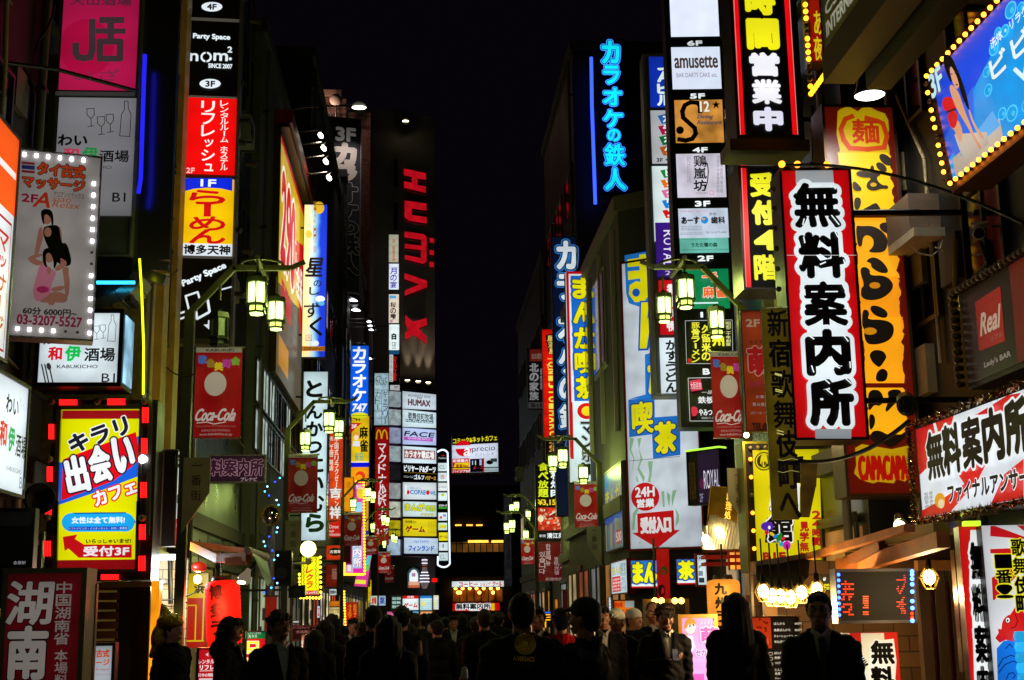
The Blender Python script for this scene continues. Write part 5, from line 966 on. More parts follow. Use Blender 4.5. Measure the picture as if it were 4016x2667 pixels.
for (x_, y_, c_, ch) in ((198,140,'#108040','ビ'), (200,228,'#e07010','ッ'), (206,318,'#d06898','ク'), (210,408,'#1878d0','ワ'), (214,495,'#d01418','ン')): t.P(c_, [(x_,y_+18),(x_+125,y_-6),(x_+120,y_+68),(x_+36,y_+85)]).T(ch, '#f4f8f8', x_+45, y_+5, x_+105, y_+70, b=.06)
t.R('#3a1880', 160, 618, 345, 1095, e=.85)
for i, ch in enumerate('ROYAL'):
    cx, cz = t.loc(268, 715 + i*68); k = abs(t.loc(268,700)[1]-t.loc(268,760)[1]); t.k += 1; t._t(ch, cx, cz, k*1.02, abs(t.loc(228,800)[0]-t.loc(312,800)[0]), '#e0dcf0', .01, (), 0, -90, None, em=k)
t.T('2F', '#d8d0e8', 240, 1042, 340, 1078)
t.fr = 'Q'; t.R('#c00c18', 862, 452, 1040, 930).V('香港烤鴨', '#f0e4e4', 925, 478, 1030, 905, b=.08).R('#e4f4fc', 868, 958, 1055, 1445).V('かすうどん', '#0a0a0c', 915, 975, 1025, 1440, b=.06)
t.done()
t = Sign('floor_sign_column', 'column of square tenant signs with floor numbers above each, white dental panel among them', 'sign', 'z', (1550, -60, 1680, 985), Y=19.9, yaw=-4, th=.45, cab='#141418', face=None, fw=0)
t.fr = 'T'
def cell(fr, x0, y0, x1, y1, col, e=1.0, vary=None):
    t.fr = fr; m = MB(); p, q = t.loc(x0, (y0+y1)/2), t.loc(x1, (y0+y1)/2); a_, b_ = t.loc((x0+x1)/2, y1)[1], t.loc((x0+x1)/2, y0)[1]
    m.box(p[0], q[0], -.012, -.002, a_-t.off, b_-t.off, mat(col, e, .35, 0, .3 if vary is None else vary)); m.build('panel', t.root); t.k = max(t.k, 8)
cell('T', 285, -160, 708, 322, '#e4ecff', 1.05, .1); cell('T', 302, 415, 730, 783, '#dce6fa', 1.0, .1); cell('T', 330, 880, 752, 1255, '#e09840', .9, .6); cell('T', 345, 1352, 772, 1735, '#dcd6e8', .9); cell('U', 362, 488, 798, 748, '#d0dcf0', .9); cell('U', 372, 748, 800, 878, '#70c8b8', .8)
cell('U', 400, 1020, 805, 1368, '#088850', .85); cell('V', 185, 360, 605, 745, '#0a0a0c', .1); cell('V', 210, 865, 620, 1248, '#0a0a0c', .1)
t.fr = 'T'
for y_, f_ in ((360, '6F'), (825, '5F'), (1298, '4F')): t.T(f_, '#eef6f8', 436 + (y_-360)*.05, y_, 568 + (y_-360)*.05, y_+46, b=.09)
t.T('amusette', '#4a3a30', 322, 495, 705, 605, b=.03).T('BAR DARTS CAKE etc.', '#7a7078', 342, 645, 700, 685)
t.N('#0a0a0c', [(548,990),(548,935),(520,908),(465,905),(415,930),(392,985),(400,1040),(450,1085),(500,1130),(510,1180),(480,1225),(420,1240),(360,1230)], 40).O('#0a0a0c', 372, 1150, 34, 34).T('12', '#f4e8d8', 545, 895, 630, 990, b=.04, ol=[('#201810', .03)]).P('#201008', [(688,890),(696,915),(722,915),(702,932),(712,962),(688,942),(665,965),(672,932),(650,920),(678,915)]).T('Dining', '#203860', 525, 1015, 660, 1058, sh=.3, b=.02).T('Restaurant', '#203860', 525, 1065, 738, 1100, sh=.3, b=.02)
t.V('鶏嵐坊', '#1a181c', 490, 1370, 605, 1690, b=.03); t.fr = 'U'; t.N('#1a181c', [(560,100),(610,100),(620,170),(612,260),(590,330)], 9).N('#d06868', [(632,342),(664,342),(664,374),(632,374)], 4, closed=True).scrib('#8a8090', 690, 30, 750, 360, 2, vert=True).scrib('#8a8090', 430, 40, 465, 270, 2, vert=True).T('KEIRANBO', '#9a7070', 510, 355, 615, 370)
t.T('3F', '#eef6f8', 500, 430, 635, 480, b=.09).T('年中無休 朝5時まで営業してます。', '#d06888', 370, 515, 610, 530).T('あーす', '#10141c', 380, 570, 540, 635, b=.06).O('#2888d0', 585, 600, 32, 32).O('#e0a040', 575, 592, 14, 10).T('歯科', '#10141c', 640, 570, 765, 632, b=.05).T('新宿', '#303440', 625, 535, 685, 560).scrib('#6a7080', 380, 650, 560, 695, 3).T('TEL 03-5272-6480', '#505868', 595, 702, 775, 718).scrib('#687080', 372, 710, 570, 735, 2)
t.T('うたた寝の森', '#10382c', 465, 800, 695, 840, b=.04).scrib('#307060', 380, 765, 620, 780, 1).scrib('#307060', 380, 855, 790, 872, 1).T('2F', '#eef6f8', 520, 915, 660, 965, b=.09)
t.T('ーチ', '#f0682c', 560, 1060, 695, 1145, b=.06, ol=[('#f4f4e8', .04)]).T('麻雀', '#f0682c', 565, 1185, 770, 1285, b=.06, ol=[('#f4f4e8', .04)]).R('#d0f0f0', 470, 1325, 700, 1338).T('1F', '#eef6f8', 545, 1410, 678, 1458, b=.09)
t.fr = 'V'; t.N('#c8d0d4', [(188,368),(598,360),(605,742),(200,742)], 4, closed=True).V('九州', '#f0f030', 420, 378, 528, 595, b=.06).V('久留米の', '#f0ec40', 330, 400, 412, 720, b=.05).V('豚骨ラーメン', '#f0ec40', 242, 380, 315, 735, b=.05).V('昭和二十年創業', '#e8e8a0', 542, 375, 585, 590, b=.02).R('#d01010', 210, 700, 245, 735)
t.T('B1', '#eef6f8', 340, 785, 440, 840, b=.09).N('#d8e0e4', [(212,870),(620,862),(620,1245),(228,1245)], 5, closed=True).P('#d02850', [(222,895),(322,878),(338,972),(238,988)]).T('大阪名物', '#f8e0e8', 232, 905, 326, 968).T('一品', '#e8e8ec', 330, 980, 425, 1010).T('鉄板', '#f0f4f8', 298, 1030, 440, 1092, b=.05).T('やみつき', '#f0f4f8', 305, 1140, 460, 1200, b=.03).P('#e02048', [(238,1130),(262,1118),(290,1130),(298,1165),(280,1200),(250,1205),(240,1170)]).T('昭和六十', '#d0d4d8', 330, 1210, 440, 1230).done()
# 24 hours sign
t = Sign('hours_sign', 'black vertical sign edged with red tubes, yellow then white heavy characters', 'sign', 'z', (1688, -90, 1842, 322), Y=15.4, th=.5, cab='#3a3428', face='#0a0a0c', e=.1, fw=.03)
t.fr = 'Y'; t.P('#f00c14', [(162,-60),(208,-60),(272,1185),(228,1185)], e=1.1).P('#f00c14', [(612,-60),(660,-60),(735,1185),(690,1185)], e=1.1).N('#ff9890', [(170,-60),(232,1185)], 6).N('#ff9890', [(658,-60),(735,1185)], 6)
t.T('時', '#f0e818', 268, -120, 540, 138, b=.09).T('間', '#f0e818', 282, 165, 572, 442, b=.10).T('営', '#f4f4fc', 308, 465, 575, 676, b=.10).T('業', '#f4f4fc', 326, 702, 592, 920, b=.10).T('中', '#e8e8fc', 342, 945, 605, 1158, b=.12).done()
m = MB(); m.box(t.x0-.1, t.x1+.05, -.05, .5, -.16, -.01, mat('#5a5038', 0, .4, .6, .2)); m.build('foot', t.root)
t = Sign('hours_sign', 'shorter black sign with a red tube and yellow characters behind the red brush sign', 'sign', 'z', (1707, 384, 1828, 668), Y=15.2, th=.5, cab='#3a3428', face='#0a0a0c', e=.1, fw=.025)
t.fr = 'U'; t.P('#f00c14', [(905,108),(952,108),(1000,1192),(948,1192)], e=1.1).N('#ff9890', [(912,108),(955,1192)], 5).T('受', '#f0ec18', 985, 172, 1200, 390, b=.09).T('付', '#f0ec18', 1000, 415, 1210, 636, b=.10).T('4', '#f0ec18', 1020, 678, 1225, 858, b=.14).T('階', '#f0ec18', 1020, 895, 1240, 1122, b=.10).done()
s = Sign('clinic_sign', 'small pale lit sign with a turquoise diagonal between the two black signs', 'sign', 'Y', (525, 1272, 750, 1465), Y=17, th=.2, cab='#2a2a2c', face='#d8ecf0', e=.95, fw=.02); s.P('#70e8e8', [(730,1275),(735,1455),(560,1455)]).scrib('#608090', 540, 1290, 640, 1400, 3).done()
# big red brush sign
t = Sign('info_sign', 'big red lit sign with five heavy black brush characters on white', 'sign', 'z', (1813, 388, 1982, 1015), Y=12.3, yaw=-3, th=.42, cab='#0e0e10', face='#d40a10', e=.95, fw=.025, vary=.25)
t.fr = 'a'; t.P('#e8f4f8', [(490,150),(815,150),(830,262),(880,310),(1010,900),(985,1600),(600,1600),(480,900),(440,300),(495,250)]) if False else None
t.P('#b8c0c4', [(490,152),(818,152),(828,270),(495,270)], e=.75)
CHS = ((('無'), 470, 262, 885, 662), ('料', 510, 695, 925, 1105), ('案', 555, 1128, 945, 1530))
t.P('#eaf6fa', [(500,262),(830,262),(850,640),(900,740),(920,1060),(940,1500),(930,1620),(600,1620),(540,1250),(530,1000),(505,720)])
for ch, x0_, y0_, x1_, y1_ in CHS: t.T(ch, '#0a0a0c', x0_, y0_, x1_, y1_, b=.075, ol=[('#eaf6fa', .09)])
t.fr = 'c'; t.P('#eaf6fa', [(500,190),(830,190),(850,640),(870,1050),(545,1050),(515,640)]).T('内', '#0a0a0c', 462, 205, 860, 618, b=.085, ol=[('#eaf6fa', .09)]).T('所', '#0a0a0c', 490, 640, 890, 1062, b=.075, ol=[('#eaf6fa', .09)]).P('#a8b0b4', [(545,1085),(862,1085),(862,1170),(548,1170)], e=.75)
t.fr = 'a'
for q in ([(525,280),(490,360)], [(620,312),(705,285)], [(790,275),(835,325)], [(835,465),(870,520)], [(560,590),(548,640)], [(680,560),(695,640)], [(800,560),(865,640)], [(555,750),(565,800)], [(830,705),(855,750)], [(905,950),(920,1000)], [(545,930),(530,990)], [(700,990),(745,970)], [(885,1150),(920,1220)], [(560,1210),(565,1260)]): t.N('#f4fcff', q, 11)
t.fr = 'c'
for q in ([(490,272),(530,300)], [(785,262),(830,320)], [(845,500),(850,550)], [(510,535),(528,590)], [(680,455),(712,510)], [(720,540),(755,555)], [(620,650),(665,690)], [(810,650),(855,690)], [(640,745),(690,785)], [(850,750),(885,800)], [(585,975),(582,1030)], [(752,925),(748,975)], [(865,925),(868,1000)]): t.N('#f4fcff', q, 11)
t.fr = 'a'; t.N('#d8d8d8', [(405,915),(1010,915)], 4)
t.bulbs([(360,118), (495,120), (625,118), (755,120)], .035, '#ff8a20', 4, off=(2,)); t.done()
m = MB()
H_ = t.z1 - t.z0
for i in range(9): m.sph((t.x0-.07, -.02, H_*(.32+i*.075)), .028, mat('#504838', 0, .1), 8, 6)
m.build('bulb', t.root)
# orange ramen sign
t = Sign('noodle_sign', 'tall yellow orange noodle sign with blotchy black letters and a red hexagon mark', 'sign', 'z', (1922, 243, 2096, 1145), Y=13.9, th=.4, cab='#4a2c18', face='#7a1808', e=.5, fw=.03, br=False, rim='#4a3420')
t.fr = 'Y'
def torn(y0, y1, xa, xb, la, lb, col, fr, e=1.0, n=16):
    t.fr = fr; L_ = [(xa + (la-xa)*i/n + rnd.uniform(-14, 14), y0 + (y1-y0)*i/n) for i in range(n+1)]; R_ = [(xb + (lb-xb)*i/n + rnd.uniform(-22, 14), y0 + (y1-y0)*i/n) for i in range(n+1)]
    t.P(col, L_ + R_[::-1], e=e)
t.P('#f8d010', [(1085,980),(1110,960),(1180,935),(1260,980),(1300,950),(1370,945),(1430,975),(1500,1000),(1530,1060),(1535,1140),(1520,1240),(1540,1320),(1545,1600),(1100,1600),(1090,1380),(1105,1320),(1075,1180)])
torn(0, 520, 865, 1318, 985, 1372, '#f8c810', 'a'); torn(572, 1100, 1005, 1385, 1040, 1395, '#f8a818', 'a'); torn(1090, 1600, 1035, 1395, 1075, 1440, '#f89814', 'a', .95)
torn(100, 680, 960, 1310, 990, 1330, '#f8a014', 'c'); torn(720, 1130, 1000, 1330, 1015, 1360, '#f8ac14', 'c')
t.fr = 'c'; t.P('#f8c810', [(900,1250),(960,1215),(1100,1240),(1220,1260),(1375,1225),(1360,1300),(1365,1500),(1340,1545),(1260,1520),(1240,1560),(1100,1545),(1060,1560),(1000,1545),(940,1520),(890,1470),(910,1400)])
t.fr = 'Y'; t.N('#f05010', [(1215,1025),(1150,1050),(1110,1140),(1135,1230),(1190,1305),(1340,1315),(1490,1300),(1515,1200),(1480,1090),(1440,1070),(1330,1040)], 42).T('麺', '#e84010', 1205, 1050, 1450, 1265, b=.06)
BKN = '#241a10'
t.fr = 'a'
for (x, y, rx, ry, r_) in ((1280,65,68,38,40), (1242,130,55,32,40), (1160,150,18,35,0), (1305,668,85,48,20), (1215,300,40,0.1,0)): t.O(BKN, x, y, max(rx,2), max(ry,2), rot=r_)
t.S(BKN, [(1020,175),(1060,160),(1150,180),(1230,175),(1235,200),(1190,225),(1240,290),(1300,290),(1300,325),(1240,320),(1170,345),(1110,320),(1110,270),(1160,225),(1080,225),(1020,205)]).O('#f8c818', 1170, 285, 28, 18).S(BKN, [(985,240),(1050,290),(1075,340),(990,345)]).S(BKN, [(1000,400),(1050,395),(1065,440),(1040,510),(1000,500)]).S(BKN, [(1060,510),(1120,480),(1190,440),(1215,470),(1240,512)])
t.S(BKN, [(1010,640),(1060,650),(1160,645),(1245,690),(1295,760),(1290,840),(1250,885),(1110,880),(1170,830),(1170,760),(1120,725),(1075,745),(1070,830),(1030,830)])
t.S(BKN, [(1095,960),(1160,915),(1240,950),(1300,1030),(1290,1065),(1220,1060),(1145,1010),(1150,975)]).S(BKN, [(1045,1040),(1080,1000),(1140,1030),(1135,1085),(1270,1080),(1345,1150),(1330,1220),(1240,1290),(1120,1305),(1055,1270),(1060,1190),(1090,1170)]).O('#f89814', 1180, 1170, 48, 28)
t.S(BKN, [(1130,1360),(1190,1345),(1270,1380),(1295,1430),(1275,1458),(1220,1450),(1160,1420)]).S(BKN, [(1065,1390),(1110,1380),(1135,1420),(1110,1470),(1250,1470),(1335,1500),(1345,1600),(1070,1600)])
t.fr = 'c'; t.S(BKN, [(970,140),(1100,130),(1220,150),(1240,230),(1200,310),(1080,350),(975,335)]).O('#f8a014', 1025, 228, 58, 32).S(BKN, [(1015,10),(1080,0),(1160,40),(1185,85),(1150,110),(1090,90)])
t.S(BKN, [(1015,430),(1060,390),(1140,400),(1170,450),(1160,475),(1110,550),(1075,530),(1035,490)]).S(BKN, [(1070,670),(1080,590),(1130,550),(1180,580),(1175,640),(1150,672)]).S(BKN, [(1005,745),(1110,740),(1150,830),(1110,890),(1060,870),(1020,930),(1005,900)]).S(BKN, [(1170,745),(1300,735),(1290,820),(1225,880),(1165,945),(1155,910),(1190,830)]).S(BKN, [(1010,960),(1050,955),(1070,1000),(1060,1060),(1020,1110)]).S(BKN, [(1030,1110),(1100,1095),(1180,1140),(1280,1145),(1340,1100),(1370,1090),(1320,1180),(1200,1260),(1140,1210),(1020,1190)])
t.T('CAPACAPA', '#e01808', 915, 1315, 1362, 1540, b=.06); t.fr = 'a'; t.R('#2a1808', 1000, 515, 1400, 570, e=.1)
t.done()
r = thing('pendant_lamp', 'black shaded lamp hanging over the top of the noodle sign, lit', 'lamp', pt('Y', 1368, 835, Y=12.9))
k = abs(pt('Y', 1500, 835, Y=12.9).x - pt('Y', 1235, 835, Y=12.9).x) / 2
m = MB(); m.lathe([(0, .24), (k*.55, .24), (k*.75, .22), (k*.78, .12), (k, .0), (k*.98, -.01), (k*.74, .11)], DARK(), 24); m.build('shade', r)
m = MB(); m.sph((0,0,.0), k*.97, mat('#fff8ec', 7, .3), 20, 8, 1, 1, .12); m.build('bulb', r); m = MB(); m.bar((0,0,.24), (-.02,0,1.1), .07, .05, METAL()); m.build('stem', r); lamp('SPOT', (0,0,-.06), (1,.95,.85), 130, r, .15, (.15, 1.1, -1.2), 110)
# ================================================================ right row, nearest
s = Sign('relaxation_billboard', 'blue slanted billboard with a long haired woman, edged with glowing bulbs', 'billboard', 'z', (2155, 60, 2420, 380), X=4.05, yaw=-90, th=.3, cab='#5a3210', face=None, e=1, fw=0, br=False)
s.fr = 'Z'
yA = s.A.y; pa, pb = pt('Z', 735, 660, X=4.05), pt('Z', 955, 1465, X=4.05)
s.x0 = -(pa.y - yA); s.x1 = s.x0 + 3.6; s.z1 = pa.z - s.A.z; s.z0 = pb.z - s.A.z
for ch in list(s.root.children): bpy.data.objects.remove(ch)
s.root.location.z = pb.z; s.off = s.z0; H_ = s.z1 - s.z0
cb = MB(); cb.box(s.x0-.08, s.x1+.08, .0, .32, -.08, H_+.08, mat('#6a3a10', 0, .35, .7, .2)); cb.build('cabinet', s.root)
fb = MB(); fb.box(s.x0, s.x1, -.006, -.002, 0, H_, mat('#0a98e8', 1.0, .3, 0, .2)); fb.build('face', s.root)
s.uvm = True
s.P('#0848e0', [(0,0),(60,0),(28,30),(16,45),(10,70),(0,80)]).P('#2a6ae8', [(0,60),(18,40),(14,80),(4,85)]).R('#d8c8b8', 2, 82, 26, 100, e=.75).P('#58a8e8', [(6,84),(24,72),(26,88),(8,90)])
s.P('#1030a0', [(44,2),(72,0),(72,9),(46,11)]).T('AM10~LAST', '#2858d0', 47, 3, 71, 9)
for (x, y, r_) in ((30,28,3.5), (33,20,2.6), (36,24,3), (40,14,4), (44,20,2.6), (48,10,3), (52,14,2.4), (56,8,3), (61,16,4), (66,12,3), (72,18,3.4), (30,84,3), (34,90,4), (40,93,3), (47,95,4), (54,92,3), (62,95,3.6), (70,90,3), (78,93,3), (28,60,3), (29,46,2.6)): s.O('#58d0ff', x, y, r_*.62, r_*1.6, n=18).O('#0aa0e8', x, y, r_*.5, r_*1.3, n=18).O('#48c0f0', x+.6, y+1, r_*.2, r_*.6, n=10)
s.T('洗体・リラクゼーション エステ', '#e8f4fa', 33, 26, 72, 34, b=.02).T('ビビアンナイト', '#e8f8fc', 31, 40, 96, 58, b=.04, ol=[('#2878a8', .03)]).T('VIVIANTE', '#d8f0f8', 40, 63, 84, 78, b=.05, ol=[('#2880b0', .03)]).T('Relaxation', '#c8f0ff', 44, 80, 76, 87, b=.02, sh=.2)
FR['Zs'] = (3340, -16, FR['Z'][2]); SK = '#e0a078'; s.uvm = False; s.fr = 'Zs'
s.P('#e0d0c0', [(905,1200),(1170,1180),(1172,1285),(975,1445),(932,1330)], e=.8)
s.S(SK, [(885,1140),(945,1050),(980,1170),(960,1265),(935,1270),(915,1160)]).S(SK, [(1040,980),(1055,985),(1082,1120),(1150,1225),(1132,1255),(1065,1125)])
s.S('#e01820', [(842,885),(905,860),(948,930),(952,985),(880,1012),(838,970)]).S('#d81c20', [(868,1012),(942,985),(958,1050),(922,1155),(880,1132)]).N('#501810', [(870,1005),(945,975)], 8)
s.S(SK, [(912,775),(942,758),(988,830),(1005,930),(1022,1010),(1052,1120),(1082,1240),(1128,1310),(1100,1345),(1060,1222),(1008,1092),(955,985),(925,870)])
s.S(SK, [(932,615),(960,588),(988,640),(1002,720),(992,790),(968,802),(942,730)]).S('#140c10', [(888,545),(902,502),(935,490),(968,525),(988,600),(1005,650),(1042,800),(1062,980),(1046,985),(1002,840),(996,740),(975,650),(945,590),(930,640),(946,730),(930,745),(900,640)])
s.O('#401414', 980, 762, 10, 6, rot=-30).O('#301810', 950, 668, 8, 5).O('#301810', 982, 660, 8, 5)
s.T('3F', '#c8f0f0', 762, 625, 878, 850, b=.04, ol=[('#305878', .03)])
s.uvm = True
nb = 34
s.bulbs([(x, -2.0) for x in np.linspace(-1, 101, nb)] + [(x, 102.0) for x in np.linspace(0, 101, nb)] + [(-2.0, y) for y in np.linspace(4, 97, 12)], .019, '#ffa028', 6, off=(68, 70, 74, 79)).done()
m = MB(); m.bar((s.x0+.6, .3, H_*.5), (s.x0+.6, 1.2, H_*.5), .1, .1, DARK()); m.bar((s.x0+2.6, .3, H_*.5), (s.x0+2.6, 1.2, H_*.5), .1, .1, DARK()); m.build('bracket', s.root); s.root.location.x += .13; s.root.rotation_euler.x = R(6.5)
def slant(nm, lb, cat, X, fr, tl, bl, L_, face, e, cab, th=.2, fw=.04, vary=.2):
    s = Sign(nm, lb, cat, fr, (tl[0], tl[1], tl[0]+40, bl[1]), X=X, yaw=-90, th=th, cab=cab, face=None, e=e, fw=0, br=False)
    for ch in list(s.root.children): bpy.data.objects.remove(ch)
    pa, pb = pt(fr, *tl, X=X), pt(fr, *bl, X=X)
    s.x0 = -(pa.y - s.A.y); s.x1 = s.x0 + L_; s.z1 = pa.z - s.A.z; s.z0 = pb.z - s.A.z; s.root.location.z = pb.z; s.off = s.z0; H_ = s.z1 - s.z0
    cb = MB(); cb.box(s.x0-fw, s.x1+fw, 0, th, -fw, H_+fw, mat(cab, 0, .4, .5, .2)); cb.build('cabinet', s.root)
    if face: fb = MB(); fb.box(s.x0, s.x1, -.006, -.002, 0, H_, mat(face, e, .3, 0, vary)); fb.build('face', s.root)
    s.uvm = True; s.H = H_; return s
def tinsel(parent, a_, b_, n, r=.05, name='tinsel'):
    m = MB(); mts = [mat('#c8a050', 0, .18, 1), mat('#e8d8b0', 0, .15, 1), mat('#5a4020', 0, .3, .9)]
    a_ = Vector(a_); b_ = Vector(b_)
    for i in range(n):
        c = a_.lerp(b_, rnd.random()); d = Vector((rnd.gauss(0,1), rnd.gauss(0,1), rnd.gauss(0,1))).normalized(); u = d.cross(Vector((rnd.gauss(0,1), rnd.gauss(0,1), rnd.gauss(0,1)))).normalized()*.006
        m.add([c-u, c+u, c+d*r*rnd.uniform(.6,1.3)+u*.4], [(0,1,2)], rnd.choice(mts))
    return m.build(name, parent)
s = slant('info_sign', 'slanted white and red lit sign with black brush lettering, framed in gold tinsel', 'sign', 4.2, 'd', (628, 640), (650, 1420), 2.75, '#e4ecf4', .88, '#18120e')
for pts in ([(0,0),(14,0),(16,22),(8,45),(0,52)], [(16,0),(30,0),(26,14),(18,16)], [(44,8),(66,0),(78,4),(70,16)], [(80,0),(90,0),(86,40),(84,20)], [(0,92),(14,86),(40,70),(46,62),(44,72),(22,100),(0,100)], [(60,74),(72,64),(70,100),(50,100)], [(78,60),(86,56),(92,100),(78,100)], [(30,62),(52,54),(44,72),(34,74)]): s.P('#d81018', pts)
for i, (ch, x_) in enumerate((('無',8),('料',21),('案',35.5),('内',50),('所',64.5))): s.T(ch, '#0c0a0c', x_, 8-i*.5, x_+13.5, 62-i*.5, b=.075, ol=[('#f4f8fc', .05)])
s.T('ファイナルアンサー', '#101014', 24, 72, 76, 92, b=.05, ol=[('#f4f8fc', .05)]).O('#e8a018', 18, 86, 4, 8).O('#f4e0b0', 19, 90, 2.4, 5).scrib('#302a30', 6, 74, 14, 92, 2, vert=True).O('#d8d870', 83, 66, 2, 6).O('#e0a020', 83, 82, 4.2, 9).R('#e0a020', 80, 86, 81, 99).R('#e0a020', 85, 86, 86, 99).O('#e8e0a0', 83.5, 76, 2.2, 6).O('#e070b8', 88, 36, 2.2, 6).O('#e070b8', 90, 52, 2, 6).O('#30a838', 86, 14, 2.6, 5).scrib('#403038', 94, 50, 98, 95, 2, vert=True)
s.done(); H_ = s.H
for a_, b_, n in (((s.x0-.05,-.05,H_+.03), (s.x1,-.05,H_+.03), 1500), ((s.x0-.05,-.05,-.03), (s.x1,-.05,-.03), 1500), ((s.x0-.06,-.05,-.05), (s.x0-.06,-.05,H_+.05), 900)): tinsel(s.root, a_, b_, n)
s = slant('bar_sign', 'slanted unlit brown bar sign with two red panels in pale script, bulbs dead', 'sign', 4.45, 'b', (1030, 1015), (1070, 1820), 2.4, '#3a2418', .22, '#3a2c14', vary=.3)  # sign has no light of its own; emission paints in street light
s.P('#a81810', [(10,17),(30,15),(30,72),(10,70)], e=.55).T('Real', '#d8b8a0', 13, 32, 28, 56, b=.035, sh=.3, e=.6).T('リアル', '#b88878', 20, 61, 29, 66, e=.5).R('#7a1810', 38, -0, 100, 100, e=.4).R('#241814', 50, 14, 100, 62, e=.2).T('Queen', '#b0a090', 54, 26, 90, 52, b=.03, sh=.3, e=.5).T('Lady\'s BAR', '#b8a898', 14, 84, 34, 92, b=.02, e=.5)
s.bulbs([(x, -3) for x in np.linspace(-2, 100, 30)] + [(-4, y) for y in np.linspace(0, 98, 12)], .03, '#fff', 1, off=range(60)).done()
s = slant('net_cafe_sign', 'slanted olive sign with pale capitals under a steel roof beam', 'sign', 4.1, 'Y', (945, -200), (960, 445), 2.2, '#3a3410', .6, '#5a5438', vary=.2)
s.T('CS BS', '#a8a890', 3, 44, 42, 62, b=.04, e=.7).T('INTERNET ROOM', '#a8a890', 3, 70, 78, 92, b=.04, e=.7).done()
m = MB(); m.box(s.x0-.1, s.x1+.2, -.02, .3, -.36, -.05, mat('#6a6448', 0, .5, .5, .2)); m.box(s.x0+.1, s.x1+.2, .35, .6, -.5, -.3, mat('#4a4634', 0, .5, .5, .2)); m.build('beam', s.root)
# yellow and red bulb edged panel behind it
s = Sign('hotel_sign', 'red panel with yellow brush strokes and rows of orange bulbs at its lower edge', 'sign', 'Y', (825, -120, 950, 560), Y=14.2, th=.2, cab='#6a4410', face='#a01808', e=.7, fw=.02, br=False); s.V('あ夜', '#f0d818', 875, 90, 950, 540, b=.06)
s.bulbs(seg((790,60), (835,775), 13) + seg((840,840), (1060,530), 14), .03, '#ff9818', 5, off=(3, 4, 9, 10, 11)).done()
# boxed yellow sign with bulb frame
t = Sign('studio_sign', 'yellow sign in an olive frame studded with small orange bulbs, round badge at its top', 'sign', 'W', (722, 70, 1462, 1215), Y=16.4, yaw=0, th=.4, cab='#6a641c', face='#2a1a08', e=.12, fw=.03, br=False, rim='#8a8420')
t.e = .9; t.P('#e0d408', [(785,148),(1370,138),(1400,1110),(825,1130)], e=.9).O('#101008', 885, 245, 82, 82).O('#d8cc10', 885, 245, 72, 72).O('#181808', 885, 245, 62, 62).P('#d8cc10', [(860,200),(885,170),(912,200),(920,260),(885,300),(850,260)]).T('18', '#101008', 865, 248, 908, 282, b=.06).P('#d8cc10', [(835,280),(885,310),(935,280),(885,318)])
t.P('#101010', [(980,240),(1010,220),(1230,200),(1220,440),(1000,420)]).P('#f0f4f4', [(960,450),(1200,440),(1190,720),(925,670)]).T('キ', '#101010', 1000, 230, 1200, 440, b=.06).T('ヌ', '#f4f4f4', 925, 440, 1180, 700, b=.10, ol=[('#402020', .02)]).P('#101010', [(910,750),(980,710),(1150,770),(1120,960),(890,960)]).T('館', '#101010', 905, 720, 1135, 955, b=.07, ol=[('#f4f4f4', .05)])
t.O('#5020b0', 910, 818, 55, 40).O('#f4f0f4', 928, 828, 12, 16).O('#d02030', 905, 870, 18, 20).O('#e8c818', 950, 885, 24, 14, rot=30).O('#2888d8', 982, 905, 22, 14, rot=-40).O('#108830', 1015, 915, 20, 44, rot=25).O('#e02818', 1048, 925, 22, 14, rot=-40).O('#30a8c8', 1035, 975, 24, 20).O('#d028b0', 1080, 985, 34, 40)
t.T('B1F', '#b01818', 870, 1045, 1070, 1118, b=.08, ol=[('#400808', .02)]).V('見学無料', '#c01818', 1192, 775, 1272, 1130, b=.05, ol=[('#600808', .015)]).V('24時間', '#c01818', 1300, 680, 1375, 990, b=.05, ol=[('#600808', .015)])
t.bulbs(seg((760,230), (800,1170), 7) + seg((1395,160), (1440,1000), 7) + seg((760,130), (960,120), 4), .026, '#ff8a20', 5, off=(2, 14, 15, 16, 17)); t.done()
# plank sign pointing the way, and the orange one behind
s = Sign('way_sign', 'long ochre plank sign taped up, thin black characters running down it', 'sign', 'z', (1768, 711, 1828, 1198), Y=11.9, yaw=-2, th=.03, cab='#6a5a1c', face='#8a7418', e=.26, fw=0, br=False, vary=.5)
s.fr = 'V'
LN = (('新', 915, 255, 1095, 495), ('宿', 925, 515, 1115, 765), ('歌', 945, 785, 1135, 1035), ('舞', 965, 1055, 1165, 1300), ('伎', 990, 1315, 1175, 1560))
for ch, a_, b_, c_, d_ in LN: s.T(ch, '#0c0a06', a_, b_, c_, d_, b=.03)
s.fr = 'W'; s.T('町', '#0c0a06', 1012, 240, 1195, 490, b=.03).T('へ', '#0c0a06', 1018, 520, 1205, 750, b=.03)
for y in (335, 230): s.N('#d8d070', [(1005,y),(1050,y+12),(1120,y-8),(1190,y+6)], 5, e=.5)
s.fr = 'V'
for y in (820, 830, 960, 975, 1320, 1345): s.N('#e8e078', [(955+y*.03,y),(1010+y*.03,y+14)], 9, e=.6)
s.N('#c8c090', [(900,250),(1090,238)], 5, e=.5).done()
m = MB(); a0 = s.loc(1200, 400); s.fr = 'W'
for pts in ([(1215,250),(1360,240),(1350,470),(1215,470)], [(1210,470),(1345,470),(1290,735),(1212,735)]):
    q = [s.loc(*p) for p in pts]; m.add([(p[0], .01, p[1]-s.off) for p in q] + [(p[0], .03, p[1]-s.off) for p in q], [(3,2,1,0),(4,5,6,7),(0,1,5,4),(1,2,6,5),(2,3,7,6),(3,0,4,7)], mat('#7a5a18', .22, .6, 0, .5, scale=6))
m.build('plank', s.root)
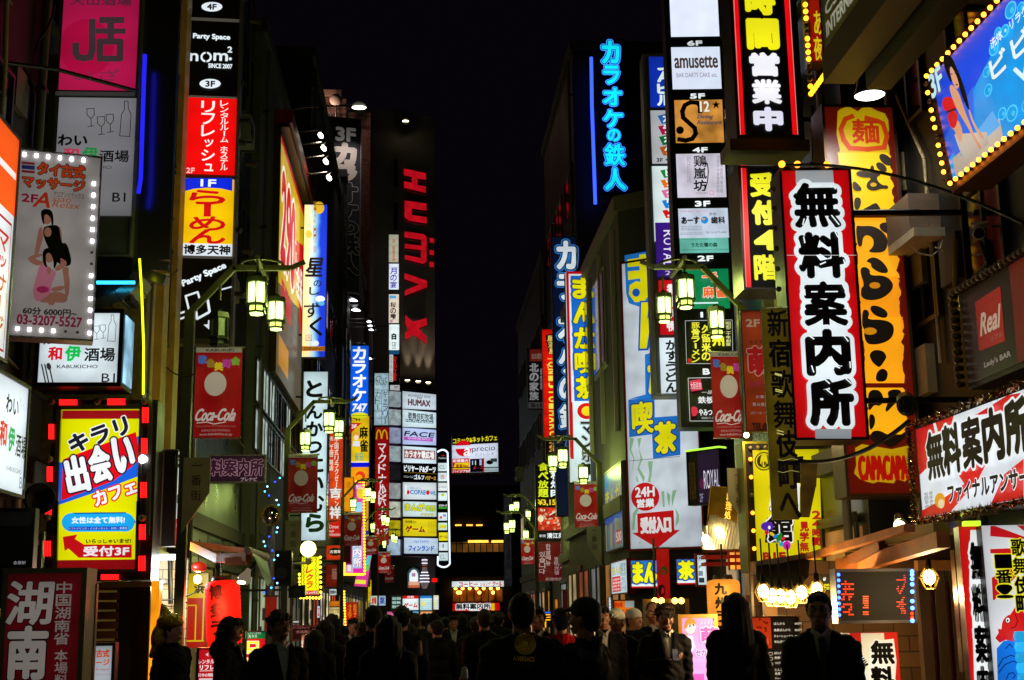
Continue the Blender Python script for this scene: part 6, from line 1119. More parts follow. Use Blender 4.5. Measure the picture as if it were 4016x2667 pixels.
s = Sign('bar_board', 'weathered orange board with red outlined characters behind the ochre plank', 'sign', 'V', (702, 265, 975, 1330), Y=14.6, th=.06, cab='#4a3a20', face='#a83c14', e=.45, fw=.01, br=False, vary=.4)
s.T('2F', '#c8a080', 725, 340, 850, 410, b=.07).T('メイドバー', '#401810', 755, 522, 960, 560, b=.02).T('萌', '#b01818', 740, 580, 965, 840, b=.08, ol=[('#d0907c', .035)]).T('もえセカ', '#a02848', 755, 880, 985, 940, b=.04).T('お客様・', '#d09080', 810, 1008, 950, 1040, b=.05, ol=[('#301010', .08)]).T('飲み放題の', '#d09080', 780, 1072, 960, 1110, b=.05, ol=[('#301010', .08)]).T('(ビール・水割)', '#d09080', 768, 1152, 965, 1185, b=.03, ol=[('#301010', .06)]).T('TEL:03-3', '#2a1410', 775, 1255, 975, 1320, b=.07).done()
# royal side-street sign and gilt lamp board
s = Sign('bar_sign', 'slanted dark purple sign with thin white capitals and a bright green top edge', 'sign', 'R', (890, 480, 1185, 960), Y=21.3, yaw=-52, th=.15, cab='#2a262c', face='#2a1838', e=.55, fw=.02, br=False, uv=True)
s.R('#181008', 0, 0, 32, 100, e=.5).scrib('#6a4a18', 4, 20, 26, 90, 3, vert=True, e=.4).T('ROYAL', '#dcd8ec', 50, 38, 96, 72, e=.9).T('2F', '#b0a8c8', 36, 80, 46, 95, e=.7).O('#7a1858', 44, 62, 7, 9, e=.4).done()
m = MB(); H_ = s.z1-s.z0; m.box(s.x0, s.x1, -.03, .16, H_, H_+.03, mat('#b0ff40', 1.4)); m.build('light_edge', s.root)
s = Sign('gilt_board', 'tilted gilt board lit from below with glinting characters', 'sign', 'R', (1045, 800, 1315, 1185), Y=19.2, yaw=-25, th=.06, cab='#7a5a18', face=None, fw=.01, br=False)
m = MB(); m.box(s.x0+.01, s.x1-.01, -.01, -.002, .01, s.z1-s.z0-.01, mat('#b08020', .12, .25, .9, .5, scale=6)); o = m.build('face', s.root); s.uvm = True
s.V('竹割烹', '#f8c848', 20, 20, 44, 85, b=.04, e=.9).V('料理処', '#f8c848', 55, 12, 76, 75, b=.04, e=.9).done(); s.root.rotation_euler.x = R(-6); s.root.rotation_euler.y = R(7)
m = MB(); m.box(s.x0, s.x1-.1, -.2, -.1, -.12, -.02, mat('#fff0b0', 7, .3)); m.build('strip_lamp', s.root); lamp('POINT', (0, -.25, .02), (1,.7,.25), 25, s.root, .08)
for k, (fr, x, y, w_, lb) in enumerate((('R', 1050, 1265, .06, 'glaring round lamp below the gilt board'), ('R', 1340, 965, .055, 'glaring lamp bulb between the gilt board and the yellow sign'), ('R', 1405, 350, .035, 'small amber lamp on top of the yellow sign frame'))):
    r = thing('street_bulb', lb, 'lamp', pt(fr, x, y, Y=18.8 if k < 2 else 16.2)); m = MB(); m.sph((0,0,0), w_, mat('#ffe9a8', 12, .3)); m.build('bulb', r); m = MB(); m.cyl((0,.0,w_), (0,.05,w_*3), w_*.5, w_*.7, METAL(), 10); m.build('socket', r); lamp('POINT', (0,-.12,0), (1,.75,.35), 18, r, .06)
# red eave of the side-street restaurant
p, q = pt('W', 370, 1030, Y=18.5), pt('W', 700, 1200, Y=18.5)
r = thing('red_eave', 'red painted wooden eave with glowing paper panes under a ribbed roof', 'eave', (p.x, 18.5, q.z)); W_ = q.x-p.x; H_ = p.z-q.z
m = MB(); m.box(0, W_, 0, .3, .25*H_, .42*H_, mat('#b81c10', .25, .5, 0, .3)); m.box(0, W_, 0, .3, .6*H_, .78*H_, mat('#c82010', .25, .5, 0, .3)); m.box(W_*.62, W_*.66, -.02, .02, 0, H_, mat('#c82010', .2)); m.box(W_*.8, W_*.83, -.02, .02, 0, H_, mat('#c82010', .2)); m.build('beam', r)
m = MB(); m.box(W_*.66, W_*.8, .01, .05, .05*H_, .9*H_, mat('#ffb040', 1.2, .4, 0, .3)); m.box(W_*.84, W_, .01, .05, .05*H_, .9*H_, mat('#ff9030', 1.0, .4, 0, .3)); m.build('pane', r)
m = MB()
for i in range(12): m.bar((W_*i/12, .1, H_), (W_*i/12+.3, .8, H_+.55), .05, .05, mat('#8a8478', 0, .35, .6))
m.build('roof', r)
# pale paper lantern
def paper_lantern(name, label, fr, cx, y0, y1, w, Y, col, e, seg_=16, top='#2a1a10'):
    pc = pt(fr, cx, (y0+y1)/2, Y=Y); z1, z0 = pt(fr, cx, y0, Y=Y).z, pt(fr, cx, y1, Y=Y).z; rad = abs(pt(fr, cx+w/2, (y0+y1)/2, Y=Y).x - pc.x)
    r = thing(name, label, 'lantern', (pc.x, Y, z0)); H_ = z1-z0; prof = []
    for i in range(seg_*2+1):
        t = i/(seg_*2); k = min(1, (1-abs(2*t-1)**4)**.5 + .55*(abs(2*t-1)**4)); prof.append((rad*(k if i % 2 == 0 else k*.965), H_*t))
    m = MB(); m.lathe(prof, mat(col, e, .6, 0, .35, scale=5), 28); m.build('paper', r)
    m = MB(); m.lathe([(0,H_+.05),(rad*.55,H_+.05),(rad*.6,H_),(rad*.55,H_-.02)], mat(top, 0, .4), 24); m.lathe([(rad*.55,.02),(rad*.6,0),(rad*.5,-.05),(0,-.05)], mat(top, 0, .4), 24); m.build('rim', r)
    m = MB(); m.tube([(0,0,H_+.05), (0,.02,H_+.4)], .012, DARK(), 6); m.build('cord', r)
    return r, rad, H_
def wrap_text(r, rad, H_, chars, mt_, ang0, z_hi, z_lo, cw, b=.05, e_=.004):
    m = MB(); n = len(chars); h = (z_hi-z_lo)/n
    for i, ch in enumerate(chars):
        v, f, sz = glyph(ch); d = b*cw
        for k, (ax, az) in enumerate([(0,0)] + [(d*math.cos(t_), d*math.sin(t_)) for t_ in [j*math.pi/3 for j in range(6)]]):
            vs = []
            for x, z in v*((cw-2*d)/sz[0], (h*.88-2*d)/sz[1]):
                zz_ = z_hi - h*(i+.5) + z + az; t = min(1,max(0,zz_/H_)); kk = min(1, (1-abs(2*t-1)**4)**.5 + .55*(abs(2*t-1)**4)); rr = rad*kk + e_ + k*.0003
                a_ = R(ang0) + (x+ax)/rad; vs.append((rr*math.cos(a_), rr*math.sin(a_), zz_))
            m.add(vs, f, mt_)
    m.build('lettering', r)
r, rad, H_ = paper_lantern('paper_lantern', 'cream glowing paper lantern with large black brush characters', 'S', 1148, 535, 1010, 340, 15.2, '#ff9a30', .95)
wrap_text(r, rad, H_, '九州ラ', mat('#0a0606'), -112, H_*.93, H_*.05, rad*.75)
lamp('POINT', (0,-rad-.15, H_*.5), (1,.6,.2), 14, r, .15)
# pink standing light box
s = Sign('maid_bar_sign', 'pink glowing standing sign with a drawn blonde girl in a wooden frame', 'sign', 'X', (150, 990, 498, 2100), Y=13.0, th=.22, cab='#8a6428', face='#f0a8e8', e=1.0, fw=.035, br=False, rim='#a87830', vary=.1)
s.O('#f8e0e8', 242, 1110, 48, 52).P('#d09028', [(185,1110),(195,1050),(230,1020),(275,1035),(292,1080),(268,1070),(262,1095),(250,1065),(238,1100),(225,1070),(205,1115)]).O('#d09028', 208, 1185, 10, 30).O('#402830', 235, 1095, 6, 10).O('#402830', 268, 1085, 6, 10).N('#b08040', [(255,1165),(280,1150),(286,1115)], 4).P('#fcd8f4', [(200,1170),(260,1180),(285,1280),(230,1340),(210,1290)]).R('#301828', 215, 1335, 242, 1352)
s.T('メイドバー', '#f8f0fc', 318, 1052, 475, 1082, b=.05, ol=[('#d878c8', .05)]).T('萌', '#e050c0', 325, 1100, 485, 1250, b=.08, ol=[('#fce8f8', .05)]).T('セカン', '#d050b8', 280, 1300, 425, 1355, b=.06, ol=[('#fce8f8', .08)]).scrib('#e090d8', 255, 1400, 420, 1470, 2).R('#e060c8', 245, 1512, 355, 1600).done()
# chalk menu with photo panel
s = Sign('menu_board', 'brown menu board in white handwriting with a glossy red food photograph', 'sign', 'X', (755, 1005, 1220, 2000), Y=11.2, th=.08, cab='#6a4a20', face='#281a10', e=.28, fw=.012, br=False)
s.e = .9; s.R('#c83810', 765, 1010, 948, 1290, e=.85)
for i in range(18): s.O(rnd.choice(('#e86030', '#8a1808', '#f0a060', '#501008')), rnd.uniform(790, 930), rnd.uniform(1030, 1270), rnd.uniform(10, 30), rnd.uniform(6, 18), rot=rnd.uniform(0, 90), n=9, e=.8)
for y, t_, p_ in ((1072,'ばんから','600円'), (1128,'角煮ばんから','850円'), (1182,'チャーシューメン','900円'), (1230,'辛ねぎばんから','800円'), (1328,'ばんからつけ麺','780円'), (1370,'角煮つけ麺','980円'), (1415,'つけ麺がっつり','980円'), (1475,'とんこつ','650円'), (1508,'角煮とんこつ','900円'), (1550,'チャーシューとんこつ','850円')): s.T(t_, '#e8d8c0', 965, y-12, 965+min(165, 24*len(t_)), y+12, b=.02).T(p_, '#e8d8c0', 1148, y-11, 1208, y+11, b=.02)
for y in (1335, 1378, 1425): s.O('#c8b090', 925, y, 20, 16).O('#281a10', 925, y, 15, 11)
s.done()
# caged bulbs strung under the black awning
bp = [(850, 712, .5), (882, 788, 1), (958, 825, 1), (1030, 830, 1.15), (1120, 840, 1), (1218, 800, 1), (1352, 770, 1.05)]
first = None
for i, (x, y, k) in enumerate(bp[1:]):
    p = pt('X', x, y, Y=12.2)
    if first is None:
        r = thing('caged_bulb', '', 'lamp', p); m = MB(); m.sph((0,0,0), .05, mat('#ffdc80', 14, .3), 12, 8, 1, 1, 1.25); m.build('bulb', r)
        m = MB(); n = 6
        for j in range(n):
            a_ = 2*math.pi*j/n; c_, s_ = math.cos(a_), math.sin(a_)
            m.tube([(.03*c_,.03*s_,.09), (.085*c_,.085*s_,.0), (.045*c_,.045*s_,-.09)], .005, mat('#8a7430', 0, .3, .8), 5)
        for (rr, z) in ((.085, 0), (.045, -.09)): m.tube([(rr*math.cos(2*math.pi*j/12), rr*math.sin(2*math.pi*j/12), z) for j in range(13)], .005, mat('#8a7430', 0, .3, .8), 5)
        m.build('cage', r); m = MB(); m.cyl((0,0,.07), (0,0,.15), .028, .022, DARK(), 10); m.tube([(0,0,.15), (0,.02,.48)], .008, DARK(), 6); m.build('socket', r); lamp('POINT', (0,0,-.14), (1,.68,.3), 26, r, .06); first = r
    else:
        r = copy_tree(first); r.location = p
    r['group'] = 'caged bulbs under the dark awning'
    r['label'] = ['caged bulb nearest the paper lantern, under the dark awning', 'caged bulb overlapping the largest one, on its near side', 'largest caged bulb, third in the row under the awning', 'lowest hanging caged bulb, fourth in the row under the awning', 'fifth caged bulb in the row under the awning, hung alone', 'caged bulb last in the row, above the grey haired man'][i]
r = copy_tree(first); r.location = pt('e', 735, 665, Y=10.8); r['label'] = 'single caged bulb hanging before the red shop door by the bulb screen'; r['group'] = 'caged bulbs under the dark awning'
# awnings of the noodle shop
r = thing('awning', 'folding dark awning with a lit timber edge above the row of caged bulbs', 'awning', (0, 0, 0))
a_, b_, c_, d_ = pt('W', 818, 1150, Y=12.6), pt('W', 1290, 1075, Y=12.6), pt('W', 1290, 1260, Y=12.3), pt('W', 820, 1290, Y=12.3)
m = MB(); vs = []; n = 8
for j in range(4):
    for i in range(n+1):
        p = a_.lerp(b_, i/n).lerp(d_.lerp(c_, i/n), j/3); p.z -= .03*math.sin(math.pi*i/n)*j; p.y -= .05*math.sin(i*1.3)*j/3; vs.append(p)
m.add(vs, [(j*(n+1)+i, (j+1)*(n+1)+i, (j+1)*(n+1)+i+1, j*(n+1)+i+1) for j in range(3) for i in range(n)], mat('#1a1714', 0, .8, 0, .3)); m.build('cloth', r)
m = MB(); m.bar(a_, b_, .05, .06, METAL()); wd_ = mat('#c87428', 0, .5, 0, .4, scale=5)
m.bar(pt('W', 1280, 1085, Y=12.6), pt('e', 560, 230, Y=10.2), .09, .06, wd_); m.bar(pt('e', -60, 560, Y=12.2), pt('e', 150, 548, Y=12), .1, .12, wd_); m.bar(pt('e', 150, 552, Y=12), pt('e', 860, 335, Y=9.8), .1, .12, wd_); m.bar(pt('e', 10, 530, Y=12.2), pt('e', 330, 385, Y=11.2), .08, .08, mat('#7a4418', 0, .5, 0, .4)); m.bar(pt('e', 0, 400, Y=12.6), pt('e', 840, 240, Y=10), .12, .1, mat('#8a6a20', 0, .5, .3, .3)); m.build('arm', r)
r.location = (0,0,0)
# LED running text box
s = Sign('led_board', 'black LED message board with red dot characters and a blue bulb edge', 'sign', 'z', (1927, 1311, 2111, 1437), Y=11.4, th=.14, cab='#3a3640', face='#0c0a0e', e=.05, fw=.025, br=False, rim='#4a4650')
def dots(s, x0, y0, x1, y1, rows, col):
    nr = len(rows); nc = len(rows[0]); s.k += 1; mt_ = mat(col, 1.5, .4, 0, 0, True)
    for j, row in enumerate(rows):
        for i, c_ in enumerate(row):
            if c_ == '#':
                x, z = s.loc(x0+(x1-x0)*(i+.5)/nc, y0+(y1-y0)*(j+.5)/nr); w_ = abs(s.loc(x1, y0)[0]-s.loc(x0, y0)[0])/nc*.4; s.put([(x-w_,z-w_),(x+w_,z-w_),(x+w_,z+w_),(x-w_,z+w_)], [(0,1,2,3)], mt_)
s.fr = 'e'
dots(s, 445, 640, 528, 990, ['......#.', '......##', '########', '.......#', '......#.', '.#...##.', '##..##..', '.#.##...', '..##....', '........', '.....##.', '....##..', '######..', '..######', '###.##..', '...####.', '....####', '....#.##'], '#ff3408')
dots(s, 148, 825, 200, 1000, ['####', '####', '####', '####', '.###', '####', '....', '####', '####'], '#ff5010')
s.fr = 'z'; dots(s, 1938, 1338, 1968, 1420, ['..#....', '#######', '..#.#..', '.######', '..#....', '#######', '.#..##.', '##..#..', '.......', '.#####.', '##...#.', '....##.', '.####..', '....###'], '#ff3408')
for i in range(12):
    for j in range(20): pass
s.fr = 'e'; P_ = [(572,615),(572,642),(572,680),(573,728),(574,792),(574,875),(575,936),(575,1047)]
s.bulbs(P_, .018, '#5090ff', 6, name='small_lamp').bulbs([(574,985),(575,1020)], .014, '#ff3010', 5, name='small_lamp'); s.fr = 'z'; s.bulbs(seg((1931,1325), (1933,1418), 8), .015, '#4070ff', 5, name='small_lamp').done()
# standing red info box, narrow vertical info sign, sunburst sign
s = Sign('info_sign', 'small standing red and cream lit box with black brush characters below the dot board', 'sign', 'e', (65, 1150, 490, 2200), Y=11.0, th=.25, cab='#14100e', face='#e02818', e=.95, fw=.0, br=False, vary=.12)
s.R('#f8e4b8', 165, 1155, 370, 2200).P('#fff4d8', [(300,1220),(420,1205),(445,1400),(430,1600),(200,1600),(210,1250)]).T('無', '#0c0808', 215, 1218, 425, 1430, b=.08, ol=[('#fff4d8', .06)]).T('料', '#0c0808', 215, 1445, 425, 1660, b=.08, ol=[('#fff4d8', .06)]).P('#f0f0e8', [(85,1355),(155,1345),(185,1560),(140,1560)]).T('NAVI', '#0c0808', 92, 1370, 185, 1450, b=.05, rot=-60).done()
s = Sign('info_sign', 'narrow vertical white and red lit sign with black brush characters by the sunburst panel', 'sign', 'z', (2233, 1213, 2290, 1800), Y=9.9, yaw=-12, th=.2, cab='#3a0c08', face='#d81818', e=.95, fw=.0, br=False, vary=.2)
s.fr = 'e'; s.P('#f0f4f4', [(1095,250),(1190,250),(1200,700),(1240,1100),(1260,1600),(1130,1600),(1110,1000),(1085,700)])
for ch, a_, b_, x_ in (('無',350,690,1092), ('料',720,1060,1108), ('案',1080,1420,1130), ('内',1440,1700,1150)): s.T(ch, '#0a0a0c', x_, a_, x_+108, b_, b=.06, ol=[('#f0f4f4', .05)])
s.done()
m = MB(); m.box(s.x0+.03, s.x1-.03, -.1, .0, s.z1-s.z0, s.z1-s.z0+.035, mat('#c8ff30', 1.3)); m.build('strip_lamp', s.root)
s = Sign('info_sign', 'sunburst striped lit panel with yellow edged characters, a red fish and blue waves', 'sign', 'e', (1268, 205, 1900, 2000), Y=9.7, yaw=-8, th=.25, cab='#0e0c0c', face='#e8ecf0', e=.85, fw=.0, br=False, vary=.12)
for p in ([(1270,215),(1310,215),(1568,310),(1568,330),(1268,305)], [(1500,210),(1568,210),(1568,262)], [(1268,418),(1470,410),(1470,460),(1268,455)], [(1280,670),(1300,660),(1468,560),(1510,640),(1300,870),(1290,860)], [(1310,1200),(1568,800),(1650,900),(1568,1140),(1350,1240)]): s.P('#d01820', p)
s.V('歌舞伎町', '#18140c', 1440, 320, 1575, 985, b=.05, ol=[('#f0e828', .07)], lean=60).V('一番!', '#18140c', 1300, 460, 1450, 855, b=.06, ol=[('#f0e828', .06)], lean=20)
s.P('#1878e8', [(1320,1290),(1380,1225),(1480,1205),(1600,1230),(1600,1640),(1330,1640)]).O('#d82018', 1455, 1100, 92, 110).P('#d82018', [(1330,1115),(1380,1130),(1390,1170),(1340,1180)]).P('#d82018', [(1420,1180),(1480,1230),(1400,1215)]).O('#101010', 1415, 1042, 24, 27).O('#f4f8f8', 1415, 1042, 18, 22).O('#101010', 1413, 1045, 8, 11).N('#700810', [(1480,990),(1500,1050),(1480,1100),(1440,1115)], 8)
for q in ([(1330,1450),(1370,1380),(1440,1350),(1520,1370)], [(1335,1500),(1390,1430),(1460,1400),(1530,1430)], [(1400,1560),(1420,1510),(1460,1500),(1480,1530),(1455,1550)], [(1395,1290),(1430,1250),(1455,1280)]): s.N('#0c2868', q, 9)
s.done()
m = MB(); p0 = s.loc(1455, 1120); p1 = s.loc(1545, 1120); 
for i in range(16): zc = p0[1]-s.off - .05 - i*.075; m.lathe([(.085, -.034), (.095, 0), (.085, .034)], mat('#28b0f0', 1.1 if i % 2 else .8, .2), 16, ((p0[0]+p1[0])/2+.03, -.14, zc))
m.build('coil_lamp', s.root)
# ================================================================ lantern posts along both pavements
POST = mat('#46442e', 0, .4, .55, .25)
def lantern(parent, loc, w, on=True, pw=30):
    """hexagonal lantern: roof, posts, glass, lower drum"""
    h = w*1.1; r = w*.5
    def hexa(rad, z): return [(loc[0]+rad*math.cos(math.pi/6+math.pi*i/3), loc[1]+rad*math.sin(math.pi/6+math.pi*i/3), loc[2]+z) for i in range(6)]
    fm = mat('#1a1c0c', 0, .4, .5)
    m = MB()
    def ring(r0, z0, r1, z1, mt_, cap=True):
        a_ = hexa(r0, z0); b_ = hexa(r1, z1); m.add(a_+b_, [(i, (i+1) % 6, 6+(i+1) % 6, 6+i) for i in range(6)] + ([tuple(range(5,-1,-1)), tuple(range(6,12))] if cap else []), mt_)
    ring(r*1.12, -.02, r*1.05, .05*w/.27, fm); ring(r*.5, .05*w/.27, r*.3, .1*w/.27, fm); ring(r*1.1, -h-.03, r*1.1, -h, fm)
    for p, q in zip(hexa(r*.98, -h), hexa(r*.98, -.02)): m.bar(p, q, .022*w/.27, .022*w/.27, fm)
    ring(r*.95, -h*1.42, r*.95, -h*1.34, fm)
    for p, q in zip(hexa(r*.78, -h*1.38), hexa(r*.78, -h)): m.bar(p, q, .018*w/.27, .018*w/.27, fm)
    o = m.build('lantern_frame', parent)
    gm = mat('#dcff9c', 2.6, .4, 0, 0) if on else mat('#7a8478', 0, .3, 0, .3)
    m = MB(); ring(r*.86, -h+.01, r*.86, -.025, gm); g_ = m.build('glass', o)
    m = MB(); ring(r*.7, -h*1.34, r*.7, -h-.031, mat('#d8ff70', 2.2, .4) if on else gm); ring(r*.66, -h*1.48, r*.7, -h*1.42, mat('#e8ff98', 2.6, .4) if on else gm); m.build('drum', o)
    if on: lamp('POINT', (loc[0], loc[1]-r*1.4, loc[2]-h*.5), (.78, 1, .22), pw*(w/.27)**2, o, .12); lamp('POINT', (loc[0], loc[1]+r*1.4, loc[2]-h*.5), (.78, 1, .22), pw*.8*(w/.27)**2, o, .12)
def post(label, fr, bend, X, Y, side, on=(True, True, True), group='lantern posts along the street', arrow=True):
    """side = +1: the arm reaches to the right of the picture (posts of the left row)"""
    r = thing('lantern_post', label, 'street lamp', (X, Y, .12), 0, group)
    zt = pt(fr, *bend, Y=Y if Y > 10 else 15.3).z - .12
    m = MB(); m.box(-.055, .055, -.055, .055, .25, zt-.55, POST); m.box(-.09, .09, -.09, .09, 0, .3, POST); m.bar((0,0,zt-.57), (side*.5,0,zt-.02), .065, .07, POST); m.build('pole', r)
    m = MB(); m.bar((side*.48,0,zt-.03), (side*1.15,0,zt-.03), .065, .06, POST); m.bar((side*1.15,0,zt-.03), (side*1.32,0,zt+.05), .05, .05, POST)
    n = 20; m.tube([(side*.82+.24*math.cos(2*math.pi*i/n), .24*math.sin(2*math.pi*i/n), zt+.02) for i in range(n+1)], .018, POST, 6)
    m.bar((side*.82,-.5,zt-.03), (side*.82,.5,zt-.03), .05, .05, POST)
    for p in ((side*.34,0,zt-.22), (side*.82,-.42,zt-.03), (side*.95,.42,zt-.03)): m.cyl(p, (p[0], p[1], zt-.42), .016, .016, POST, 6)
    m.build('arm', r)
    pw = 30 if Y > 10 else 14
    lantern(r, (side*.34, 0, zt-.62), .225, on[0], pw); lantern(r, (side*.82, -.42, zt-.30), .24, on[1], pw); lantern(r, (side*.95, .42, zt-.33), .22, on[2], pw)
    if arrow:
        m = MB(); z = 2.55; m.prism([(0,0),(0,0)], 0, 0, POST) if False else None
        w_ = .3; a_ = [(0, z+.75), (side*w_, z+.75), (side*w_, z+.35), (0, z-.1)]
        m.add([(x, -.07, zz) for x, zz in a_] + [(x, -.04, zz) for x, zz in a_], [(0,3,2,1) if side > 0 else (0,1,2,3), (4,5,6,7) if side > 0 else (7,6,5,4)] + [(i, (i+1) % 4, 4+(i+1) % 4, 4+i) for i in range(4)], mat('#8a8668', 0, .6, 0, .3)); pl = m.build('street_plate', r)
        m = MB(); dk = mat('#1a1a14', 0, .6)
        for i, ch in enumerate('一番街'):
            v, f, sz = glyph(ch); k = .12
            m.add([(side*.15 + x*k/max(sz), -.073, z+.66-i*.17 + y*k/max(sz)) for x, y in v], f, dk)
        m.build('lettering', pl)
    return r
post('nearest lantern post by the floor directory, its inner lantern unlit', 'D', (690, 765), pt('D', 330, 1100, Y=15.3).x, 15.3, 1, (False, True, True))
post('lantern post in front of the tall white hiragana sign', 'F', (1385, 380), pt('F', 1185, 600, Y=25.5).x, 25.5, 1)
post('lantern post beside the bulb edged magenta sign', 'K', (690, 185), pt('K', 547, 320, Y=43).x, 43, 1, arrow=False)
post('lantern post in front of the red burger sign', 'K', (830, 440), pt('K', 742, 540, Y=58).x, 58, 1, arrow=False)
post('small far lantern post against the yellow arcade panels', 'K', (930, 620), pt('K', 858, 720, Y=74).x, 74, 1, arrow=False)
post('nearest lantern post on the right row, before the green mahjong panel', 'U', (700, 985), pt('V', 690, 350, Y=16.8).x, 16.8, -1)
post('lantern post crossing the red edged white cafe sign', 'O', (700, 1380), pt('N', 890, 300, Y=28).x, 28, -1)
post('lantern post beside the black grill restaurant sign', 'N', (300, 275), pt('N', 395, 450, Y=44.5).x, 44.5, -1, arrow=False)
post('far lantern post with one lantern above the others near the grey hall sign', 'N', (330, 145), pt('N', 400, 200, Y=52).x, 52, -1, arrow=False)
post('added unseen lantern post near the viewpoint, lighting the backs of the walkers', 'D', (690, 765), -2.62, 4.9, 1, arrow=False)  # added out of view to light the walkers' backs and the medallion
def festival(s):
    w = s.x1-s.x0; s.uvm = True; e = s.e
    s.R('#b8b098', 0, 0, 100, 5.5, e=e*.8); s.T('KABUKI町', '#2a2820', 22, 1.2, 84, 4.8, b=.03, e=0)
    for i, (ch, c_) in enumerate((('歌','#5878c8'),('色','#a88830'),('笑','#e8d020'),('町','#d040a0'),('会','#90c040'))): s.T(ch, c_, 6+i*18, 9+(0,4,8,5,2)[i], 24+i*18, 18+(0,4,8,5,2)[i], b=.06, ol=[(c_, .05)], e=e)
    s.O('#c8b8a0', 45, 41, 24, 13.5, e=e*1.0); s.T('Coca-Cola', '#e8d8cc', 5, 68, 92, 82, b=.035, sh=.35, e=e); s.N('#e8d8cc', [(8,84),(30,83),(45,85.5),(70,83)], 2, e=e)
    s.scrib('#d89088', 6, 86.5, 92, 89, 1, e=e*.7); s.T('歌舞伎町商店街振興組合', '#d8a8a0', 18, 91, 80, 93.6, e=e*.8); s.T('www.kabukicho.or.jp', '#e0c0b8', 14, 95, 84, 98.6, b=.02, e=e*.8)
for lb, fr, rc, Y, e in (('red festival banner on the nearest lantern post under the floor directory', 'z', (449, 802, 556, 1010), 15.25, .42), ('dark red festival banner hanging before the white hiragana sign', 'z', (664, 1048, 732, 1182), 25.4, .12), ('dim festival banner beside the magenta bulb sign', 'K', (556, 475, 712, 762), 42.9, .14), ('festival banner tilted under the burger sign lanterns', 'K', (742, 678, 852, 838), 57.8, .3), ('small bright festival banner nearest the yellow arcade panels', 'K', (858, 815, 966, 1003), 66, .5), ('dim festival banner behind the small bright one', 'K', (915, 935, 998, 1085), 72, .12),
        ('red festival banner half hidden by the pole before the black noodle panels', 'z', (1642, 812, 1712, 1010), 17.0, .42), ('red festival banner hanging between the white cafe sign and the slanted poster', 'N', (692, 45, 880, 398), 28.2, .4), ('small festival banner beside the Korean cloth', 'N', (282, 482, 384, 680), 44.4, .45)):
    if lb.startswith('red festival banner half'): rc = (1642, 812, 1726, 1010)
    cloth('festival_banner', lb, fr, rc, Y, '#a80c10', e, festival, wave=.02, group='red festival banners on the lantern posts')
# ================================================================ low down on the left
rl, rad, H_ = paper_lantern('paper_lantern', 'large glowing red paper lantern with black brush characters', 'H', 640, 690, 1290, 315, 16.3, '#ff1408', 1.05, top='#300a06')
wrap_text(rl, rad, H_, '博多ラ', mat('#140404', 0, .6), -105, H_*.95, H_*.18, rad*.8, .07)
lamp('POINT', (0, -rad-.15, H_*.6), (1,.08,.03), 70, rl, .2); rl.rotation_euler.y = R(-4)
s = Sign('noodle_sign', 'yellow noodle shop sign with black brush characters over red square spirals', 'sign', 'H', (180, 632, 478, 1285), Y=18.3, th=.1, cab='#6a5010', face='#e8c80c', e=.62, fw=0, br=False, vary=.25)
s.T('長', '#18120a', 212, 715, 295, 810, b=.05).T('浜', '#18120a', 362, 715, 450, 810, b=.05).R('#c01410', 185, 848, 475, 1285).R('#e8c80c', 185, 908, 380, 918).R('#e8c80c', 370, 908, 382, 1220).R('#e8c80c', 436, 848, 450, 1220).R('#e8c80c', 185, 1218, 450, 1232).R('#e8c80c', 188, 935, 200, 1285).done()
s = Sign('stair_sign', 'white and red lit stairway sign with slanted print behind the nearest lantern post', 'sign', 'H', (188, -450, 290, 395), Y=16.6, yaw=55, th=.2, cab='#4a4640', face='#dff0f0', e=.95, fw=.02, br=False)
s.fr = 'F'; s.R('#202024', 190, 860, 290, 975).T('2F', '#d0d8d8', 205, 890, 270, 940).fr = 'F'; s.T('nom.', '#202428', 205, 1210, 280, 1290, b=.03).P('#c83030', [(245,1130),(275,1090),(280,1110),(255,1155)]); s.fr = 'H'; s.R('#c00c14', 188, 155, 290, 400).T('レンタルルーム', '#f0d8d8', 195, 190, 280, 228).T('リフレッシュ', '#f8f0f0', 195, 262, 280, 362, b=.03).done()
m = MB(); a_, b_ = pt('F', 45, 810, Y=17.3), pt('F', 190, 1460+100, Y=17.3); b2_ = pt('H', 190, 400, Y=17.3); m.box(a_.x, b_.x, 17.3, 17.35, b2_.z, a_.z, mat('#8a7860', 0, .25, .8, .3, scale=1)); tag(m.build('bronze_wall'), 'bronze metal wall panel between the yellow sign and the stairway sign', 'panel')
m = MB(); a_ = pt('H', 30, 488, Y=16.9); b_ = pt('H', 285, 488, Y=16.9); m.cyl(a_, b_, .035, .035, mat('#f0fcff', 5, .3), 8); o = m.build('strip_lamp'); tag(o, 'level white tube lamp under the bronze wall panel', 'lamp'); lamp('POINT', (a_+b_)/2 - Vector((0,.25,.15)), (.9,.97,1), 40, None, .15).parent = o
m = MB(); a_, b_ = pt('H', 28, 500, Y=17.5), pt('H', 190, 1500, Y=17.5); m.box(a_.x-.1, b_.x+.1, 17.6, 17.7, .12, a_.z, mat('#c8c4b4', 0, .6, 0, .2, kind='tile', scale=2)); m.tube([pt('H', 150, 500, Y=17.4), pt('H', 155, 900, Y=17.4)], .03, DARK()); m.tube([pt('H', 80, 705, Y=17.45), pt('H', 145, 702, Y=17.45)], .04, mat('#a8a498', 0, .5)); tag(m.build('tiled_pier'), 'pale tiled pier lit white beside the orange jamb', 'pier')
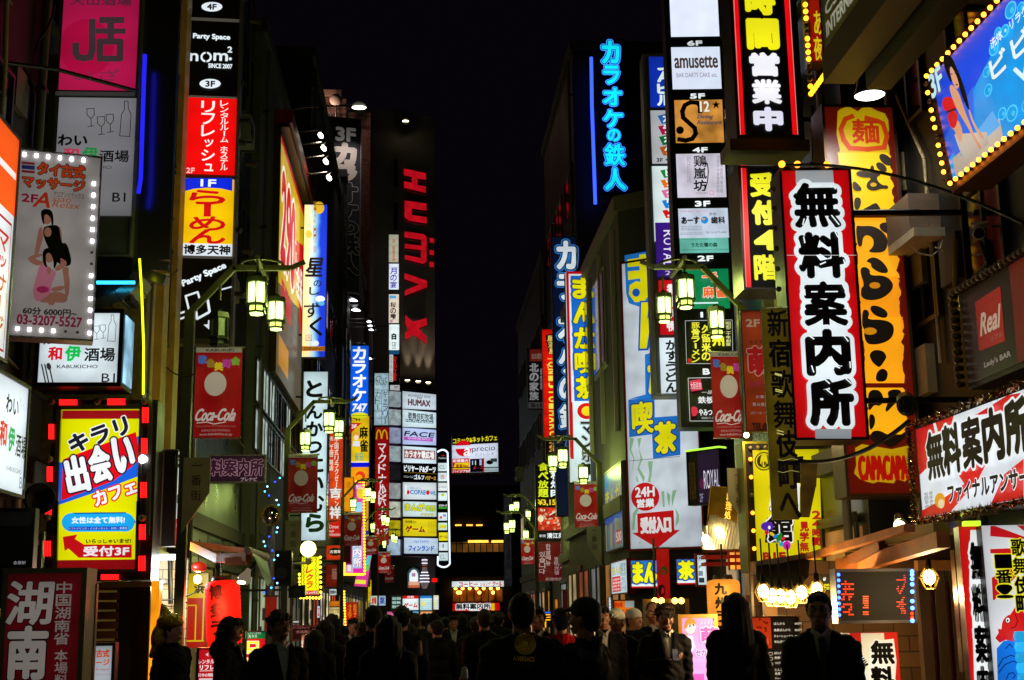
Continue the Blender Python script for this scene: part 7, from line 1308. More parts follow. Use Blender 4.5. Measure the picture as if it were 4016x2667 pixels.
# folding awning over the noodle stall
r = thing('awning', 'orange lit folding awning over the red paper lantern', 'awning', (0,0,0))
a_, b_ = pt('H', 345, 345, Y=17), pt('H', 845, 415, Y=14.8); c_, d_ = pt('H', 845, 455, Y=14.75), pt('H', 350, 395, Y=16.9)
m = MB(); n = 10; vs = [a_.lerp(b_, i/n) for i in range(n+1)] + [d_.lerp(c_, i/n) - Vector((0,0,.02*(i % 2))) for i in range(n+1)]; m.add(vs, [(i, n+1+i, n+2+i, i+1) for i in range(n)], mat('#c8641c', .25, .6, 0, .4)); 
e_, f_, g_ = pt('H', 870, 450, Y=14.8), pt('H', 1000, 500, Y=15.4), pt('H', 1042, 700, Y=15.4); h_ = pt('H', 1005, 745, Y=14.9)
m.add([e_, f_, g_, h_], [(0,1,2,3)], mat('#3a3428', .03, .3, 0, .5)); m.build('cloth', r)
m = MB(); wd2 = mat('#d0802c', 0, .5, 0, .3); m.bar(pt('H', 350, 390, Y=16.8), pt('H', 580, 500, Y=15.6), .07, .1, wd2); m.bar(pt('H', 580, 498, Y=15.6), pt('H', 840, 485, Y=14.9), .07, .1, wd2); m.cyl(pt('H', 830, 430, Y=14.8), pt('H', 1000, 490, Y=15.4), .04, .04, mat('#b0b0a8', 0, .4, .4), 10); m.bar(pt('H', 655, 525, Y=15.3), pt('H', 840, 525, Y=14.9), .06, .08, wd2); m.build('arm', r)
r = thing('reflector_lamp', 'glowing reflector bulb under the corner of the orange awning', 'lamp', pt('H', 808, 672, Y=14.9))
m = MB(); m.lathe([(0,-.105),(.1,-.1),(.135,-.04),(.13,.0),(.06,.14),(.05,.2),(0,.2)], mat('#c8b898', .25, .2, .3), 20); m.build('bulb_body', r, rot=(R(20), R(25), 0)); m = MB(); m.sph((-.045,-.03,-.08), .105, mat('#ffe89c', 9, .3), 14, 8, 1, 1, .45); m.build('bulb', r); m = MB(); m.bar((.05,0,.14), (.22,.02,.32), .05, .05, DARK()); m.build('bracket', r); lamp('SPOT', (-.06,-.04,-.14), (1,.8,.4), 200, r, .1, (-.9, .3, -1.6), 110); r.scale = (.55, .55, .55)
r = thing('bare_bulb', 'small bare bulb hanging before the yellow noodle sign', 'lamp', pt('H', 392, 682, Y=17.2)); m = MB(); m.sph((0,0,0), .05, mat('#ffe060', 14, .3), 12, 8, 1, 1, 1.2); m.build('bulb', r); m = MB(); m.cyl((0,0,.05), (0,0,.14), .03, .025, DARK(), 10); m.tube([(0,0,.14), (0,.05,.5)], .008, DARK(), 6); m.build('socket', r); lamp('POINT', (0,-.1,-.05), (1,.75,.3), 40, r, .05)
p = pt('H', 405, 575, Y=17.0); m = MB(); m.sph(p, .075, mat('#e83010', .5, .4, 0, .4), 14, 8, 1.3, 1, .9); tag(m.build('paper_lantern'), 'small orange red lantern tucked under the awning', 'lantern')
# convex mirror, camera post and black speaker
c = pt('H', 1027, 122, Y=22); r = thing('convex_mirror', 'round convex street mirror above the fairy lit post', 'mirror', c)
k = abs(pt('H', 1110, 122, Y=22).x - c.x)
m = MB(); m.sph((0,0,0), k*.96, mat('#c0c0b8', 0, .04, 1), 28, 14, 1, .35, 1); m.build('mirror_face', r); m = MB(); n = 28; m.tube([(k*math.cos(2*math.pi*i/n), .02, k*math.sin(2*math.pi*i/n)) for i in range(n+1)], .03, mat('#8a7a30', 0, .4, .4), 8); m.build('rim', r)
m = MB(); m.cyl((0,.25,-k*.9), (0,.25,.12-c.z), .06, .07, METAL(), 10); m.bar((0,.1,-k*.3), (0,.28,-k*.9), .05, .05, METAL()); m.build('pole', r)
m = MB()
for i in range(26):
    z = 3.0 - i*.075; a_ = i*1.1; m.sph((.12*math.cos(a_), .25-.12*abs(math.sin(a_)), z + .9 - c.z), .016, mat(('#50c8ff', '#2048ff', '#a0e0ff')[i % 3], 4, .3, 0, 0, True), 6, 4)
m.build('fairy_lights', r)
r = thing('globe_lamp', 'large glowing yellow white globe lamp above the narrow yellow sign', 'lamp', pt('H', 1364, 416, Y=28)); k = abs(pt('H', 1434, 416, Y=28).x - r.location.x); m = MB(); m.sph((0,0,0), k, mat('#ffff9c', 3.5, .3), 24, 14); m.build('globe', r); m = MB(); m.cyl((0,0,-k), (0,.1,-k*1.7), k*.3, k*.4, METAL(), 12); m.tube([(0,.1,-k*1.7), (-.9,.4,-k*1.9)], .03, METAL(), 6); m.build('bracket', r); lamp('POINT', (0,-k-.2,0), (1,1,.3), 60, r, .2)
for lb, fr, x0, y0, x1, y1, Y in (('big black loudspeaker box on the second lantern post', 'H', 1045, 430, 1215, 740, 25.2), ('dark metal switch box beside the yellow narrow sign', 'H', 1190, 735, 1330, 845, 27)):
    a_, b_ = pt(fr, x0, y0, Y=Y), pt(fr, x1, y1, Y=Y); r = thing('speaker_box' if 'speaker' in lb else 'switch_box', lb, 'box', ((a_.x+b_.x)/2, Y, b_.z)); w_, h_ = (b_.x-a_.x)/2, a_.z-b_.z
    m = MB(); m.box(-w_, w_, 0, w_*1.2, 0, h_, DARK()); m.box(-w_*.9, w_*.9, -.02, -.001, h_*.06, h_*.94, mat('#0a0a0a', 0, .8)); m.build('body', r); m = MB(); m.cyl((0,-.021,h_*.35), (0,-.035,h_*.35), w_*.6, w_*.55, mat('#18181a', 0, .5), 20); m.build('cover', r)
# little signs by the stall
s = Sign('rest_sign', 'red lit standing sign with white print beside the woman in profile', 'sign', 'H', (385, 1285, 545, 1900), Y=14.2, th=.2, cab='#3a0a0a', face='#d01420', e=.85, fw=.015, br=False); s.P('#f8e0e0', [(462,1345),(490,1325),(486,1345),(490,1362)]).T('レンタル', '#fff0f0', 400, 1385, 540, 1425, b=.03).T('リフレ', '#fff4f4', 412, 1435, 540, 1480, b=.05).R('#fff0f0', 412, 1484, 540, 1489).T('只今の時間', '#fff0f0', 398, 1508, 540, 1540, b=.03).R('#f8f0f0', 408, 1553, 540, 1570).done()
s = Sign('game_sign', 'green and red lit standing sign with big yellow characters between the two walkers', 'sign', 'H', (812, 1138, 990, 1900), Y=15.2, th=.2, cab='#2a1010', face='#d81418', e=.85, fw=.01, br=False); s.R('#087038', 812, 1138, 990, 1205).T('オンラインカラス', '#d8f0e0', 820, 1148, 950, 1168, b=.02).T('カラス', '#d8f0e0', 840, 1174, 915, 1196, b=.02).V('ロコウ', '#f0e818', 825, 1225, 930, 1490, b=.08, ol=[('#fff4e8', .05)]).done()
s = Sign('chalk_board', 'small framed blackboard with pink handwriting behind the man in a suit', 'sign', 'H', (1215, 1085, 1415, 1225), Y=17, th=.04, cab='#6a6058', face='#181014', e=.3, fw=.02, br=False); s.T('テーブルチャージ', '#c88878', 1230, 1098, 1378, 1120, e=.6).T('全品無料', '#c88878', 1255, 1132, 1400, 1155, e=.6).done()
cloth('shop_flag', 'red and orange flag on a slanted pole by the speaker box', 'H', (985, 830, 1085, 1140), 21, '#b82410', .35, None, wave=.08, cat='flag')
# red tall flag before the cafe
def flagtxt(s): s.uvm = True; s.O('#180808', 30, 78, 26, 11, e=.5).O('#b01410', 30, 78, 17, 7, e=.7).O('#180808', 40, 97, 30, 6, e=.5).O('#205018', 55, 42, 30, 8, e=.5)
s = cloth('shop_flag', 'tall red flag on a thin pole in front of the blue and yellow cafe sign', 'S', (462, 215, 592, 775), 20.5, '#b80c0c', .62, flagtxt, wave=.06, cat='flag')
m = MB(); m.cyl((s.x0-.04, 0, s.z1-s.z0+.15), (s.x0-.04, .05, .12 - s.root.location.z), .018, .02, mat('#38502c', 0, .5), 8); m.build('pole', s.root)
# fluttering small flags deeper on the right
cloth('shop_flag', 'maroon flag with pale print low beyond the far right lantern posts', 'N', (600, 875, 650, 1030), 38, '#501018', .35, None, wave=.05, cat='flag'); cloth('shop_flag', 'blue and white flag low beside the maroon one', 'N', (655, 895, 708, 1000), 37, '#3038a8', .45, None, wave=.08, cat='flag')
s = Sign('kebab_sign', 'orange and grey lit food sign at head height by the cafe corner', 'sign', 'N', (990, 950, 1160, 1095), Y=23, th=.1, cab='#801008', face='#f07818', e=.85, fw=.02, br=False, vary=.5); s.R('#90a0a0', 1080, 960, 1150, 1010).T('鉄板焼', '#c01010', 1000, 970, 1060, 1010, b=.04).R('#c01818', 1050, 1030, 1070, 1045).R('#c01818', 1085, 1025, 1105, 1040).R('#c01818', 1120, 1030, 1140, 1045).done()
s = Sign('neon_sign', 'small blue and yellow neon stripes low in the crowd', 'sign', 'N', (440, 1040, 512, 1165), Y=30, th=.1, cab='#101014', face='#0c0c14', e=.2, fw=.01, br=False); s.R('#3060ff', 448, 1042, 510, 1054, e=1.3).R('#20d8a0', 440, 1055, 452, 1095, e=1.2).R('#ffc020', 458, 1062, 508, 1070, e=1.3).R('#ffb020', 458, 1082, 508, 1090, e=1.3).R('#ffb020', 458, 1102, 508, 1110, e=1.3).R('#ffb020', 464, 1118, 474, 1168, e=1.3).done()
s = Sign('frame_sign', 'bulb framed dark doorway sign behind the two men facing us', 'sign', 'S', (335, 735, 795, 1100), Y=19.5, th=.15, cab='#6a4a20', face='#0c0a08', e=.3, fw=.06, br=False, rim='#8a6a38'); s.bulbs([(430,755), (497,757), (634,757), (700,757)], .045, '#ffc850', 7).done()
s = Sign('drink_sign', 'round topped yellow lit sign half hidden behind the phone user', 'sign', 'S', (622, 890, 682, 1045), Y=17.5, th=.1, cab='#202020', face='#d8c860', e=.8, fw=.01, br=False); s.V('酒飲', '#141008', 632, 905, 672, 1035, b=.06).done()
p = pt('S', 940, 800, Y=16.5); r = thing('shop_figure', 'red and white lit shop figure beside the cream paper lantern', 'figure', (p.x, 16.5, .12)); m = MB(); m.lathe([(0,1.75-.0),(.1,1.73),(.14,1.6),(.12,1.5),(.2,1.42),(.26,1.1),(.24,.0)], mat('#d81818', .4, .5, 0, .5), 18); m.build('body', r); m = MB(); m.box(-.1, .1, -.29, -.24, .5, 1.2, mat('#e8e0d0', .5, .5)); m.build('front_panel', r); r.scale = (.66, .66, .8)
# menu and small notice boards in the noodle shop wall
s = Sign('video_sign', 'tiny black and yellow video shop sign behind the grey haired man', 'sign', 'W', (1400, 1245, 1465, 1400), Y=12.9, th=.05, cab='#101010', face='#0c0c0c', e=.3, fw=0, br=False); s.T('6F', '#e8e8f0', 1405, 1265, 1430, 1295, b=.04).R('#181808', 1402, 1310, 1465, 1375).T('DVD', '#d8d818', 1415, 1322, 1460, 1345, b=.04).T('VIDEO', '#d8d818', 1408, 1350, 1462, 1372, b=.04).done()
r = thing('shop_door', 'red lacquered sliding door of the noodle shop glowing warm inside', 'door', (0, 0, 0)); a_, b_ = pt('e', 650, 700, Y=12.6), pt('e', 990, 1500, Y=12.6)
dm = MB(); dm.box(a_.x, b_.x, 12.6, 12.66, .12, a_.z, mat('#6a140c', .10, .25, 0, .6, scale=2)); dm.build('door_panel', r)
for xx in (0, .5, 1): dm = MB(); x_ = a_.x+(b_.x-a_.x)*xx; dm.box(x_-.05, x_+.05, 12.5, 12.599, .12, a_.z+.1, mat('#3a2818', 0, .5, 0, .3)); dm.build('door_frame', r)
dm = MB(); a2, b2_ = pt('e', 600, 520, Y=12.5), pt('e', 980, 605, Y=12.5); dm.box(a2.x, b2_.x, 12.4, 12.5, b2_.z, a2.z, mat('#8a5a28', 0, .5, 0, .4, scale=6)); a2, b2_ = pt('e', 520, 300, Y=12.6), pt('e', 980, 515, Y=12.6); dm.box(a2.x, b2_.x, 12.55, 12.62, b2_.z, a2.z, mat('#5a3018', .03, .5, 0, .5, scale=3)); dm.build('lintel', r)
a_, b_ = pt('W', 790, 1290, Y=14.4), pt('W', 1380, 1900, Y=14.4); m = MB(); m.box(a_.x, b_.x+1.5, 14.4, 14.5, .12, a_.z+.2, mat('#7a5530', 0, .6, 0, .5, kind='tile', scale=1.5)); tag(m.build('plaster_wall'), 'brown plastered shop wall behind the caged bulbs', 'wall', kind='thing')
p = pt('W', 925, 1500, Y=13.9); m = MB(); m.box(p.x-.05, p.x+.08, 13.85, 13.95, .12, pt('W', 925, 1290, Y=13.9).z, mat('#a8783c', 0, .5, 0, .3)); tag(m.build('timber_post'), 'pale timber post behind the caged bulbs', 'post')
s = Sign('bar_board', 'narrow orange lit shop board with dark brush characters beside the narrow red sign', 'sign', 'e', (985, 425, 1045, 1500), Y=10.6, th=.06, cab='#4a2a10', face='#c88028', e=.55, fw=.01, br=False, vary=.6); s.V('東京豚骨', '#201008', 995, 460, 1050, 900, b=.05).done()
# balcony, conduits, camera and projector lamps on the right
r = thing('balcony', 'concrete balcony box with pale underside between the noodle sign and the slanted bar sign', 'balcony', (0,0,0)); a_, b_ = pt('b', 560, 350, Y=13.2), pt('b', 1085, 545, Y=13.2)
m = MB(); m.box(a_.x, b_.x+.3, 13.2, 14.4, b_.z+.12, a_.z+.28, mat('#6a5848', 0, .8, 0, .3, bump=.2)); m.build('parapet', r); m = MB(); m.box(a_.x, b_.x+.3, 13.1, 14.4, b_.z+.02, b_.z+.117, mat('#a89c84', 0, .7, 0, .25)); m.build('underside', r)
for k, (x0, y0, x1, y1, c_, e) in enumerate(((640, -640, 760, 285, '#e8d8c0', 0), (1110, -100, 1210, 285, '#a08458', 0), (800, -400, 830, 285, '#8a7a60', 0), (870, -400, 890, 285, '#8a7a60', 0), (925, -400, 945, 285, '#a87060', 0))):
    a_, b_ = pt('b', x0, y0, Y=14.2), pt('b', x1, y1, Y=14.2); m = MB(); m.box(a_.x, b_.x, 14.1, 14.3, b_.z, a_.z, mat(c_, 0, .5, 0, .3)); tag(m.build('cable_duct'), ['broad cream cable duct rising above the concrete balcony', 'tan upright duct furthest along above the concrete balcony', 'thin conduit next to the broad cream duct', 'middle thin conduit above the concrete balcony', 'thin pinkish conduit nearest the tan duct'][k], 'duct', 'ducts over the concrete balcony')
p = pt('b', 690, 150, Y=13.6); l_ = lamp('SPOT', (0,0,0), (1,.85,.6), 60, None, .1, None, 100); r = thing('wall_lamp', 'small hidden wall lamp washing the cream cable duct', 'lamp', p + Vector((.25,-.5,1.2))); m = MB(); m.cyl((0,0,0), (-.05,.1,-.1), .04, .07, DARK(), 10); m.build('lamp_head', r); l_.parent = r; l_.rotation_euler = Vector((-.2,.6,-.6)).to_track_quat('-Z','Y').to_euler()
r = thing('security_camera', 'white security camera on a bracket over the slanted bar sign', 'camera', pt('b', 1180, 490, Y=11.8)); m = MB(); m.cyl((-.05,-.1,-.02), (.06,.16,.05), .06, .06, mat('#c8c8c4', 0, .4), 14); m.cyl((-.055,-.11,-.022), (-.05,-.1,-.02), .05, .05, mat('#050505', 0, .1), 14); m.build('body', r); m = MB(); m.bar((-.08,-.18,.06), (.1,.2,.13), .15, .015, mat('#c8c8c4', 0, .4)); m.build('hood', r); m = MB(); m.tube([(.02,.05,-.05), (.1,.1,-.25), (.12,.5,-.3)], .02, DARK(), 8); m.build('bracket', r)
m = MB()
for q in ([(570,600),(640,660),(760,680),(830,620),(855,540)], [(790,605),(880,640),(960,600),(970,540)], [(870,690),(940,700),(1000,710)], [(900,560),(1000,700)]): m.tube([pt('b', x, y, Y=12.9) for x, y in q], .008, mat('#b8a890', 0, .5), 6)
tag(m.build('loose_wires'), 'pale loose wires dangling under the concrete balcony', 'cable')
a_ = pt('b', 960, 540, Y=12.4); m = MB(); m.tube([a_, pt('b', 985, 1560, Y=12.4)], .035, mat('#8a6a48', 0, .5, .3)); m.box(a_.x-.05, a_.x+.08, 12.3, 12.4, a_.z-.75, a_.z-.5, mat('#c8b878', 0, .4, .3)); tag(m.build('conduit'), 'upright rusty conduit with junction box beside the slanted bar sign', 'pipe')
for k, (fr, x, y, lit, Y) in enumerate((('c', 1350, 890, 0, 12.0), ('e', 470, 220, 1, 11.2))):
    r = thing('projector_lamp', ['black cylinder projector lamp before the noodle sign, unlit', 'glowing projector lamp pointing down over the dot board'][k], 'spotlight', pt(fr, x, y, Y=Y)); m = MB(); m.cyl((-.02,-.1,0), (.08,.22,.1), .1 if not k else .062, .085 if not k else .035, DARK(), 18); m.build('housing', r)
    m = MB(); m.sph((-.02,-.1,0), .094 if not k else .064, mat('#f0ffb0', 6, .3) if lit else mat('#2a2c28', 0, .1), 16, 8, 1, .3, 1); m.build('bulb' if lit else 'lens', r); m = MB(); m.tube([(.08,.22,.1), (.2,.5,.12)], .03, METAL(), 8); m.build('bracket', r)
    if lit: lamp('SPOT', (-.03,-.2,-.03), (.9,1,.4), 40, r, .1, (-.6,-1,-1.2), 120)
cable('black cable stretching from the red brush sign up across the noodle sign', sag(pt('a', 420, 110, Y=12.1), pt('b', 1568, 395, Y=9.5), -.15), .016)
cable('black cable from the plank sign rising to the tinsel frame', sag(pt('W', 1195, 240, Y=11.8), pt('d', 560, 560, Y=10.9), .12), .02); cable('thin wire high over the right row', sag(pt('b', 60, 300, Y=13), pt('b', 650, 290, Y=12.8), .0), .03)
for k, (fr, p, q, Y) in enumerate((('F', (120, 90), (360, 150), 15.2), ('H', (30, 865), (480, 735), 16.6), ('H', (30, 875), (300, 880), 16.6), ('D', (60, 855), (220, 800), 19))):
    cable(['thin wire from the stone building to the red festival banner', 'slack wire crossing the yellow noodle sign upward', 'slack level wire low over the tiled pier', 'short tangled wire on the stone building'][k], sag(pt(fr, *p, Y=Y), pt(fr, *q, Y=Y), .06), .008)
# air conditioners on the facades
first = None
for k, (x, Y, z, lb) in enumerate(((-4.97, 9.5, 7.0, 'air conditioner on the brown tiled wall near the orange panel'), (-4.32, 25.5, 6.2, 'air conditioner on the black building under the floor directory'), (-4.32, 28.5, 12.0, 'high air conditioner on the black building'), (-4.05, 50, 9.0, 'air conditioner on the narrow tiled building'), (5.12, 17.5, 8.4, 'air conditioner by the stacked floor signs'), (5.62, 11.0, 7.2, 'air conditioner on the dark brick wall above the noodle shop'), (4.75, 39, 7.5, 'air conditioner on the building behind the red brick patterned sign'), (5.0, 64, 8, 'air conditioner on the far dark block'))):
    if first is None:
        first = r = thing('air_conditioner', lb, 'air conditioner', (x, Y, z), 0, 'air conditioners on the facades'); m = MB(); m.box(-.16, .16, -.4, .4, 0, .6, mat('#8a867c', 0, .6, .1, .3)); m.build('casing', r)
        m = MB()
        for sx in (-.165, .165):
            for rr in (.08, .15, .22): m.tube([(sx, -.1+rr*math.cos(2*math.pi*i/16), .3+rr*math.sin(2*math.pi*i/16)) for i in range(17)], .008, DARK(), 5)
        m.build('fan_guard', r); m = MB(); m.bar((-.2,-.3,-.03), (.2,-.3,-.03), .04, .05, METAL()); m.bar((-.2,.3,-.03), (.2,.3,-.03), .04, .05, METAL()); m.build('bracket', r)
    else: r = copy_tree(first); r.location = (x, Y, z); r['label'] = lb; r['group'] = 'air conditioners on the facades'
for o in [o for o in C.objects if o.name.startswith('air_conditioner')]: o.location.x += .34 if o.location.x < 0 else -.34

# small lit things at head height along the shop fronts
for lb, fr, rc, Y, fc, tx, tc in (('white and yellow lit shop board by the orange banner building', 'K', (428, 1140, 495, 1200), 43, '#d8ecec', '営業中', '#303438'), ('tiny white and red sign beside the dark switch box', 'K', (318, 1288, 350, 1400), 33, '#e8ecf0', '入口', '#c02020'), ('tall cream lit shop entrance behind the walkers on the left row', 'K', (428, 1300, 532, 1560), 44.5, '#f4e090', '', ''), ('orange lit strip board over the cream shop entrance', 'K', (428, 1245, 532, 1298), 44.3, '#e88018', '', ''),
        ('white price board low behind the framed blackboard', 'H', (1222, 1040, 1292, 1072), 18.5, '#d0d4d8', '', ''), ('pale lit board beside the far globe lamp', 'K', (790, 1200, 852, 1290), 60, '#e8f0e0', '酒場', '#c03030'), ('tall yellow banner low by the burger sign', 'K', (768, 1060, 800, 1265), 62, '#f0d808', 'ラーメン', '#c02010'), ('blue and white lit board under the hamburger column', 'K', (862, 1200, 925, 1290), 70, '#b8d8f0', '薬', '#2040a0'), ('pink lit board low behind the burger column lanterns', 'K', (935, 1340, 1015, 1410), 80, '#f070b0', '', ''),
        ('white lit box low on the right row beyond the flags', 'N', (836, 890, 858, 1010), 33.5, '#e8f4ff', '', ''), ('warm white lit door strip beside the corner cafe', 'N', (952, 930, 975, 1040), 26.2, '#f0f8ff', '', ''), ('white and red lit board at the foot of the orange food sign', 'N', (975, 1120, 1022, 1195), 21.5, '#f0e8e8', '麺', '#c01818'), ('orange flame shaped lit sign beside the maroon flag', 'N', (540, 945, 565, 1020), 36, '#f08010', '', ''), ('warm lit food photo board low beside the small game sign', 'H', (1295, 1165, 1345, 1480), 16, '#d87030', '定食', '#fff0d0')):
    s = Sign('shop_board', lb, 'sign', fr, rc, Y=Y, th=.1, cab='#2a2622', face=fc, e=.85, fw=.012, br=False, vary=.3); x0_, y0_, x1_, y1_ = rc
    if len(tx) > 2 and y1_-y0_ > x1_-x0_: s.V(tx, tc, x0_+6, y0_+8, x1_-6, y1_-8, b=.05)
    elif tx: s.T(tx, tc, x0_+8, y0_+14, x1_-8, y1_-14, b=.05)
    else: s.scrib('#704018', x0_+6, y0_+6, x1_-6, y1_-6, 4)
    s.done()
# ================================================================ people
def solid_mesh(solids):
    bm = bmesh.new()
    for sd in solids:
        if sd[0] == 'c':
            _, p0, p1, r0, r1 = sd; p0 = Vector(p0); p1 = Vector(p1); pts = []
            tb = bmesh.new()
            for p, r_ in ((p0, r0), (p1, r1)):
                g_ = bmesh.ops.create_icosphere(tb, subdivisions=2, radius=r_)
                bmesh.ops.translate(tb, verts=g_['verts'], vec=p)
            bmesh.ops.convex_hull(tb, input=list(tb.verts))
            bmesh.ops.delete(tb, geom=[v for v in tb.verts if not v.link_faces], context='VERTS')
            vm = {v: bm.verts.new(v.co) for v in tb.verts}
            for f in tb.faces: bm.faces.new([vm[v] for v in f.verts])
            tb.free()
        else:
            _, c, s_ = sd[:3]; rot = sd[3] if len(sd) > 3 else (0, 0, 0)
            M_ = Matrix.Translation(c) @ Euler([R(a) for a in rot]).to_matrix().to_4x4() @ Matrix.Diagonal((*s_, 1))
            bmesh.ops.create_icosphere(bm, subdivisions=3, radius=1, matrix=M_)
    me = bpy.data.meshes.new('tmp'); bm.to_mesh(me); bm.free(); return me
def blob(name, solids, mt_, parent, voxel=.012, smooth=4, jitter=0.0):
    me = solid_mesh(solids); o = bpy.data.objects.new('tmp', me); TMP.collection.objects.link(o)
    rm = o.modifiers.new('r', 'REMESH'); rm.mode = 'VOXEL'; rm.voxel_size = voxel
    sm = o.modifiers.new('s', 'SMOOTH'); sm.factor = .5; sm.iterations = smooth
    with bpy.context.temp_override(scene=TMP, view_layer=TMP.view_layers[0]):
        dg = bpy.context.evaluated_depsgraph_get(); dg.update()
        m2 = bpy.data.meshes.new_from_object(o.evaluated_get(dg))
    bpy.data.objects.remove(o); bpy.data.meshes.remove(me)
    n = len(m2.vertices)
    if jitter:
        v = np.zeros(n*3); m2.vertices.foreach_get('co', v); v = v.reshape(-1, 3)
        ph = np.sin(v[:,0]*95+v[:,2]*20)*np.sin(v[:,1]*80+v[:,2]*9) if jitter < .0025 else np.sin(v[:,2]*38+4*np.sin(v[:,0]*14+v[:,1]*9))*np.sin(v[:,0]*22+v[:,2]*11) + .5*np.sin(v[:,2]*90+v[:,0]*50)
        nn = np.zeros(n*3); m2.vertices.foreach_get('normal', nn); v += nn.reshape(-1,3)*ph[:,None]*jitter; m2.vertices.foreach_set('co', v.ravel())
    m2.polygons.foreach_set('use_smooth', [True]*len(m2.polygons)); m2.materials.clear(); m2.materials.append(mt_); m2.update()
    r = bpy.data.objects.new(name, m2); C.objects.link(r); r.parent = parent; return r
def lerp3(a, b, t): return tuple(a[i]+(b[i]-a[i])*t for i in range(3))
def hand(wrist, d, pn, side, curl=.4, grip=False):
    """palm, four unequal fingers bent at the knuckles, thumb from the palm's side; d = along the hand, pn = palm normal"""
    d = Vector(d).normalized(); pn = Vector(pn); pn = (pn - d*pn.dot(d)).normalized(); a = d.cross(pn).normalized()*side; w = Vector(wrist); S = []
    pc = w + d*.05
    for o_ in (-.026, -.009, .009, .026): S.append(('c', w + d*.012 + a*o_*.7, w + d*.088 + a*o_, .0135, .0115))
    for o_, L_ in ((-.029, .062), (-.0095, .074), (.0105, .069), (.030, .052)):
        p = w + d*.092 + a*o_; dd = d; c_ = curl
        for sg in (.44, .32, .24):
            dd = (dd*math.cos(c_) + pn*math.sin(c_)).normalized(); q_ = p + dd*L_*sg; S.append(('c', p, q_, .0088, .0080)); p = q_; c_ = curl*1.3
    t0 = w + d*.03 - a*.03; t1 = t0 + (d*.6 - a*.75 + pn*.35).normalized()*.035; t2 = t1 + (d*.85 - a*.15 + pn*(.6 if grip else .25)).normalized()*.032
    S += [('c', t0, t1, .0125, .0105), ('c', t1, t2, .0100, .0085)]
    return S
def person(label, fr, hx, hy, Y, face=0, coat='#0c0c10', shirt=None, hair='short', hcol='#0a0807', skin='#8a5c44', armL=None, armR=None, bulk=1.0, fine=False, tilt=0, turn=0, group=None, height=None, collar=True, tie=None, female=False, hood=False, cap=None, glasses=False, legs='#0b0b0d', rough=.75, mous=False):
    top = pt(fr, hx, hy, Y=Y); h = height or min(1.86, max(1.48, top.z)); k = h/1.75
    r = thing('person', label, 'person', (top.x, Y, 0), R(face), group); r.scale = (k, k, k)
    sk = mat(skin, 0, .5, 0, .1); cm = mat(coat, 0, rough, 0, .2, scale=14, bump=.35)
    cm.node_tree.nodes['Principled BSDF'].inputs['Specular IOR Level'].default_value = .08
    hd = Matrix.Translation((0, 0, 1.5)) @ Euler((R(tilt), 0, R(turn))).to_matrix().to_4x4() @ Matrix.Translation((0, 0, -1.5))
    H = lambda p: tuple(hd @ Vector(p))
    rr = (math.degrees(hd.to_euler().x), 0, turn)
    sw = .185*(.92 if female else 1)
    aL = armL or ((sw+.03, .03, 1.14), (sw+.03, -.03, .90)); aR = armR or ((-sw-.03, .03, 1.14), (-sw-.03, -.03, .90))
    B = [('e', H((0,.0,1.635)), (.074,.094,.116), rr), ('e', H((0,-.022,1.572)), (.055,.066,.056), rr), ('e', H((0,-.078,1.55)), (.022,.02,.02), rr), ('c', (0,.012,1.42), H((0,.005,1.57)), .068, .06), ('c', H((0,-.088,1.642)), H((0,-.108,1.604)), .0095, .0165), ('e', H((.018,-.088,1.566)), (.018,.012,.008), rr), ('e', H((-.018,-.088,1.566)), (.018,.012,.008), rr),
         ('e', H((.03,-.084,1.655)), (.022,.014,.008), rr), ('e', H((-.03,-.084,1.655)), (.022,.014,.008), rr), ('e', H((.076,.012,1.62)), (.011,.021,.032), rr), ('e', H((-.076,.012,1.62)), (.011,.021,.032), rr), ('e', H((.042,-.062,1.607)), (.024,.024,.024), rr), ('e', H((-.042,-.062,1.607)), (.024,.024,.024), rr)]
    B += [('e', (0,0,1.29), (.155,.1,.18)), ('e', (0,0,1.08), (.135,.095,.18)), ('e', (0,.01,.93), (.15,.105,.12)), ('c', (-.13,0,1.41), (.13,0,1.41), .055, .055)]
    for sx in (1, -1):
        B += [('c', (.085*sx,.0,.9), (.095*sx,-.02,.5), .082, .055), ('c', (.095*sx,-.02,.5), (.1*sx,.02,.1), .054, .036), ('c', (.1*sx,.03,.04), (.105*sx,-.13,.03), .036, .03)]
    for (e_, w_), sx in ((aL, 1), (aR, -1)):
        s0 = (sw*sx, 0, 1.39); B += [('c', s0, e_, .05, .042), ('c', e_, w_, .041, .028)]
        dd = Vector(w_) - Vector(e_)
        B += hand(w_, dd, (0,-1,0) if not (armL if sx > 0 else armR) else (0,-.3,1) if not fine else (-.2*sx,-.3,.9), -sx, .35 if not fine else .55, fine)
    blob('body', B, sk, r, .0062 if fine else .0105, 3)
    # clothes
    bx = bulk; Cc = [('e', (0,.005,1.29), (.185*bx,.128*bx,.185)), ('e', (0,.005,1.1), (.172*bx,.128*bx,.2)), ('e', (0,.01,.92), (.185*bx,.138*bx,.16)), ('e', (0,.01,.78), (.18*bx,.13*bx,.12)), ('c', (-sw+.02,.0,1.395), (sw-.02,.0,1.395), .075*bx, .075*bx), ('c', (-.075,.01,1.43), (.075,.01,1.43), .072, .072), ('c', (-.05,.015,1.46), (.05,.015,1.46), .05, .05)]
    for (e_, w_), sx in ((aL, 1), (aR, -1)):
        s0 = (sw*sx, 0, 1.385); Cc += [('c', s0, e_, .072*bx, .062*bx), ('c', e_, lerp3(e_, w_, .93), .06*bx, .047*bx)]
    if collar:
        for i in range(9):
            a_ = R(-150+i*37.5)-math.pi/2*0; a_ = R(60 + i*30); Cc.append(('c', (.078*math.cos(a_), .02+.07*math.sin(a_), 1.44), (.084*math.cos(a_), .025+.08*math.sin(a_), 1.51), .02, .015))
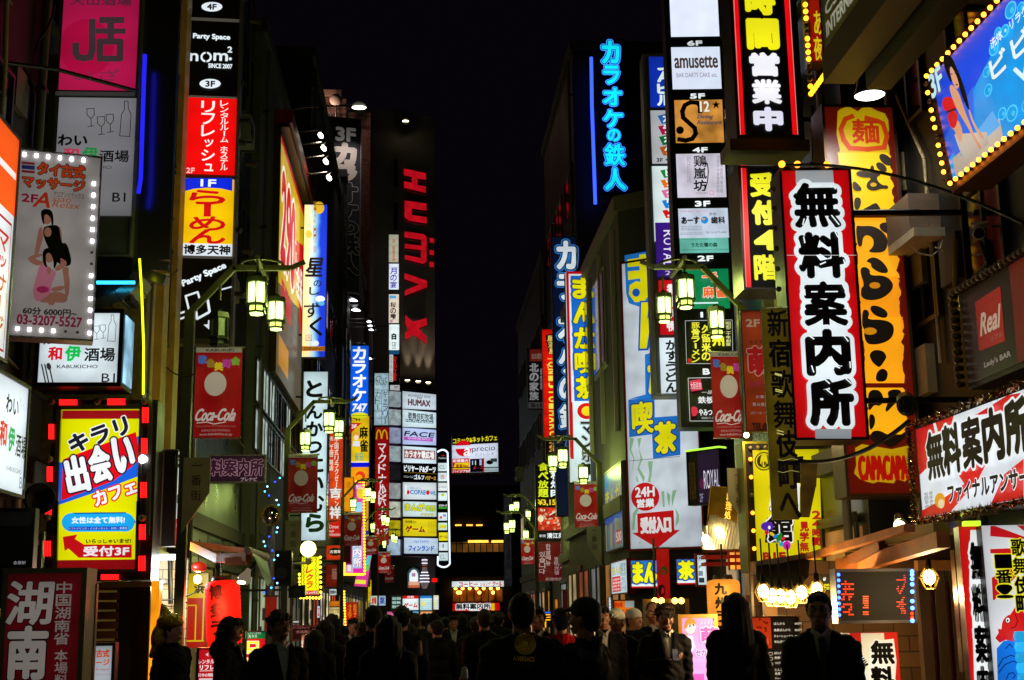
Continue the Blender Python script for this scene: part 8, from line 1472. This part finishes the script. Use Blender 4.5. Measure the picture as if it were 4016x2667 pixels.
    if hood: Cc += [('e', (0,.12,1.45), (.12,.07,.1)), ('c', (-.1,.03,1.46), (.1,.03,1.46), .05, .05)]
    ct = blob('coat', Cc, cm, r, .0125, 3, .0055)
    T_ = [('e', (0,.01,.86), (.165,.12,.12))]
    for sx in (1, -1): T_ += [('c', (.088*sx,0,.86), (.097*sx,-.02,.5), .1, .075), ('c', (.097*sx,-.02,.5), (.1*sx,.015,.1), .074, .062)]
    blob('trousers', T_, mat(legs, 0, .8, 0, .2), r, .018, 2)
    for sx in (1, -1): blob('shoe', [('c', (.1*sx,.04,.05), (.108*sx,-.14,.035), .05, .038)], mat('#0a0a0a', 0, .35), r, .014, 2)
    if shirt:
        m = MB(); sm_ = mat(shirt, 0, .7, 0, .1); n = 8; vs = []
        for i in range(n+1):
            z = 1.475 - i*.042; w_ = .058*(1-i/n*.92); y = -.088 - .05*math.sin(min(1, i/n*1.3)*math.pi/2)*bx - .004
            vs += [(-w_, y+.012, z), (0, y-.004, z), (w_, y+.012, z)]
        m.add(vs, [(i*3, i*3+1, i*3+4, i*3+3) for i in range(n)] + [(i*3+1, i*3+2, i*3+5, i*3+4) for i in range(n)], sm_, True)
        m.add([(x, y+.02, z) for x, y, z in vs], [(i*3+3, i*3+4, i*3+1, i*3) for i in range(n)] + [(i*3+4, i*3+5, i*3+2, i*3+1) for i in range(n)], sm_, True)
        for sx in (1, -1): m.bar((.062*sx,-.06,1.50), (.012*sx,-.112,1.455), .012, .045, sm_)
        if tie: m.bar((0,-.122,1.452), (0,-.158*bx,1.17), .042, .012, mat(tie, 0, .5)); m.sph((0,-.118,1.45), .018, mat(tie, 0, .5))
        m.build('shirt', r)
        m = MB()
        for sx in (1, -1): m.bar((.072*sx,-.075,1.485), (.02*sx,-.158*bx,1.16), .016, .06, cm)
        m.build('lapel', r)
    # hair
    hm_ = mat(hcol, 0, .6, 0, .3, scale=30, bump=.9); hs_ = []; hm_.node_tree.nodes['Principled BSDF'].inputs['Specular IOR Level'].default_value = .2
    if hair != 'bald':
        hs_ = [('e', H((0,.022,1.662)), (.084,.098,.098), rr), ('e', H((0,.05,1.62)), (.076,.068,.08), rr), ('c', H((-.045,-.058,1.705)), H((.045,-.058,1.705)), .027, .027), ('c', H((.078,-.01,1.66)), H((.078,-.01,1.625)), .014, .009), ('c', H((-.078,-.01,1.66)), H((-.078,-.01,1.625)), .014, .009)]
    else: hs_ = [('e', H((0,.02,1.668)), (.077,.092,.09), rr), ('e', H((0,.045,1.625)), (.074,.062,.07), rr)]
    if hair in ('long', 'bob'):
        L_ = 1.36 if hair == 'long' else 1.47
        for i in range(11):
            a_ = R(-25 + i*23); hs_.append(('c', H((.08*math.cos(a_), .015+.082*math.sin(a_), 1.66)), (.105*math.cos(a_), .04+.095*math.sin(a_), L_), .034, .026))
        for x in (-.045, 0, .045): hs_.append(('c', H((x,-.06,1.72)), H((x*1.1,-.09,1.675)), .024, .014))
    if hair == 'spiky':
        for i in range(46):
            a_ = rnd.uniform(0, 2*math.pi); e_ = rnd.uniform(-.1, 1.5); d_ = Vector((math.cos(a_)*math.cos(e_), math.sin(a_)*math.cos(e_), math.sin(e_))); c_ = Vector((0,.02,1.655))
            if d_.y < -.3 and d_.z < .3: continue
            p = c_ + Vector((d_.x*.078, d_.y*.09, d_.z*.09)); q_ = p + d_*.035 + Vector((rnd.uniform(-.015,.015), -.01, -.012)); hs_.append(('c', H(p), H(q_), .02, .006))
        for x in (-.06,-.03,0,.03,.06): hs_.append(('c', H((x,-.07,1.72)), H((x*.9+.01,-.104,1.658)), .02, .008))
    if hair == 'tousled':
        for i in range(26):
            a_ = rnd.uniform(-.4, 3.5); e_ = rnd.uniform(.0, 1.4); d_ = Vector((math.cos(a_)*math.cos(e_), math.sin(a_)*math.cos(e_), math.sin(e_))); p = Vector((0,.02,1.655)) + Vector((d_.x*.08, d_.y*.092, d_.z*.09)); hs_.append(('c', H(p), H(p + d_*.016), .024, .016))
        for x in (-.055,-.02,.02): hs_.append(('c', H((x,-.07,1.725)), H((x-.015,-.1,1.675)), .022, .01))
    if not cap: blob('hair', hs_, hm_, r, .0085, 2, .0022)
    else:
        blob('hair', hs_[:2], hm_, r, .011, 2)
        Q = [('e', H((0,.012,1.69)), (.092,.106,.082), rr), ('c', H((-.085,.012,1.67)), H((.085,.012,1.67)), .022, .022)]
        if cap[1] == 'brim': Q += [('c', H((-.045,-.085,1.69)), H((-.04,-.16,1.675)), .012, .008), ('c', H((.045,-.085,1.69)), H((.04,-.16,1.675)), .012, .008), ('c', H((0,-.085,1.692)), H((0,-.175,1.68)), .013, .009)]
        blob('cap', Q, mat(cap[0], 0, .8, 0, .2), r, .0095, 2)
    # face: eyes, brows, mouth
    ew = mat('#c8c0b4', 0, .3); ed = mat('#0a0605', 0, .25); lp = mat('#7a3a34', 0, .5)
    for sx in (1, -1):
        m = MB(); m.sph((0,0,0), .0115, ew, 10, 6, 1.25, .6, .62); m.sph((0,-.0045,0), .0058, ed, 8, 6, 1, .6, 1); m.sph((0,-.003,.0068), .0125, ed, 10, 4, 1.2, .5, .18); o = m.build('eye', r, H((.030*sx,-.0855,1.636)), rot=hd.to_euler())
    m = MB()
    for sx in (1, -1): m.bar(H((.014*sx,-.0955,1.657)), H((.046*sx,-.084,1.66)), .008, .007, hm_)
    m.build('eyebrow', r); m = MB(); m.sph((0,0,0), .021, lp, 12, 6, 1, .3, .16); m.sph((0,.001,-.006), .017, lp, 12, 6, 1, .3, .24); m.build('mouth', r, H((0,-.0985,1.568)), rot=hd.to_euler())
    if mous: m = MB(); m.bar(H((-.024,-.1,1.583)), H((.024,-.1,1.583)), .01, .008, hm_); m.build('moustache', r)
    if glasses:
        m = MB(); gm = mat('#100c0a', 0, .3, .5)
        for sx in (1, -1):
            pts = [H((.032*sx + .023*math.cos(2*math.pi*i/12), -.107, 1.636 + .016*math.sin(2*math.pi*i/12))) for i in range(13)]; m.tube(pts, .0022, gm, 5); m.bar(H((.054*sx,-.105,1.642)), H((.08*sx,.0,1.645)), .004, .004, gm)
        m.bar(H((-.01,-.108,1.639)), H((.01,-.108,1.639)), .004, .004, gm); m.build('glasses', r)
    return r, ct
DKC = '#0b0b0f'
person('woman in profile with chin length black hair and dark quilted jacket', 'H', 690, 1012, 11.8, 78, '#0d0d12', hair='bob', female=True, hood=True, bulk=1.08, shirt='#8a8a8c')
person('man in black suit and open white shirt with glasses and tousled hair', 'H', 1112, 968, 10.6, 28, '#0a0a0c', shirt='#a8a6a4', hair='tousled', glasses=True, collar=False, turn=14)
pa, ca = person('broad man seen from behind, gold medallion printed on his dark jacket', 'N', 285, 905, 8.3, 180, '#16161c', hair='short', bulk=1.22, collar=True)
arm = ((.24,-.16,1.16), (.05,-.34,1.14))
person('man in dark cap turned to his side, one hand raised at the medallion jacket', 'N', 765, 950, 8.5, -128, '#13131a', cap=('#0c0c0f', 'brim'), hair='short', bulk=1.12, fine=True, armR=((-.27,-.08,1.18), (-.10,-.30,1.20)))
pp, cp = person('young man with spiky brown hair reading his phone, pale hood edge at the neck', 'S', 530, 790, 12.4, 4, '#0d0c10', shirt='#b4b0ac', hair='spiky', hcol='#2a1408', tilt=16, fine=True, armR=((-.26,-.06,1.16), (-.03,-.27,1.225)), collar=True)
m = MB(); m.bar((.0,-.375,1.235), (.0,-.34,1.335), .05, .014, mat('#c0c4cc', 0, .25, .4)); m.bar((.0,-.366,1.243), (.0,-.334,1.328), .042, .016, mat('#1a1c20', 0, .1)); o = m.build('mobile_phone'); o.matrix_world = Matrix.Translation(pp.location) @ pp.rotation_euler.to_matrix().to_4x4() @ Matrix.Diagonal((*pp.scale, 1)); tag(o, 'silver mobile phone held up by the young man with spiky hair', 'phone')
person('man with cropped hair and thin moustache behind the phone user', 'S', 418, 768, 14.2, 12, '#101014', shirt='#c0bcb8', hair='bald', mous=True, turn=-14, collar=False)
person('dark figure with shoulder length hair seen from behind before the pink sign', 'S', 1255, 680, 10.5, 186, '#08080b', hair='long', hcol='#0c0806', bulk=1.05, female=True)
person('grey haired older man with glasses, tie and trench coat facing us', 'X', 1362, 795, 8.7, -14, '#14120f', shirt='#a49c90', tie='#100e10', hair='short', hcol='#1a1613', glasses=True, turn=-8, skin='#9a6a4c', bulk=1.05, rough=.6)
# printed medallion on the back of the jacket
bpy.context.view_layer.update()
def back_print(ct, par, items):
    mw = Matrix.Translation(par.location) @ par.rotation_euler.to_matrix().to_4x4() @ Matrix.Diagonal((*par.scale, 1)); inv = mw.inverted()
    bv = BVHTree.FromPolygons([mw @ v.co for v in ct.data.vertices], [tuple(p.vertices) for p in ct.data.polygons]); out = MB()
    for pts, faces, mt_, lift in items:
        vs = []
        for x, y in pts:
            d = ray('N', x, y).normalized(); hit = bv.ray_cast(CO, d)[0]
            if hit is None: hit = CO + d*8.2
            vs.append(inv @ (hit - d*lift))
        out.add(vs, faces, mt_)
    return out
GD = mat('#ffc23c', 0, .5, 0, .2, scale=60); GD2 = mat('#6a4a10', 0, .5, .2); it = []
def ringp(cx, cy, r0, r1, n=40): 
    p = [(cx+r0*math.cos(2*math.pi*i/n), cy+r0*math.sin(2*math.pi*i/n)) for i in range(n)] + [(cx+r1*math.cos(2*math.pi*i/n), cy+r1*math.sin(2*math.pi*i/n)) for i in range(n)]
    return p, [(i, (i+1) % n, n+(i+1) % n, n+i) for i in range(n)]
cx, cy_ = 314, 1290
for r0, r1 in ((82, 77), (58, 54)): p, f = ringp(cx, cy_, r0, r1); it.append((p, f, GD, .006))
for i in range(26):
    a_ = 2*math.pi*i/26; b2_ = a_ + .15; it.append(([(cx+73*math.cos(a_), cy_+73*math.sin(a_)), (cx+73*math.cos(b2_), cy_+73*math.sin(b2_)), (cx+62*math.cos(b2_), cy_+62*math.sin(b2_)), (cx+62*math.cos(a_), cy_+62*math.sin(a_))], [(0,1,2,3)], GD, .006))
def ellp(x, y, rx, ry, n=18): return [(x+rx*math.cos(2*math.pi*i/n), y+ry*math.sin(2*math.pi*i/n)) for i in range(n)], [tuple(range(n))]
p, f = ringp(cx, cy_, 52, 30, 30); it.append((p, f, GD, .006))
p, f = ellp(cx-2, cy_+2, 27, 36); it.append((p, f, GD, .007))
for x, y, a_, b2_ in ((-13,-4,8,4), (10,-4,8,4), (-2,8,4,10), (-2,24,9,3), (18,12,6,16), (16,-22,9,6)): p, f = ellp(cx+x, cy_+y, a_, b2_, 12); it.append((p, f, GD2, .009))
for i in range(16):
    a_ = 2*math.pi*i/16; p, f = ellp(cx+42*math.cos(a_), cy_+44*math.sin(a_), 7, 4, 10); it.append((p, f, GD2, .009))
m = back_print(ca, pa, it); m.build('emblem', pa)
it = []
v, f, sz = glyph('A.VERSACE')
for ax, ay in ((0,0), (1.5,0), (0,1.2)): it.append(([(302 + x*165/sz[0] + ax, 1405 - y*36/sz[1] + ay + (x*165/sz[0])*.06) for x, y in v], f, GD, .006 + ax*.0003 + ay*.0005))
pr = [(230+i*6.5, 1440 + 5*math.sin(i*1.7) + i*.7) for i in range(22)]
for a_, b2_ in zip(pr, pr[1:]): it.append(([(a_[0],a_[1]-1.6), (b2_[0],b2_[1]-1.6), (b2_[0],b2_[1]+1.6), (a_[0],a_[1]+1.6)], [(0,1,2,3)], GD2, .006))
back_print(ca, pa, it).build('lettering', pa)
# gold hatted tout half hidden by the lantern post
g1, _ = person('tout in a shiny gold peaked hat and cape edge beside the lantern post', 'H', 185, 1035, 13.2, 60, '#141010', hair='short', skin='#c89080', bulk=1.1)
blob('hat', [('e', (0,.05,1.72), (.13,.15,.1)), ('c', (.0,.1,1.76), (0,.16,1.9), .08, .02), ('e', (0,.14,1.55), (.15,.1,.18)), ('c', (0,.16,1.6), (0,.28,1.38), .07, .03)], mat('#a88420', 0, .25, .95, .2, bump=.5, scale=10), g1, .012, 2)
# ---------------- the walkers beyond
wk = []
for i, (kw, lb) in enumerate((((dict(face=180, hair='short', coat='#0b0b10')), 'walker seen from behind in a dark short coat'), (dict(face=178, hair='long', coat='#0b0b10', female=True, hood=True), 'walker with long hair seen from behind in a grey hooded jacket'), (dict(face=-4, hair='tousled', coat='#0c0c10', shirt='#888480'), 'walker coming towards us in a dark coat and pale shirt'), (dict(face=184, hair='spiky', coat='#0a0a10', bulk=1.15), 'walker with rough hair seen from behind in a bulky jacket'), (0, ''), (0, ''), (dict(face=183, cap=('#141418', 'knit'), bulk=1.25, coat='#0e1016', hood=True), 'k'), (dict(face=172, hair='bob', female=True, coat='#1c1014'), 'b'))):
    wk.append((kw, lb))
spots = [  # frame, head x, head top y, distance, kind, what sets this one apart
 ('K', 815, 1290, 12.5, 0, 'tall walker with round head seen from behind near the burger sign'), ('K', 950, 1375, 10.5, 1, 'near woman walker with long hair and grey jacket, a strap on her back'), ('K', 1065, 1300, 13.5, 3, 'walker with domed hair before the arcade panels, pale bag at the side'),
 ('K', 455, 1362, 17.5, 7, 'walker in front of the white lit shop by the orange banner'), ('K', 385, 1418, 15, 1, 'long haired walker next to the framed blackboard'), ('K', 640, 1405, 19, 2, 'walker coming towards us beside the red coin poster'), ('K', 1180, 1362, 19, 6, 'walker just right of the domed hair walker'), ('K', 1262, 1362, 21, 3, 'walker centred under the giant bowling pin'), ('K', 1342, 1352, 20, 1, 'long haired walker left of the red fascia'),
 ('M', 640, 925, 24, 0, 'small walker under the pale end of the arcade panels'), ('M', 725, 912, 22, 2, 'small walker facing us left of the red fascia'), ('M', 815, 890, 26, 1, 'small long haired walker under the middle of the red fascia'), ('M', 880, 905, 30, 7, 'smallest walker with bobbed hair under the red fascia'), ('M', 1040, 845, 15, 0, 'walker with a round head against the red fascia'), ('M', 1130, 900, 25, 1, 'small long haired walker at the end of the red fascia'), ('M', 1190, 880, 21, 6, 'walker between the red fascia and the medallion jacket'),
 ('N', 405, 1012, 14, 2, 'pale faced walker facing us over the medallion jacket'), ('N', 585, 1025, 12.8, 3, 'walker in a bright red padded coat by the man in a cap'), ('N', 905, 1000, 13.5, 2, 'walker facing us behind the man in a cap'), ('N', 1010, 1030, 13.8, 4, 'walker in a white flat cap by the orange food sign'), ('N', 1150, 1028, 14.8, 5, 'walker in a pale knitted hat right of the flat cap'),
 ('K', 720, 1440, 16, 3, 'walker with rough hair behind the tall round headed one'), ('K', 300, 1500, 14.5, 1, 'low long haired walker beside the man with glasses'), ('K', 560, 1470, 22, 7, 'small walker at the foot of the third lantern post'), ('K', 1130, 1450, 17, 1, 'long haired walker low beside the pale bag'), ('M', 560, 960, 17.5, 3, 'rough haired walker left of the red fascia, larger than his neighbours'), ('M', 420, 905, 27, 2, 'small walker facing us under the orange poster'), ('M', 480, 885, 31, 0, 'tiny walker under the cream arcade poster'), ('M', 960, 930, 19, 6, 'walker in the middle of the street just left of the round head'), ('M', 1000, 960, 23, 2, 'walker facing us, half hidden by the round headed walker')]
protos = {}
for fr, x, y, Y, kind, lb in spots:
    k = 2 if kind in (4, 5) else kind
    if (kind in (4, 5)) or lb.startswith('walker in a bright red') or k not in protos:
        kw = dict(wk[k][0])
        if kind == 4: kw.update(cap=('#c8c4bc', 'brim'), face=-30)
        if kind == 5: kw.update(cap=('#b8b4ae', 'knit'), face=40)
        if 'bright red' in lb: kw.update(coat='#a00c10', bulk=1.25)
        r, _ = person(lb, fr, x, y, Y, group='walkers in the street', **kw)
        if kind not in (4, 5) and 'bright red' not in lb: protos[k] = r
    else:
        r = copy_tree(protos[k]); top = pt(fr, x, y, Y=Y); r.location = (top.x, Y, 0); kk = min(1.86, max(1.48, top.z))/1.75; r.scale = (kk*rnd.uniform(.93, 1.14), kk*rnd.uniform(.95, 1.12), kk); r.rotation_euler.z += R(rnd.uniform(-14, 14)); r['label'] = lb
# things carried
for lb, fr, x, y, w, h_, Y, c_ in (('pale shoulder bag hanging beside the domed hair walker', 'M', 385, 1230, 60, 190, 13.3, '#8a6a50'), ('white paper bag carried low in front of the medallion jacket', 'M', 840, 1490, 90, 120, 9.6, '#a8a49c'), ('light bag strap and pouch on the back of a middle walker', 'M', 500, 1030, 90, 40, 18, '#7a6c58')):
    a_ = pt(fr, x, y, Y=Y); ww_ = abs(pt(fr, x+w/2, y, Y=Y).x - a_.x); hh_ = abs(pt(fr, x, y-h_/2, Y=Y).z - a_.z); m = blob('shoulder_bag', [('c', (0,0,-hh_*.7), (0,0,hh_*.5), ww_, ww_*.8)], mat(c_, 0, .6, 0, .2), None, .012, 3); m.location = a_; tag(m, lb, 'bag')
bpy.data.scenes.remove(TMP)
